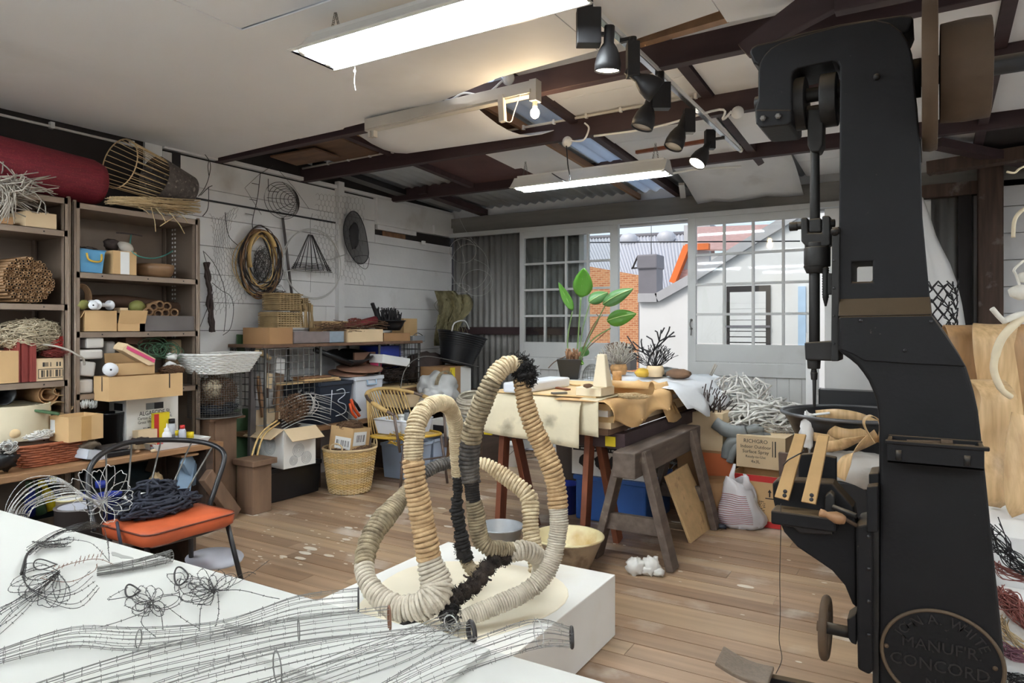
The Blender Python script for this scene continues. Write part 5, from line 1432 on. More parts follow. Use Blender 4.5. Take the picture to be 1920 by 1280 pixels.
q = [PX(231,651,-4.14),PX(239,644,-4.14),PX(292,672,-4.14),PX(290,684,-4.14),PX(278,685,-4.14),PX(229,657,-4.14)]
MB().prism(q,(-.10,0,.01)).build('lid','card_pale',lid,bevel=.003)
q2 = [PX(239,648,-4.138),PX(291,674,-4.138),PX(289,680,-4.138),PX(237,654,-4.138)]
MB().prism(q2,(.0015,0,0)).build('pink_panel','pink',lid)
spool('white cable reel standing on edge beside the shoe-sized carton',PX(208,693,-4.15),PX(206,692,-4.20),.04,.015)
t = carton('long tan carton with slit corners on top of the algaecide carton',(-4.25,fyz(206,730,-4.08)[0],.862),(-4.08,fyz(342,740,-4.08)[0],1.005),rz=radians(-2));LONGBOX = t
patch(t,'+x',.80,.38,.815,1.0,'ink','slit');patch(t,'-y',.55,.4,.60,1.0,'ink','slit')
br_ = thing('twig_ball','dark brown nest of thin roots in the long tan carton','nest',PX(318,698,-4.15))
mb = MB();tangle(mb,PX(322,694,-4.18),(.06,.08,.035),160,.0015,4,9,1,31);mb.build('roots','twig_brown',br_).ob['kind'] = 'stuff'
# algaecide carton
t = carton('white printed algaecide carton standing on the bench under the long carton',(-4.44,fyz(237,800,-4.25)[0],.541),(-4.25,fyz(334,800,-4.25)[0],.858),m='card_white',rz=0,closed=True);AL = t
patch(t,'+x',.36,.73,.52,.86,'grey_plastic','logo_panel');patch(t,'+x',.52,.73,.70,.86,'ink','logo_panel')
print_on(t,'+x','CLOR',.61,.758,.044,'paper',maxw=.062);print_on(t,'+x','ALGAECIDE 5L',.54,.62,.040,'ink',maxw=.21)
print_on(t,'+x','Carton Contents:  4 x 5L',.54,.54,.026,'ink',maxw=.23);print_on(t,'+x','Gross Weight:',.40,.46,.026,'ink',maxw=.13)
for zf,w_ in ((.36,.30),(.31,.22),(.26,.34),(.22,.30)): bars(t,'+x',.30,zf,.30+w_,zf+.018,30,int(zf*100))
patch(t,'-y',.3,.74,.8,.88,'ink','logo_panel');patch(t,'-y',.3,.1,.8,.26,'ink','logo_panel')
bk_ = thing('dark_bucket','dark plastic bucket standing behind the open carton on the bench','bucket',PX(212,822,-4.28))
cbk = V(-4.33,fyz(212,800,-4.3)[0],.541);MB().lathe([(0,0),(.062,0),(.076,.22),(.080,.22),(.080,.23),(.07,.23),(.058,.01)],cbk,24).build('pail','black_plastic',bk_)
wbr = thing('white_brush','white bristle brush head lying on the dark bucket','brush',PX(165,762,-4.25))
random.seed(18);mb = MB()
for k in range(120):
    p = PX(rnd(152,182),rnd(758,766),-4.25+rnd(-.04,.03));mb.tube([p,p+V(rnd(-.008,.008),rnd(-.008,.008),.03)],.0018,3)
mb.build('bristles','white_plastic',wbr).ob['kind'] = 'stuff'
# ================================================================== on the plank bench
def wicker(label,c,L,W,H,flare,m,rz=0.0,rows=9,n=46,name='wicker_basket',oval_=False,rod=.005,hole=False):
    """rectangular (or round) woven basket: wavy rods round upright stakes"""
    t = thing(name,label,'basket',c);c = Vector(c);R_ = Matrix.Rotation(rz,3,'Z')
    def outline(f,k):        # f height fraction, k 0..1 round the basket
        g = 1+flare*f;a = 2*pi*k
        if oval_: return V(L/2*g*cos(a),W/2*g*sin(a),0)
        p = 6.0;ca,sa = cos(a),sin(a);r = (abs(ca) ** p+abs(sa) ** p) ** (-1/p)
        return V(L/2*g*r*ca,W/2*g*r*sa,0)
    for j in range(rows):
        f = (j+.5)/rows;pts = []
        for i in range(n*2):
            k = i/(n*2);o = outline(f,k);nn = o.normalized();s_ = (1 if (i // 1+j) % 2 else -1)*(1 if i % 2 else 0)
            pts.append(c+R_ @ (o+nn*(rod*.8*(1 if ((i // 2)+j) % 2 else -1)))+V(0,0,H*f))
        MB().tube(pts,H/rows*.52,5,closed=True).build('weave',m,t)
    st_ = MB()
    for i in range(n):
        k = (i+.25)/n;st_.tube([c+R_ @ outline(0,k)+V(0,0,.002),c+R_ @ outline(1,k)+V(0,0,H)],rod*.6,5)
    st_.build('stakes',m,t)
    rim = [c+R_ @ outline(1,i/60)+V(0,0,H) for i in range(60)]
    MB().tube(rim,rod*1.7,6,closed=True).build('rim',m,t)
    bot = [c+R_ @ outline(0,i/40)+V(0,0,.003) for i in range(40)]
    MB().prism(bot,(0,0,.006)).build('bottom',m,t)
    t.c = c;return t
wb_c = PZ(100,868,.541);wb_c = V(-4.20,1.99,.541)
wicker('reddish brown wicker basket on the plank bench full of cord',wb_c,.15,.30,.118,.30,'cane_red',0,9,30)
random.seed(19)
bl_ = thing('twine_ball','pale ball of twine on top of the reddish wicker basket','ball',PX(26,824,-4.2));MB().blob(PX(27,812,-4.20),.034,14,9,.06,1).build('ball','straw',bl_)
wc = thing('cord_hanks','loose hanks of white cord in the reddish wicker basket','cord',PX(65,822,-4.2))
mb = MB();tangle(mb,PX(66,815,-4.20),(.05,.10,.028),90,.003,5,10,1,33);mb.build('strands','wire_white',wc).ob['kind'] = 'stuff'
MB().blob(PX(68,820,-4.20),(.045,.08,.018),12,7,.3,5).build('bundle','white_plastic',wc)
nst = thing('wire_wool','dark olive ball of tangled wire behind the open carton','wire',PX(64,790,-4.3))
mb = MB();tangle(mb,PX(64,782,-4.28),(.05,.05,.05),150,.0016,4,9,1,34);mb.build('strands','twig_brown',nst).ob['kind'] = 'stuff'
t = carton('open tan carton with brown tape perched above the reddish wicker basket',(-4.235,fyz(128,800,-4.06)[0]-.01,.661),(-4.055,fyz(192,800,-4.06)[0],.800),rz=radians(4),tape='tape');OPENBOX = t
patch(t,'-y',.06,.35,.30,.85,'paper','sticker')
tf = thing('tarp_fold','folded dark green tarpaulin sticking out of the open taped carton','tarp',PX(85,775,-4.15));MB().bar(PX(62,768,-4.2),PX(112,776,-4.14),.05,.014).build('fold','green_board',tf,bevel=.004)
cpt = thing('clear_tray','small clear plastic tub tipped on the bench edge','tub',PX(175,858,-4.05))
M_ = Matrix.Translation(V(-4.09,fyz(176,845,-4.06)[0],.545)) @ Matrix.Rotation(radians(-14),4,'X') @ Matrix.Rotation(radians(12),4,'Z')
cm_ = MB()
for a,b in (((-.05,-.07,0),(.05,.07,.003)),((-.05,-.07,0),(-.047,.07,.055)),((.047,-.07,0),(.05,.07,.055)),((-.05,-.07,0),(.05,-.067,.055)),((-.05,.067,0),(.05,.07,.055))): cm_.box(a,b,M_)
cm_.build('tub','clear_plastic',cpt)
cs_ = thing('cellophane_bag','crumpled glossy cellophane bag of brown scraps in the clear tub','bag',PX(165,850,-4.1))
mat('bag_glossy',s(126,112,96),0.18,var=0.3,scale=16)
MB().blob(PX(163,832,-4.12),(.04,.055,.038),14,10,.7,9).build('bag','bag_glossy',cs_)
gb = thing('grey_toolbox','squat dark grey hinged tin with a dusty lid on the bench','tin',PX(225,855,-4.06))
y0,y1 = fyz(200,845,-4.05)[0],fyz(246,840,-4.05)[0]
MB().box((-4.20,y0,.541),(-4.05,y1,.575)).build('base','black_plastic',gb,bevel=.008);MB().box((-4.20,y0+.004,.578),(-4.056,y1-.004,.60),None).build('lid','grey_tin',gb,bevel=.008)
blk = thing('black_bag','shiny black plastic bag with white ties at the bench end','bag',PX(8,885,-4.02));MB().blob(PX(5,862,-4.1) ,(.05,.07,.055),16,12,.5,3).build('bag','black_plastic',blk)
mb = MB();tangle(mb,PX(14,838,-4.05),(.03,.05,.035),30,.003,5,9,1,36);mb.build('ties','wire_light',blk)
# white tray with bottles and pots
wt_ = thing('white_tray','white plastic paint tray at the end of the plank bench','tray',PX(335,838,-4.05))
y0,y1 = fyz(288,835,-4.03)[0],fyz(392,832,-4.03)[0]
def tray_mesh(x0,x1,y0,y1,z,h,fl=.02,th=.004):
    mb = MB();a = [V(x0+fl,y0+fl,z),V(x1-fl,y0+fl,z),V(x1-fl,y1-fl,z),V(x0+fl,y1-fl,z)];b = [V(x0,y0,z+h),V(x1,y0,z+h),V(x1,y1,z+h),V(x0,y1,z+h)]
    a2 = [p+V(0,0,th)+(V((x0+x1)/2,(y0+y1)/2,p.z)-p)*.02 for p in a];b2 = [p+(V((x0+x1)/2,(y0+y1)/2,p.z)-p)*.03 for p in b]
    mb.add(a+b+a2+b2,[(0,3,2,1),(0,1,5,4),(1,2,6,5),(2,3,7,6),(3,0,4,7),(8,9,10,11),(8,12,13,9),(9,13,14,10),(10,14,15,11),(11,15,12,8),(4,5,13,12),(5,6,14,13),(6,7,15,14),(7,4,12,15)]);return mb
tray_mesh(-4.20,-4.01,y0,y1,.541,.042).build('tray','white_plastic',wt_)
def bottle(label,u,v,x,r,h,body,cap,capr=.6,caph=.2,band=None,name='bottle',cat='bottle',z=.548,nozzle=False):
    p = PX(u,v,x);c = V(x,p.y,z);t = thing(name,label,cat,c)
    hb = h*(1-caph)
    MB().lathe([(0,0),(r,0),(r,hb*.8),(r*.85,hb*.92),(r*capr,hb),(0,hb)],c,20).build('body',body,t)
    if nozzle: MB().lathe([(r*capr,hb),(r*capr,hb+h*caph*.35),(r*.22,hb+h*caph*.5),(r*.1,h),(0,h)],c,14).build('nozzle',cap,t)
    else: MB().lathe([(0,hb),(r*capr*1.08,hb),(r*capr*1.08,h),(0,h)],c,16).build('cap',cap,t)
    if band: MB().lathe([(r+.0006,hb*band[0]),(r+.0006,hb*band[1])],c,20).build('label_band',band[2],t)
    return t
bottle('white glue bottle with a pointed nozzle standing in the paint tray',313,830,-4.06,.0275,.150,'white_plastic','white_plastic',nozzle=True,caph=.33)
mat('pale_grey',s(190,192,202),0.4,var=0.04)
bottle('grey bottle with a red cap and red band in the paint tray',342,826,-4.07,.023,.125,'pale_grey','red',.62,.18,(.18,.42,'red'))
bottle('clear bottle with a dark screw cap behind the white glue bottle',322,826,-4.13,.027,.165,'clear_plastic','black_plastic',.66,.17,(.1,.5,'grey_plastic'))
bottle('small pot with a bright red lid at the tray edge',300,835,-4.05,.016,.036,'cream_bowl','red',1.0,.45,name='paint_pot',cat='pot')
bottle('small grey pot with a dark red lid at the tray edge',287,835,-4.06,.017,.034,'grey_plastic','maroon',.9,.4,name='paint_pot',cat='pot')
bottle('tan pot with a pointed red lid against the algaecide carton',254,822,-4.19,.018,.062,'card_pale','red',.95,.22,name='paint_pot',cat='pot')
bottle('white and yellow tin tilted at the end of the paint tray',356,820,-4.09,.023,.072,'white_plastic','yellow',.98,.55,name='small_tin',cat='tin')
bottle('yellow and grey squeeze tube standing behind the red capped bottle',331,822,-4.11,.016,.09,'pale_grey','yellow',.9,.35,name='tube',cat='tube')
t = shelfbox('yellow and red packet standing behind the glue bottle',289,775,318,815,-4.17,.03,z0=.55,m='yellow',closed=True,name='paint_packet',cat='packet');patch(t,'+x',0,.0,.3,1.0,'red','panel')
t = shelfbox('low cream paper bag of pots in front of the algaecide carton',259,806,295,826,-4.14,.06,z0=.548,m='card_pale',name='paper_bag',cat='bag')
lmp = thing('dark_rag','dark crumpled rag lying between the grey tin and the tray','rag',PX(262,830,-4.08));MB().blob(PX(262,826,-4.09),(.05,.06,.02),14,8,.6,12).build('rag','twig_dark',lmp)
random.seed(22)
for k,(u,v,m_,lab) in enumerate(((236,846,'yellow','tiny yellow cap lying near the bench edge'),(258,849,'mid_wood','small orange wooden knob lying at the bench edge'),(193,858,'black_plastic','small black rubber lump lying at the bench edge'),(288,847,'card_pale','small cream chip of wood at the bench edge'))):
    c = PZ(u,v,.545);o = thing('oddment',lab,'oddment',c-V(0,0,.004));MB().blob(c+V(0,0,.008),(.014,.018,.01),8,6,.3,k).build('lump',m_,o)
# ================================================================== wire and cane things hung on the left wall
def WP(u,v,off=.03): return PX(u,v,XL+off)
def hexmesh(mb,f,nu,nv,r,n=3):
    """hexagon netting mapped through f(s, t), s and t in 0..1"""
    for j in range(nv):
        for i in range(nu):
            o = .5 if j % 2 else 0
            a = f((i+o)/nu,(j+.33)/nv);b = f((i+o+.5)/nu,(j+.0)/nv);c = f((i+o+1)/nu,(j+.33)/nv);d = f((i+o+1)/nu,(j+1.0)/nv)
            mb.tube([a,b,c],r,n,caps=False);mb.tube([c,d],r*1.25,n,caps=False)
    return mb
def hang(name,label,cat,u,v,off=.03,group=None): return thing(name,label,cat,WP(u,v,off),group)
# crumpled chicken wire beside the shelving
cw = hang('chicken_wire','crumpled sheet of chicken wire hanging beside the steel shelving','wire netting',415,580)
def f1(s_,t_):
    u = 384+14*sin(3*t_+.5)+s_*(58-34*sin(pi*min(1,t_*1.5))+18*t_);v = 398+t_*182+10*sin(5*s_)
    return WP(u,v,.05+.04*sin(7*s_+4*t_))
hexmesh(MB(),f1,9,17,.0011).build('netting','wire_grey',cw)
# thin branch-like wires rising over the wall
wb_ = hang('rusty_branch','long thin dark wire branch rising past the shelving to the ceiling','branch',392,480)
mb = MB()
for pts in ([(372,368),(384,352),(392,330),(394,305),(378,282)],[(392,330),(390,312),(392,300)],[(376,366),(390,352),(398,348)],[(391,350),(391,380),(388,395),(380,405)],[(422,398),(428,440),(446,460)]):
    mb.tube(spline([WP(u,v,.05) for u,v in pts],5),.0028,5)
mb.build('wires','wire_dark',wb_)
bk = hang('bark_strip','dark ragged strip of bark and wire hanging at the shelving end','bark',390,650)
random.seed(41)
for k in range(7):
    pts = [WP(382+rnd(0,10)+2*j,492+j*26,.06+rnd(0,.02)) for j in range(6)]
    MB().tube(spline(pts,4),[rnd(.006,.016) for _ in range(21)],6).build('strip','twig_dark',bk)
mb = MB()
for pts in ([(381,470),(384,482),(388,494)],[(383,472),(400,492),(412,515),(420,540),(424,580),(420,622)],[(398,530),(416,545),(432,555),(438,580),(432,615),(418,628)],[(400,548),(388,580),(372,620)]):
    mb.tube(spline([WP(u,v,.06) for u,v in pts],6),.0024,5)
mb.build('tie_wires','wire_dark',bk)
# thorny wire stem
ts = hang('thorn_wire','upright dark wire with side spikes hanging above the cane hoops','wire',478,430)
mb = MB()
mb.tube(spline([WP(u,v) for u,v in ((488,325),(486,345),(482,375),(476,400),(473,418),(474,428))],5),.003,5)
for u,v,d in ((486,346,-14),(482,376,-14),(474,403,-14)): mb.tube([WP(u,v),WP(u+d,v-3)],.0025,5)
mb.tube([WP(488,325),WP(459,352),WP(490,402)],.0018,4);mb.tube([WP(488,326),WP(512,310)],.0018,4);mb.tube([WP(520,316),WP(550,350),WP(580,392)],.0018,4)
mb.tube([WP(503,335),WP(503,358),WP(522,360)],.003,5)
mb.build('wire','wire_dark',ts)
# round wire bowl frame
rw = hang('wire_bowl_frame','round wire bowl frame of concentric hoops hung above the cane hoops','wire basket',530,410)
c = WP(529,376,.04)
for k in range(8):
    MB().tube(ring(c+V(.014*k,.0+.006*k,0),.155-.019*k,(1,-.25,.1),30),.0022,5,closed=True).build('hoop','wire_dark',rw)
mb = MB()
for k in range(8):
    th = 2*pi*k/8;mb.tube(spline([c+V(0,.155*cos(th),.155*sin(th)),c+V(.06,.09*cos(th)+.03,.09*sin(th)),c+V(.12,.048,0)],4),.0018,4)
mb.build('ribs','wire_dark',rw)
# cane hoops
ch_ = hang('cane_hoops','hanging bundle of nested cane and rattan hoops','hoops',486,560)
random.seed(43)
c = WP(486,492,.05)
for k in range(20):
    ry,rz_ = rnd(.17,.215),rnd(.22,.27);off = V(rnd(-.02,.05),rnd(-.02,.03),rnd(-.03,.03))
    if k > 13: ry,rz_,off = rnd(.12,.15),rnd(.19,.22),V(rnd(0,.05),rnd(-.03,.05),rnd(0,.06))
    m_ = random.choice(['cane_dark','cane','twig_dark','cane_dark','wire_dark'])
    pts = [c+off+V(.015*sin(3*a+k),ry*cos(a),rz_*sin(a)) for a in [2*pi*i/36 for i in range(36)]]
    MB().tube(pts,rnd(.003,.0065),6,closed=True).build('hoop',m_,ch_)
pts = [c+V(.06,.13*cos(a)-.02,.2*sin(a)+.04) for a in [pi*.15+pi*1.0*i/20 for i in range(21)]]
MB().sheet([[p+V(-.02,0,0) for p in pts],[p+V(.02,.01,0) for p in pts]],.004).build('flat_cane','cane',ch_)
mb = MB();tangle(mb,c+V(.02,.02,-.02),(.02,.10,.16),60,.0013,4,12,.5,44);mb.build('wire_infill','wire_dark',ch_).ob['kind'] = 'stuff'
MB().box(c+V(-.02,-.03,-.275),c+V(.02,.05,-.245)).build('clasp','disc_brown',ch_)
mb = MB();tangle(mb,WP(510,545,.05),(.03,.14,.06),24,.0018,4,12,.5,45);mb.build('loose_wires','wire_dark',ch_)
# leaning dark pipe
dp = hang('dark_pipe','dark steel pipe leaning on the wall between the hoops and the cone','pipe',550,550)
MB().cyl(WP(548,560,.06),WP(530,408,.02),.011,n=10).build('pipe','grey_tin',dp)
# cone frame
cf = hang('wire_cone_frame','conical wire frame like a lamp skeleton hung on the white wall','wire frame',590,515)
ap = WP(582,440,.10);bc_ = WP(585,505,.12)
mb = MB()
for k in range(18):
    th = 2*pi*k/18;mb.tube([ap+V(.01*cos(th),.022*sin(th),0),bc_+V(.08*cos(th),.20*sin(th),rnd(-.01,.01))],.0028,5)
mb.build('ribs','wire_dark',cf)
for k in range(5):
    f = .86+.045*k;cc = ap.lerp(bc_,f);MB().tube([cc+V(.085*f*cos(a),.21*f*sin(a),0) for a in [2*pi*i/30 for i in range(30)]],.0026,5,closed=True).build('hoop','wire_grey' if k == 4 else 'wire_dark',cf)
MB().tube([ap+V(0,0,-.01),ap+V(0,0,.12),WP(586,400,.04)],.0018,4).build('hanger','wire_dark',cf)
# large pale hoops
wh = hang('white_hoop','large thin pale hoop hung round the wire cone frame','hoop',588,556)
c = WP(587,495,.10)
for k in range(2): MB().tube([c+V(.01*k,(.33-.01*k)*cos(a),(.29+.012*k)*sin(a)) for a in [2*pi*i/44 for i in range(44)]],.0042,6,closed=True).build('hoop','wire_light',wh)
MB().tube([WP(530,510,.12),WP(575,500,.13),WP(645,478,.12)],.004,6).build('cross_rod','wire_light',wh)
MB().tube([WP(583,500,.10),WP(582,548,.10)],.0016,4).build('drop_wire','wire_grey',wh)
# chicken wire panel
cp = hang('chicken_wire','flat panel of chicken wire draped over the wall batten','wire netting',630,520)
def f2(s_,t_):
    u = 592+s_*88-8*t_+24*max(0,t_-.6)*s_;v = 362+t_*148+28*s_*(.3+t_*.6)
    return WP(u,v,.07+.03*sin(5*s_+3*t_))
hexmesh(MB(),f2,12,15,.001).build('netting','wire_grey',cp)
# black gauze fan
bf = hang('gauze_fan','black wire gauze pod shaped like a beetle hung beside the batten','gauze sculpture',667,500,.06)
mat('gauze',s(52,50,52),0.6,var=0.2,alpha=0.72)
ov = [(660,396),(672,402),(683,425),(689,455),(691,478),(684,492),(672,494),(660,482),(648,458),(644,430),(649,408)]
P_ = [WP(u,v,.10) for u,v in spline([V(a,b,0) for a,b in ov],5,True) and [(p.x,p.y) for p in spline([V(a,b,0) for a,b in ov],5,True)]]
cen = WP(667,447,.17)
mb = MB();n_ = len(P_)
vs = [cen]+[p.lerp(cen,.45)+V(.03,0,0) for p in P_]+P_
fs = [(0,1+i,1+(i+1) % n_) for i in range(n_)]+[(1+i,1+n_+i,1+n_+(i+1) % n_,1+(i+1) % n_) for i in range(n_)]
mb.add(vs,fs,True);mb.build('gauze','gauze',bf)
MB().tube(P_,.004,6,closed=True).build('rim','black_paint',bf)
MB().blob(WP(664,442,.15),(.03,.055,.12),12,8,.3,3).build('inner_pod','ink',bf)
def lobe(uv):
    P2 = [WP(p.x,p.y,.09) for p in spline([V(a,b,0) for a,b in uv],5,True)];MB().tube(P2,.0025,5,closed=True).build('lower_loop','wire_dark',bf)
lobe([(664,482),(672,496),(684,504),(690,498),(690,480)])
# small white socket on the wall end
so = hang('wall_plug','small white plug hanging at the end of the wall slot','plug',794,456,.03);MB().box(WP(790,458,.03),WP(798,452,.05)).build('plug','white_plastic',so)
# netting bag and loops in the corner
nb2 = thing('fishing_net','bunched olive fishing net hanging in the back corner','net',PT(848,675,7.3))
random.seed(47)
def fold(u0,u1,v0,v1,k,lab='net_fold'):
    rows = []
    for j in range(9):
        f = j/8;rows.append([PT(u0+(u1-u0)*i/6*(.35+.65*sin(pi*min(1,.25+f*.7)))+8*sin(3*f+k),v0+(v1-v0)*f,7.25+.10*sin(2.2*i+k+2*f)) for i in range(7)])
    MB().sheet(rows,.004).build(lab,'net',nb2)
fold(815,862,545,625,0);fold(822,870,560,648,2);fold(828,862,590,672,4);fold(842,880,552,610,1)
mb = MB()
for k in range(70):
    p = PT(rnd(818,870),rnd(560,640),7.15);mb.tube(spline([p,p+V(rnd(-.06,.06),rnd(-.05,.05),rnd(-.1,-.02)),p+V(rnd(-.08,.08),rnd(-.05,.05),rnd(-.25,-.1))],3),.0022,3)
mb.build('net_strands','net',nb2).ob['kind'] = 'stuff'
lw = thing('wire_loops','thin pale wire loops hanging in front of the corrugated wall','wire',PT(885,550,7.4))
mb = MB()
for (u,v,r1,r2) in ((868,470,.14,.13),(880,500,.2,.24),(860,540,.12,.05),(895,530,.16,.14)):
    c = PT(u,v,7.35);mb.tube([c+V(CT*r1*cos(a),ST*r1*cos(a),r2*sin(a)) for a in [2*pi*i/30 for i in range(30)]],.0018,4,closed=True)
for pts in ([(860,405),(872,430),(888,452),(905,470)],[(846,430),(862,460),(872,495),(865,520),(858,545)],[(888,485),(915,500),(920,525),(905,545)],[(985,470),(995,520),(988,560),(972,575)]):
    mb.tube(spline([PT(u,v,7.3) for u,v in pts],5),.0016,4)
mb.build('loops','wire_light',lw)
# ================================================================== rack, tubs and boxes along the left wall
XRK = -4.2
rk = thing('wire_rack','grey wire-sided rack with a worn timber top against the white wall','rack',(-4.4,4.4,.51))
MB().box((-4.62,3.45,1.14),(XRK,5.32,1.165)).build('top_board','old_ply',rk,bevel=.003)
for y in (3.47,4.02,4.72,5.28):
    for x in (-4.6,XRK-.02): MB().cyl((x,y,.51),(x,y,1.14),.011,n=8).build('post','steel_grey',rk)
def grid(o,ux,uz,w,h,n,m_,r=.0028):
    mb = MB();ux = Vector(ux);o = Vector(o);uz = Vector((0,0,1))
    for i in range(n+1): mb.tube([o+ux*(w*i/n),o+ux*(w*i/n)+uz*h],r,5)
    for j in range(m_+1): mb.tube([o+uz*(h*j/m_),o+uz*(h*j/m_)+ux*w],r,5)
    return mb
grid((-4.6,3.46,.70),(1,0,0),None,.39,.43,7,8).build('end_grid','wire_dark',rk)
grid((XRK-.005,3.49,.66),(0,1,0),None,.45,.47,8,9).build('front_grid','wire_grey',rk)
grid((XRK-.005,4.98,.75),(0,1,0),None,.30,.39,5,7).build('front_grid','wire_dark',rk)
grid((-4.6,5.29,.75),(1,0,0),None,.39,.39,6,7).build('end_grid','wire_dark',rk)
lb = thing('low_bench','low timber bench carrying the storage tubs along the white wall','bench',(-4.38,4.6,0))
MB().box((-4.62,3.42,.47),(-4.14,5.28,.505)).build('plank','mid_wood',lb,bevel=.003)
for y in (3.98,4.86,5.22): MB().box((-4.60,y,0),(-4.22,y+.04,.47)).build('leg','dark_wood',lb)
ZR = 1.166
def rackbox(label,u0,v0,u1,v1,xf,dep,**k): return shelfbox(label,u0,v0,u1,v1,xf,dep,z0=k.pop('z0',ZR),**k)
rackbox('dark brown carton with a hand hole at the near end of the rack top',505,614,549,642,-4.22,.3,m='card_dark')
t = thing('zinc_tray','weathered zinc tray with a bright unpainted end on the rack top','tray',PX(595,642,-4.22))
y0,y1,y2 = fyz(552,640,-4.21)[0],fyz(618,640,-4.21)[0],fyz(645,640,-4.21)[0]
mat('zinc_old',s(128,116,114),0.6,0.1,var=0.12,scale=14);mat('zinc_new',s(150,164,176),0.5,0.2,var=0.12,scale=14)
MB().box((-4.215,y0,ZR),(-4.21,y1,ZR+.095)).box((-4.45,y0,ZR),(-4.215,y0+.004,ZR+.095)).box((-4.45,y0,ZR),(-4.21,y1,ZR+.004)).build('painted_side','zinc_old',t);MB().box((-4.215,y1,ZR),(-4.21,y2,ZR+.095)).box((-4.45,y2-.004,ZR),(-4.215,y2,ZR+.095)).box((-4.45,y1,ZR),(-4.21,y2,ZR+.004)).build('bare_end','zinc_new',t)
rackbox('pale open carton full of twigs in the middle of the rack top',653,617,718,641,-4.20,.3,m='card_pale')
rackbox('brown open carton of sticks next to the pale carton on the rack',720,624,769,641,-4.22,.28,m='card_dark')
rackbox('tall tan carton against the wall behind the zinc tray',603,602,660,625,-4.45,.15,m='card')
rackbox('tall tan carton against the wall behind the black basin',757,597,782,630,-4.45,.15,m='card')
rd = thing('small_radio','small grey radio at the far end of the rack top','radio',PX(783,641,-4.25));MB().box(PX(771,641,-4.25)-V(.1,0,0),PX(797,629,-4.23)).build('case','grey_plastic',rd,bevel=.006);MB().tube(spline([PX(774,630,-4.3),PX(783,624,-4.3),PX(794,630,-4.3)],4),.004,6).build('handle','chrome',rd)
# stacked slotted bamboo blocks
random.seed(51)
sl = thing('bamboo_block_stack','tall stack of slotted brown bamboo blocks on the rack top','stack',PX(550,615,-4.35))
def slat_block(u0,v0,u1,v1,xf,dep,rows_,cols):
    y0,z1 = fyz(u0,v0,xf);y1,z0 = fyz(u1,v1,xf)
    for r in range(rows_):
        za = z0+(z1-z0)*r/rows_;zb_ = z0+(z1-z0)*(r+.62)/rows_;j = rnd(-.008,.008)
        MB().box((xf-dep+j,y0-j,za),(xf+j,y1+j,zb_)).build('slat','straw_dark',sl)
    for c_ in range(cols):
        y = y0+(y1-y0)*(c_+.5)/cols;MB().box((xf-dep+.01,y-.006,z0),(xf-.006,y+.006,z1)).build('divider','straw_dark',sl)
mat('straw_dark',s(150,126,88),0.75,var=0.22,scale=16)
slat_block(524,548,566,582,-4.30,.2,9,7);slat_block(520,584,566,614,-4.26,.22,7,9);slat_block(568,558,580,584,-4.36,.15,7,3)
for k in range(6):
    p = PX(568+k*4,614,-4.27);MB().bar(p,p+V(rnd(-.02,.02),rnd(-.05,.0),rnd(.12,.2)),.018,.006).build('loose_slat','straw_dark',sl)
tw = thing('twig_heap','loose heap of thin brown twigs in the pale rack carton','twigs',PX(650,618,-4.3))
mb = MB();random.seed(52)
for k in range(130):
    p = PX(rnd(600,715),rnd(606,620),-4.3+rnd(-.1,.08));mb.tube([p,p+V(rnd(-.06,.06),rnd(-.14,.14),rnd(-.01,.03)),p+V(rnd(-.08,.08),rnd(-.22,.22),rnd(-.02,.04))],.0025,4)
mb.build('twigs','twig_brown',tw).ob['kind'] = 'stuff'
rmn = thing('red_net_roll','crimson woven net rolled on the twigs beside the black basin','net',PX(690,612,-4.3))
MB().cyl(PX(645,612,-4.32),PX(704,600,-4.28),.02,.038,n=14).build('roll','mesh_red',rmn)
mb = MB();tangle(mb,PX(665,602,-4.3),(.03,.09,.03),50,.0018,4,8,1,53);mb.build('frayed_edge','maroon',rmn)
bs = thing('black_basin','round black rubber basin on the rack top full of dark sticks','basin',PX(727,614,-4.36))
c = PX(728,614,-4.36);c.z = ZR+.098
MB().lathe([(0,0),(.11,0),(.135,.04),(.155,.085),(.165,.085),(.165,.095),(.15,.095),(.13,.05),(.105,.01),(0,.01)],c,30).build('bowl','black_plastic',bs)
ds = thing('dark_sticks','bristling bundle of charred sticks in the black basin','sticks',c+V(0,0,.05));mb = MB();random.seed(54)
for k in range(110):
    a = rnd(0,2*pi);r = rnd(0,.12);p = c+V(r*cos(a),r*sin(a),.06);mb.bar(p,p+V(rnd(-.03,.03),rnd(-.06,.04),rnd(.07,.16)),.008,.005)
mb.bar(c+V(0,-.12,.07),c+V(0,-.22,.25),.03,.02);mb.bar(c+V(0,-.14,.07),c+V(.0,-.2,.22),.02,.02)
mb.build('sticks','ink',ds).ob['kind'] = 'stuff'
# things inside the rack
def blk_box(nm,lab,cat,u0,v0,u1,v1,xf,dep,m_,bv=.006,z0=None):
    y0,zb_ = fyz(u0,v1,xf);y1,_ = fyz(u1,v1,xf);zt_ = fyz((u0+u1)/2,v0,xf)[1];zb_ = fyz((u0+u1)/2,v1,xf)[1] if z0 is None else z0
    t = thing(nm,lab,cat,(xf-dep/2,(y0+y1)/2,zb_));MB().box((xf-dep,y0,zb_),(xf,y1,zt_)).build('body',m_,t,bevel=bv);return t
blk_box('blue_bin','deep blue plastic bin under the rack top','bin',712,648,752,690,-4.3,.25,'deep_blue')
blk_box('pink_box','narrow pink packet standing beside the deep blue bin','packet',709,665,716,697,-4.22,.1,'pink')
wbx = blk_box('white_box','flat white product box tilted out of the rack','box',717,668,768,684,-4.15,.16,'white_plastic',.003);wbx.ob.rotation_euler = (radians(-8),0,0)
blk_box('brown_board','brown chipboard panel standing inside the rack','board',665,660,706,712,-4.35,.02,'disc_brown',.002)
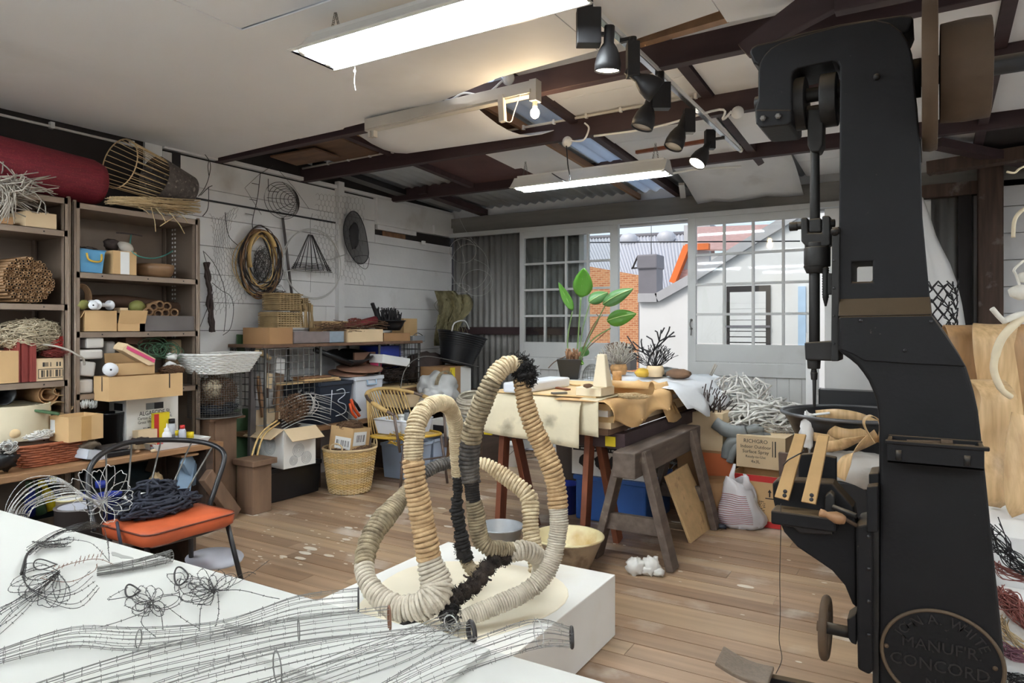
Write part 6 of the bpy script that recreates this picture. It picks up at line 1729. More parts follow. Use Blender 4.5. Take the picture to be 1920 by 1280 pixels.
dpn = thing('dark_pan','dark shallow enamel pan inside the rack above the brown discs','pan',PX(640,690,-4.4))
MB().lathe([(0,0),(.12,0),(.2,.06),(.21,.06),(.125,-.01),(0,-.01)],PX(655,676,-4.42),24,(.2,-.1,1)).build('pan','black_paint',dpn)
for k,(u0,v0,u1,v1,m_,lab) in enumerate(((590,655,660,682,'black_plastic','black plastic pipe sloping through the rack'),(592,648,604,672,'wire_light','thin pale rod sloping through the rack beside the black pipe'))):
    t = thing('sloping_rod',lab,'rod',PX(u1,v1,-4.3));MB().cyl(PX(u0,v0,-4.3),PX(u1,v1,-4.28),(.022,.004)[k],n=8).build('rod',m_,t)
dkw = thing('dark_wire_heap','heap of dark red and black wire scraps behind the timber stack','wire',PX(740,700,-4.3));mb = MB();tangle(mb,PX(735,697,-4.3),(.12,.26,.09),150,.003,4,8,1,55);mb.build('wires','twig_dark',dkw).ob['kind'] = 'stuff'
dkb = thing('dark_bag','dark brown netted bag slumped under the black rubber tub','bag',PX(797,705,-4.3));MB().blob(PX(795,690,-4.35),(.15,.28,.16),18,12,.35,4).build('bag','twig_dark',dkb)
# navy recycling tote with chalk letter
XT = -4.17
def tote(name,label,x0,x1,y0,y1,z0,z1,m_,rim=.016,tap=.03):
    t = thing(name,label,'tub',((x0+x1)/2,(y0+y1)/2,z0));mb = MB()
    a = [V(x0+tap,y0+tap,z0),V(x1-tap,y0+tap,z0),V(x1-tap,y1-tap,z0),V(x0+tap,y1-tap,z0)];b = [V(x0,y0,z1),V(x1,y0,z1),V(x1,y1,z1),V(x0,y1,z1)]
    ib = [V(x0+.006,y0+.006,z1),V(x1-.006,y0+.006,z1),V(x1-.006,y1-.006,z1),V(x0+.006,y1-.006,z1)];ia = [p+V(0,0,.01) for p in a]
    mb.add(a+b+ib+ia,[(0,3,2,1),(0,1,5,4),(1,2,6,5),(2,3,7,6),(3,0,4,7),(4,5,9,8),(5,6,10,9),(6,7,11,10),(7,4,8,11),(8,9,13,12),(9,10,14,13),(10,11,15,14),(11,8,12,15),(12,13,14,15)])
    mb.build('tub',m_,t,bevel=.008)
    rr = MB()
    for p,q in zip(b,b[1:]+b[:1]): rr.bar(p+V(0,0,-rim),q+V(0,0,-rim),.02,rim*2)
    rr.build('rim',m_,t,bevel=.004);t.b = (x0,x1,y0,y1,z0,z1);return t
yt0,yt1 = PX(600,790,XT).y,PX(662,790,XT).y
tb_ = tote('storage_tote','navy recycling tub chalked with a letter B holding timber offcuts',-4.61,XT,yt0,yt1-.004,.506,.85,'navy_plastic')
mat('chalk',s(222,226,232),0.8,var=0.05)
def chalk_p(f,h): return V(XT+.002-.03*(1-h),yt0+(yt1-yt0)*f,.506+.344*h)
MB().tube([chalk_p(.36,.80),chalk_p(.36,.20)],.004,5).build('chalk_letter','chalk',tb_);MB().tube(spline([chalk_p(.50,.78),chalk_p(.70,.80),chalk_p(.76,.66),chalk_p(.56,.52),chalk_p(.80,.40),chalk_p(.80,.22),chalk_p(.52,.16)],5),.004,5).build('chalk_letter','chalk',tb_)
MB().tube([chalk_p(.0,.70),chalk_p(.9,.70)],.0025,5).build('chalk_letter','chalk',tb_)
for k in range(3):
    a = 2*pi*k/3+pi/2;c = V(-4.40+.028*cos(a),yt0-.001+.005,.74+.03*sin(a));d = V(cos(a+2.2),0,sin(a+2.2));n2 = V(-d.z,0,d.x)
    MB().prism([c-d*.022-n2*.008,c+d*.012-n2*.008,c+d*.012-n2*.016,c+d*.028,c+d*.012+n2*.016,c+d*.012+n2*.008,c-d*.022+n2*.008],(0,-.002,0)).build('recycling_arrow','chalk',tb_)
text('HELP OUR',tb_,V(-4.29,yt0+.004,.755),(1,0,0),(0,0,1),.026,'chalk',.0005)
for zz,w_ in ((.735,.07),(.68,.13),(.64,.13),(.60,.11)):
    MB().box((-4.44+.03,yt0+.008+(0.85-zz)*.08,zz),(-4.44+.03+w_,yt0+.012+(.85-zz)*.08,zz+.012)).build('printed_line','chalk',tb_)
# offcuts lying across the tote
for k,(u0,v0,u1,v1,w_,h_,m_,lab) in enumerate(((522,712,635,718,.05,.018,'pale_wood','long pale batten lying across the navy tub'),(560,708,625,716,.14,.014,'card','corrugated card offcut lying on the pale batten'),(555,704,612,708,.12,.012,'plywood','thin plywood offcut stacked on the card over the navy tub'))):
    t = thing('offcut',lab,'offcut',PX((u0+u1)/2,(v0+v1)/2,-4.25));zc = .862+k*.018;a = PX(u0,v0,-4.24);b = PX(u1,v1,-4.22);a.z = b.z = zc;MB().bar(a,b,w_,h_).build('piece',m_,t)
# white tub with lid and brown discs
yw0,yw1 = yt1+.012,PX(719,780,-4.15).y
mat('clear_tub',s(226,230,238),0.4,var=0.03)
wtb = tote('storage_tub','large white plastic tub with a clip handle behind the bamboo chair',-4.58,-4.15,yw0,yw1,.506,.872,'clear_tub')
MB().tube([V(-4.145,(yw0+yw1)/2-.04,.84),V(-4.138,(yw0+yw1)/2-.04,.80),V(-4.138,(yw0+yw1)/2+.07,.80),V(-4.145,(yw0+yw1)/2+.07,.84)],.006,6).build('clip_handle','pale_blue',wtb)
for k,(dx,dy,r_,tilt) in enumerate(((.02,-.10,.17,.10),(.06,.0,.2,.16))):
    t = thing('wooden_disc',('brown fibreboard disc partly covered on the white tub','broad brown fibreboard disc lying on top of the white tub')[k],'disc',(-4.33+dx,(yw0+yw1)/2+dy,.885+.03*k))
    MB().lathe([(0,0),(r_,0),(r_,.012),(0,.012)],(-4.33+dx,(yw0+yw1)/2+dy,.895+.035*k),36,(.12,-.06,1)).build('disc','disc_brown',t,bevel=.002)
# orange handled cutters
oc = thing('loppers','orange handled cutters hooked on the bench beside the navy tub','tool',PX(668,785,-4.1))
MB().tube(spline([PX(658,748,-4.12),PX(664,765,-4.1),PX(674,780,-4.09)],4),.013,8).build('handle','orange_tool',oc);MB().tube(spline([PX(656,756,-4.11),PX(660,772,-4.09),PX(668,783,-4.08)],4),.012,8).build('handle','orange_tool',oc)
MB().tube([PX(660,750,-4.13),PX(668,758,-4.12),PX(675,770,-4.11)],.013,8).build('blade_guard','black_plastic',oc)
# wire basket of twigs in front of the tote
wtw = thing('twig_cage','crooked wire cage of brown twigs in front of the navy tub','wire cage',PX(555,800,-4.1))
mb = MB();tangle(mb,PX(553,765,-4.08),(.05,.15,.11),110,.0022,4,9,1,56);mb.build('twigs','twig_brown',wtw).ob['kind'] = 'stuff'
mb = MB()
for k in range(9):
    v = 738+k*6;mb.tube(spline([PX(528,v+20,-4.10),PX(560,v+4,-4.06),PX(585,v,-4.05),PX(620,v+8+3*k % 5,-4.05)],4),.003,5)
for k in range(5): mb.tube(spline([PX(586+rnd(-8,8),738,-4.06),PX(590+rnd(-4,8),758,-4.04),PX(584+rnd(-8,8),778,-4.06)],4),.0026,5)
mb.tube(spline([PX(590,742,-4.04),PX(630,756,-4.03),PX(672,790,-4.02)],5),.0026,5);mb.tube(spline([PX(580,765,-4.04),PX(625,768,-4.03),PX(668,800,-4.0)],5),.0026,5)
mb.build('cage','wire_light',wtw)
# ---- floor row: black tub, open white carton, basket
bt2 = tote('black_tub','low black plastic tub on the floor under the open white carton',-4.60,-4.12,3.42,3.93,.002,.252,'black_plastic',tap=.015)
t = carton('open white carton printed with round plants standing on the black tub',(-4.36,3.50,.255),(-4.03,3.79,.548),rz=radians(-4),m='card_white',flaps=[('+x',128,.13),('-y',118,.13),('-x',20,.12)],fold='card_pale');WC = t
def print_ring(fy,fz,r,n=5,side='+x'):
    mb = MB();p,rr_ = on_face(t,side,fy,fz)
    for k in range(n):
        q = r*(k+1)/n;mb.tube([p+rr_*(q*cos(a))+V(0,0,q*sin(a)) for a in [2*pi*i/22 for i in range(22)]],.0012,3,closed=True)
    mb.build('printed_plant','grey_plastic',t)
print_ring(.45,.42,.05);print_ring(.7,.2,.045);print_ring(.3,.18,.035);print_ring(.5,.55,.07,7,'-y')
bwm = thing('dark_bundle','dark rolled mesh bundle in the open white carton','bundle',PX(530,800,-4.2));mb = MB();tangle(mb,V(-4.2,3.63,.55),(.10,.10,.05),120,.0025,4,9,1,57);mb.blob(V(-4.2,3.63,.53),(.11,.11,.05),14,8,.4,2);mb.build('bundle','twig_dark',bwm)
for k,(a,b) in enumerate((((472,856),(520,788)),((482,856),(524,792)))):
    st = thing('cane_rod',('bent pale cane leaning from the timber pedestal to the white carton','second bent cane leaning close behind the first on the pedestal')[k],'cane',PX(a[0],a[1],-4.0));p0 = PX(a[0],a[1]-2,-4.02);p1 = PX(b[0],b[1],-4.1);MB().tube(spline([p0,p0.lerp(p1,.5)+V(0,-.04,.03),p1],6),.007,7).build('rod','cane',st)
# round cane basket on the floor
BC = V(-3.93,4.05,.0)
rb = thing('cane_basket','round golden cane basket on the floor holding a labelled carton','basket',BC)
nst_ = 40;Hb = .345;
def br(f): return .155+.05*f ** .8
for j in range(34):
    f = (j+.5)/34;pts = []
    for i in range(nst_*2):
        a = 2*pi*i/(nst_*2);r = br(f)+.0035*(1 if ((i // 2)+j) % 2 else -1);pts.append(BC+V(r*cos(a),r*sin(a),.004+Hb*f))
    MB().tube(pts,.0052,5,closed=True).build('weave','cane' if (j // 4) % 2 else 'straw',rb)
mb = MB()
for i in range(nst_):
    a = 2*pi*(i+.25)/nst_;mb.tube([BC+V(br(f)*cos(a),br(f)*sin(a),Hb*f) for f in (0,.3,.6,1)],.004,5)
mb.build('stakes','cane',rb);MB().tube(ring(BC+V(0,0,Hb),br(1)+.002,(0,0,1),40),.010,7,closed=True).build('rim','straw',rb);MB().cyl(BC+V(0,0,.003),BC+V(0,0,.012),.15,n=28).build('bottom','cane',rb)
for a in (radians(-75),radians(55)):
    p = BC+V(br(1)*cos(a),br(1)*sin(a),Hb);tgv = V(-sin(a),cos(a),0);MB().tube(spline([p-tgv*.05,p-tgv*.045+V(0,0,.04),p+V(0,0,.06),p+tgv*.045+V(0,0,.04),p+tgv*.05],5),.006,7).build('handle','straw',rb)
t = carton('tan carton with two white address labels tilted in the cane basket',(BC.x-.115,BC.y-.125,.30),(BC.x+.095,BC.y+.11,.51),rz=radians(8),m='card');t.ob.rotation_euler = (radians(-6),radians(4),0)
patch(t,'+x',.06,.35,.78,.86,'paper');bars(t,'+x',.14,.48,.70,.74,30,4);patch(t,'-y',.25,.20,.95,.64,'paper');bars(t,'-y',.32,.30,.88,.52,26,5)
nt_ = thing('root_nest','tangled brown root strands in the labelled carton','roots',V(BC.x,BC.y,.51));mb = MB();tangle(mb,V(BC.x,BC.y,.515),(.10,.11,.04),170,.0022,4,9,1,58);mb.build('roots','twig_brown',nt_).ob['kind'] = 'stuff'
nt2 = thing('root_nest','brown root strands packed round the carton in the cane basket','roots',V(BC.x,BC.y,.33));mb = MB();tangle(mb,V(BC.x,BC.y,.335),(.17,.17,.03),200,.0025,4,9,1,59);mb.build('roots','twig_brown',nt2).ob['kind'] = 'stuff'
# ---- timber pedestal, stump and the mesh basket with the white wicker on it
pd = thing('timber_pedestal','short square timber pedestal with a slab top by the red chair','pedestal',(-4.06,3.24,0))
mat('ped_wood',s(122,96,76),0.6,var=0.2,scale=4,stretch=(4,4,.6),spots=(s(84,64,52),3,.55,.8))
MB().box((-4.15,3.17,0),(-3.98,3.33,.335)).build('shaft','ped_wood',pd,bevel=.004);MB().box((-4.17,3.15,.335),(-3.955,3.36,.375)).build('slab','ped_wood',pd,bevel=.004)
sp = thing('plank_stand','rough plank stand carrying the wire mesh basket','stand',(-4.28,3.1,0))
MB().box((-4.36,2.99,0),(-4.20,3.03,.655)).build('plank','ped_wood',sp);MB().box((-4.22,3.03,0),(-4.19,3.20,.655)).build('plank','ped_wood',sp);MB().box((-4.42,2.97,.655),(-4.16,3.25,.67)).build('top','old_ply',sp)
mbk = thing('mesh_basket','cylindrical wire mesh bin packed with fibres under the white basket','bin',(-4.28,3.1,.672))
mc_ = V(-4.29,3.10,.672);Rm,Hm = .176,.30
mm = MB()
for i in range(64):
    a = 2*pi*i/64;mm.tube([mc_+V(Rm*cos(a),Rm*sin(a),0),mc_+V(Rm*cos(a),Rm*sin(a),Hm)],.0011,3,caps=False)
for j in range(20): mm.tube(ring(mc_+V(0,0,Hm*j/19),Rm,(0,0,1),40),.0011,3,closed=True)
q = mm.build('mesh','wire_grey',mbk);q.ob['kind'] = 'stuff'
MB().tube(ring(mc_+V(0,0,.004),Rm,(0,0,1),40),.005,6,closed=True).build('base_hoop','wire_grey',mbk);MB().cyl(mc_+V(0,0,.001),mc_+V(0,0,.004),Rm,n=30).build('base','wire_dark',mbk)
fb = thing('fibre_scraps','brown and blue fibre scraps packed inside the mesh bin','scraps',mc_);mb = MB();tangle(mb,mc_+V(0,0,.17),(.15,.15,.12),200,.002,4,9,1,60);mb.build('brown_fibres','twig_brown',fb).ob['kind'] = 'stuff'
mb = MB();tangle(mb,mc_+V(0,0,.06),(.15,.15,.05),90,.003,4,9,1,61);mb.build('blue_fibres','navy_plastic',fb).ob['kind'] = 'stuff';MB().blob(mc_+V(.05,-.06,.19),(.07,.06,.07),12,8,.5,3).build('pale_wad','raffia',fb)
ww = wicker('wide white wicker tray basket on top of the wire mesh bin',mc_+V(.02,.02,Hm+.004),.26,.36,.135,.45,'wicker_white',radians(12),11,44,'white_wicker_basket',rod=.0045)
# boards leaning beyond the mesh bin
def lean(nm,lab,cat,u0,v0,u1,v1,x,w_,th,m_,dx=.06):
    a = PX(u0,v0,x);b = PX(u1,v1,x-dx);t = thing(nm,lab,cat,a);MB().bar(a,b,w_,th,(1,0,0)).build('board',m_,t,bevel=.002);return t
for nm,lab,cat,z in (('green_board','dark green painted board leaning on the wall behind the pale canes','board',0),):
    t = thing(nm,lab,cat,(-4.4,3.42,0));MB().add([V(-4.36,3.36,0.0),V(-4.34,3.62,0.0),V(-4.52,3.62,.66),V(-4.54,3.36,.68),V(-4.38,3.36,0),V(-4.36,3.62,0),V(-4.54,3.62,.66),V(-4.56,3.36,.68)],[(0,1,2,3),(7,6,5,4),(0,4,5,1),(1,5,6,2),(2,6,7,3),(3,7,4,0)]).build('board','green_board',t)
lean('grey_post','tall grey green painted post leaning by the mesh bin','post',470,905,475,660,-4.27,.05,.03,'grey_tin',.1)
lean('green_strip','narrow dark green strip standing against the white wall','strip',452,700,451,627,-4.56,.07,.012,'green_board',.03)
lean('grey_strip','narrow blue grey strip standing against the white wall','strip',478,700,475,618,-4.52,.06,.012,'grey_plastic',.03)
lean('hooked_timber','curved old timber handle leaning in front of the green board','timber',494,782,483,705,-4.30,.03,.025,'mid_wood',.05)
lean('wood_strip','thin wooden strip leaning against the end of the navy tub','strip',518,790,523,720,-4.25,.025,.012,'mid_wood',.04)
lean('white_tipped_board','brown board with a white painted end leaning at the rack','board',520,760,525,690,-4.34,.085,.014,'ped_wood',.05);lean('white_board_end','white painted board end standing above the brown board at the rack','board',524,700,526,672,-4.36,.085,.014,'white_paint',.02)
lean('brown_stake','weathered upright stake leaning on the rack end grid','stake',498,745,502,680,-4.34,.045,.02,'old_post',.05);lean('lime_board','small pale yellow green board beside the weathered stake','board',504,728,506,700,-4.30,.05,.012,'card_pale',.02)
fh = thing('broom_head','small straw broom head standing at the end of the rack','broom',PX(490,668,-4.3));MB().cyl(PX(482,656,-4.3),PX(506,672,-4.3),.03,.018,n=10).build('bristles','straw',fh)
# timber offcuts leaning on the floor by the red chair
t = thing('timber_offcut','thick pale timber offcut leaning on the floor by the pedestal','timber',PZ(435,975,.02));a = PZ(440,965,.02);b = PX(385,890,-4.02);MB().bar(a,b,.10,.05,(1,0,.4)).build('block','ped_wood',t,bevel=.004)
t = thing('blue_plank','pale blue painted plank leaning under the plank bench','plank',PZ(400,950,.02))
mat('pale_blue_w',s(150,178,204),0.6,var=0.1)
MB().bar(PZ(398,950,.01),PX(346,856,-4.05),.10,.025,(1,0,.4)).build('board','pale_blue_w',t)
t = thing('blue_plank','pale blue painted plank standing upright under the plank bench','plank',PX(335,940,-4.1));MB().bar(PX(338,945,-4.1),PX(352,862,-4.12),.10,.02,(1,0,0)).build('board','pale_blue_w',t)
t = thing('timber_block','round edged timber block under the end of the plank bench','block',PX(350,858,-4.05));MB().box(PX(333,858,-4.06)-V(.08,0,0),PX(374,848,-4.02)).build('block','mid_wood',t,bevel=.01)
# ================================================================== far left corner: timber stack, rubber tub, cartons, rope
random.seed(62)
for k in range(9):
    t = thing('timber_length','rough timber length stacked on the low bench beyond the white tub','timber',(-4.3,5.05,.51+k*.028),'timber lengths stacked beyond the white tub')
    z = .507+k*.028;j = rnd(-.05,.05);MB().box((-4.55+rnd(0,.3),4.78+j,z),(-4.10+rnd(-.05,.06),5.55+j,z+rnd(.016,.026))).build('length',random.choice(['mid_wood','old_ply','pale_wood','ped_wood','plywood']),t)
t = shelfbox('worn pale carton lying open beside the timber lengths',758,738,800,762,-3.95,.3,m='card_pale')
cbg = thing('clear_bag','stuffed clear plastic bag tied with cord by the timber lengths','bag',PX(828,762,-3.9))
mat('bag_grey',s(190,190,188),0.3,var=0.15,scale=5)
MB().blob(PX(822,732,-3.95),(.17,.22,.17),40,26,.32,6,2.2).blob(PX(810,745,-3.9),(.10,.14,.10),24,16,.4,9,3).build('bag','bag_grey',cbg)
mb = MB()
for k in range(3): mb.tube([PX(832,730,-3.85)+V(.0,.14*cos(a)+.02*k,.17*sin(a)) for a in [pi*i/14-.3 for i in range(15)]],.006,5)
mb.build('cord','rope_olive',cbg)
t = carton('tan and white carton with a yellow sticker under the rubber tub',(-4.25,PX(830,720,-3.97).y,.64),(-3.97,PX(872,720,-3.97).y+.1,.905),rz=0,m='card_dark',closed=True)
patch(t,'+x',.25,.62,.42,.98,'yellow');bars(t,'+x',.28,.72,.39,.90,4,2);patch(t,'+x',.62,.0,1.0,1.0,'card_white','white_side')
st2 = thing('timber_crate','low dark crate supporting the yellow stickered carton','crate',(-4.05,5.75,0));MB().box((-4.4,5.60,.0),(-3.95,6.2,.635)).build('crate','dark_wood',st2)
rt = thing('rubber_tub','tall black ribbed rubber tub tilted on the carton in the corner','tub',PX(855,688,-4.0));c = PX(856,688,-4.08);c.z = .915
ax_ = V(.10,.20,1)
prof = [(0,0),(.16,0)]
for i in range(14): prof += [(.165+.0062*i,.01+.021*i),(.162+.0062*i,.02+.021*i)]
prof += [(.262,.31),(.25,.31),(.16,.02),(0,.02)]
MB().lathe(prof,c,34,ax_).build('tub','black_plastic',rt)
MB().tube(spline([c+V(.1,-.22,.34),c+V(.12,-.2,.42),c+V(.14,-.06,.44),c+V(.14,.02,.36)],5),.008,6).build('handle','wire_light',rt)
# coils of rope on the corner
for k,(u,v,m_,lab,r_) in enumerate(((893,775,'rope_white','thick coil of white rope beside the worktable',.16),(885,752,'rope_grey','coil of grey rope lying above the white coil',.15))):
    c = PT(u,v,6.5);t = thing('rope_coil',lab,'rope',c-V(0,0,.08))
    for j in range(9): MB().tube(ring(c+V(rnd(-.01,.01),rnd(-.01,.01),-.06+.014*j),r_-.012*(j % 3),(.1,-.25,1),28),.011,7,closed=True).build('turn',m_,t)
t = thing('crate_stack','dark crate carrying the rope coils near the worktable','crate',PZ(885,850,0));c = PT(885,800,6.6);MB().box((c.x-.22,c.y-.15,0),(c.x+.22,c.y+.2,.42)).build('crate','dark_wood',t)
t = carton('white carton with printed panel on the floor behind the bamboo chair',(PT(860,790,6.3).x-.2,PT(812,790,6.3).y-.05,.32),(PT(860,790,6.3).x-.0,PT(860,790,6.3).y,.46),m='card_white',closed=True);patch(t,'-y',.2,.2,.8,.7,'ink','panel');
t = carton('brown carton on the floor behind the bamboo chair legs',(-3.95,5.15,.0),(-3.62,5.5,.32),rz=.1,m='card_dark',closed=True)
for k,(x0,x1,y0,y1,h_,m_,lab) in enumerate(((-4.05,-3.72,4.55,4.84,.30,'tub_blue','pale blue plastic tub on the floor behind the cane basket'),(-4.1,-3.75,4.90,5.12,.30,'tub_blue','pale blue plastic tub on the floor nearer the brown carton'))):
    tote('floor_tub',lab,x0,x1,y0,y1,.002,h_,m_,.012,.02)
t = thing('blue_drum','tall pale laundry tub standing beside the worktable leg','tub',PZ(905,858,0));c = PZ(905,848,0);MB().lathe([(0,0),(.12,0),(.15,.3),(.16,.3),(.16,.315),(.145,.315),(.115,.01),(0,.01)],c,26).build('tub','white_plastic',t)
t = thing('white_pail','white paint pail with drips under the worktable corner','pail',PZ(962,880,0));c = PZ(963,872,0);MB().lathe([(0,0),(.075,0),(.085,.2),(.09,.2),(.09,.215),(.08,.215),(.07,.01),(0,.01)],c,24).build('pail','white_plastic',t);MB().tube(ring(c+V(0,0,.19),.088,(0,0,1),24),.005,5,closed=True).build('band','grey_plastic',t);MB().tube(spline([c+V(-.06,-.06,.19),c+V(-.02,-.1,.10),c+V(.06,-.06,.17)],5),.002,5).build('bail','wire_dark',t)
mb = MB();wf = thing('loose_wires','thin dark wires trailing over the floor by the laundry tub','wire',PZ(915,850,0));random.seed(63)
for k in range(9): p = PZ(890+k*6,838+k % 4*6,.006);mb.tube(spline([p,p+V(.12,.1,0),p+V(.25,.02,0),p+V(.38,.12,.01)],5),.0028,4)
mb.build('wires','wire_dark',wf)
lwire = thing('arched_wire','long springy wire arching over the timber stack','wire',PX(750,760,-4.0));MB().tube(spline([PX(752,770,-3.98),PX(752,720,-3.98),PX(765,685,-3.98),PX(795,668,-3.96),PX(840,674,-3.9),PX(900,688,-3.85)],6),.004,5).build('wire','wire_grey',lwire)
# ================================================================== bamboo and steel chair
bc2 = thing('bamboo_chair','cane-backed steel tub chair carrying a plastic tub','chair',(-3.68,4.45,0))
L1,L2,L3,L4 = V(-3.95,4.22,0),V(-3.60,4.27,0),V(-3.42,4.66,0),V(-3.78,4.72,0)
def leg(a,b): MB().tube([a,b],.011,8).build('leg','steel_brown',bc2)
mat('steel_brown',s(112,96,88),0.45,0.3,var=0.15)
zs = .41
S1,S2,S3,S4 = V(-3.88,4.24,zs),V(-3.58,4.30,zs),V(-3.46,4.62,zs),V(-3.76,4.70,zs)
leg(L1,S1);leg(L2,S2);leg(L3,S3);leg(L4,S4)
MB().tube(spline([S1,S2,S3,S4],6,True),.012,7,closed=True).build('seat_ring','yellow_tie',bc2)
mb = MB()
for k in range(12): f = (k+.5)/12;mb.tube([S1.lerp(S2,f),S4.lerp(S3,f)],.006,5)
mb.build('seat_cords','cane',bc2)
rail = [V(-3.62,4.22,.60),V(-3.74,4.18,.66),V(-3.88,4.20,.72),V(-3.98,4.32,.76),V(-4.0,4.52,.77),V(-3.94,4.72,.74),V(-3.80,4.82,.69),V(-3.62,4.80,.63),V(-3.5,4.72,.58)]
RP = spline(rail,6);MB().tube(RP,.013,8).build('back_rail','steel_brown',bc2)
MB().tube(RP[3:10],.02,8).build('arm_wrap','cane',bc2);MB().tube(RP[36:44],.02,8).build('arm_wrap','cane',bc2);MB().tube(RP[14:34],.0155,8).build('back_wrap','cane',bc2)
mb = MB()
for k in range(18):
    p = RP[13+k];f = k/17;q = S1.lerp(S4,f)+V(-.02,0,.0);mb.tube([p,q],.0065,6)
mb.build('back_canes','cane',bc2)
MB().tube([rail[0],V(-3.6,4.27,.3)],.011,8).build('arm_post','steel_brown',bc2);MB().tube([rail[-1],V(-3.43,4.65,.3)],.011,8).build('arm_post','steel_brown',bc2);MB().tube([V(-3.6,4.27,.22),V(-3.43,4.65,.22)],.008,7).build('stretcher','steel_brown',bc2)
mb = MB();tangle(mb,V(-3.62,4.3,.40),(.16,.05,.06),22,.003,4,9,1,64);mb.build('yellow_ties','yellow_tie',bc2)
ct = tray_mesh(-3.90,-3.56,4.30,4.64,.425,.115,.02);tt = thing('plastic_tub','rectangular clear plastic tub standing on the bamboo chair','tub',(-3.73,4.47,.425));ct.build('tub','clear_tub',tt);MB().tube([V(-3.90,4.30,.54),V(-3.56,4.30,.54),V(-3.56,4.64,.54),V(-3.90,4.64,.54)],.008,6,closed=True).build('rim','clear_tub',tt)
for k,(x,y,r_,h_,body,cap,lab) in enumerate(((-3.68,4.38,.04,.12,'white_plastic','white_plastic','white bottle with dark rings standing in the chair tub'),(-3.74,4.52,.036,.14,'grey_plastic','black_plastic','grey bottle with a black cap leaning in the chair tub'),(-3.62,4.58,.025,.12,'clear_tub','yellow','small bottle with a yellow cap in the chair tub'))):
    c = V(x,y,.445);t = thing('bottle',lab,'bottle',c);MB().lathe([(0,0),(r_,0),(r_,h_*.7),(r_*.6,h_*.8),(r_*.6,h_),(0,h_)],c,16).build('body',body,t);MB().lathe([(0,h_),(r_*.65,h_),(r_*.65,h_+.02),(0,h_+.02)],c,14).build('cap',cap,t)
# ================================================================== worktable on trestles
TZ = .885
TX0,TX1,TY0,TY1 = -2.33,-1.50,3.52,5.70
wt = thing('trestle_table','long worktable of stacked sheets on reddish timber trestles','table',(-1.9,4.6,0))
ZF = .70
MB().box((TX0-.06,TY0+.12,ZF-.085),(TX1+.05,TY0+.165,ZF)).build('end_rail','joist',wt,bevel=.003)
MB().box((TX0-.06,TY1-.35,ZF-.085),(TX1+.05,TY1-.305,ZF)).build('end_rail','joist',wt,bevel=.003)
MB().box((TX1-.0,TY0+.17,ZF-.09),(TX1+.045,TY1-.1,ZF)).build('side_rail','joist',wt,bevel=.003);MB().box((TX0-.02,TY0+.17,ZF-.09),(TX0+.02,TY1-.1,ZF)).build('side_rail','joist',wt,bevel=.003)
for x in (TX0+.10,TX1-.16):
    for yb,dy in ((TY0+.145,-.0),(TY1-.33,0)):
        for s_ in (-1,1):
            MB().bar((x+(.0 if s_ < 0 else .03),yb+s_*.03,ZF-.02),(x+(-.03 if s_ < 0 else .05),yb+s_*.16+.11,0.0),.075,.035,(1,0,0)).build('leg','red_wood',wt,bevel=.003)
for x in (TX0-.05,TX1-.06): MB().box((x-.005,TY0+.112,ZF-.075),(x+.055,TY0+.122,ZF-.02)).build('yellow_cap','yellow',wt)
for k in range(5):
    z = ZF-.001+k*.034;j = .02*(k % 3);MB().box((TX0+j,TY0+.02+j,z),(TX1-.01+.5*j,TY1-j,z+.0345)).build('stacked_sheet',('old_ply','card_pale','pale_wood','card_white','pale_wood')[k],wt)
# canvas drop sheet over the near edge
def drape(px,nm,lab,cat,m_,th=.004):
    t = thing(nm,lab,cat,px[0][0]);MB().sheet(px,th).build('sheet',m_,t);return t
rows = []
NXX = 18
for j in range(12):
    f = j/11;row = []
    for i in range(NXX+1):
        x = -2.36+.72*i/NXX
        if f < .42: p = V(x,TY0+.75-1.85*f*(1.0),TZ+.012+.006*sin(9*x+5*f))
        else:
            g = (f-.42)/.58;drop = .22+.045*i/NXX
            p = V(x,TY0-.03-.035*sin(min(1,g*3)*pi/2)-.012*sin(14*x)*g,TZ+.012-drop*g)
        row.append(p)
    rows.append(row)
drape(rows[::-1],'canvas_sheet','stained cream canvas sheet hanging over the table end','canvas','canvas')
rows = []
for j in range(9):
    f = j/8;row = []
    for i in range(7):
        x = -1.66+.13*i/6
        p = V(x,TY0+.4-1.3*f,TZ+.016) if f < .35 else V(x,TY0-.045-.02*sin(20*x),TZ+.016-.20*(f-.35)/.65)
        row.append(p)
    rows.append(row)
drape(rows[::-1],'canvas_strip','narrow stained canvas strip hanging at the table corner','canvas','canvas')
# kraft paper over the long side
rows = []
for j in range(10):
    f = j/9;row = []
    for i in range(22):
        y = TY0-.06+1.05*i/21
        if f < .35: p = V(TX1-.32+.32*f/.35+.02*sin(4*y),y,TZ+.006+.006*sin(11*y))
        else:
            g = (f-.35)/.65;p = V(TX1+.02+.05*g+.03*sin(13*y+3*g)*g,y+.02*g,TZ+.006-(.13+.018*sin(21*y)+.02*sin(7*y))*g)
        row.append(p)
    rows.append(row)
drape(rows,'kraft_paper','brown kraft paper hanging over the long table side','paper','kraft',.002)
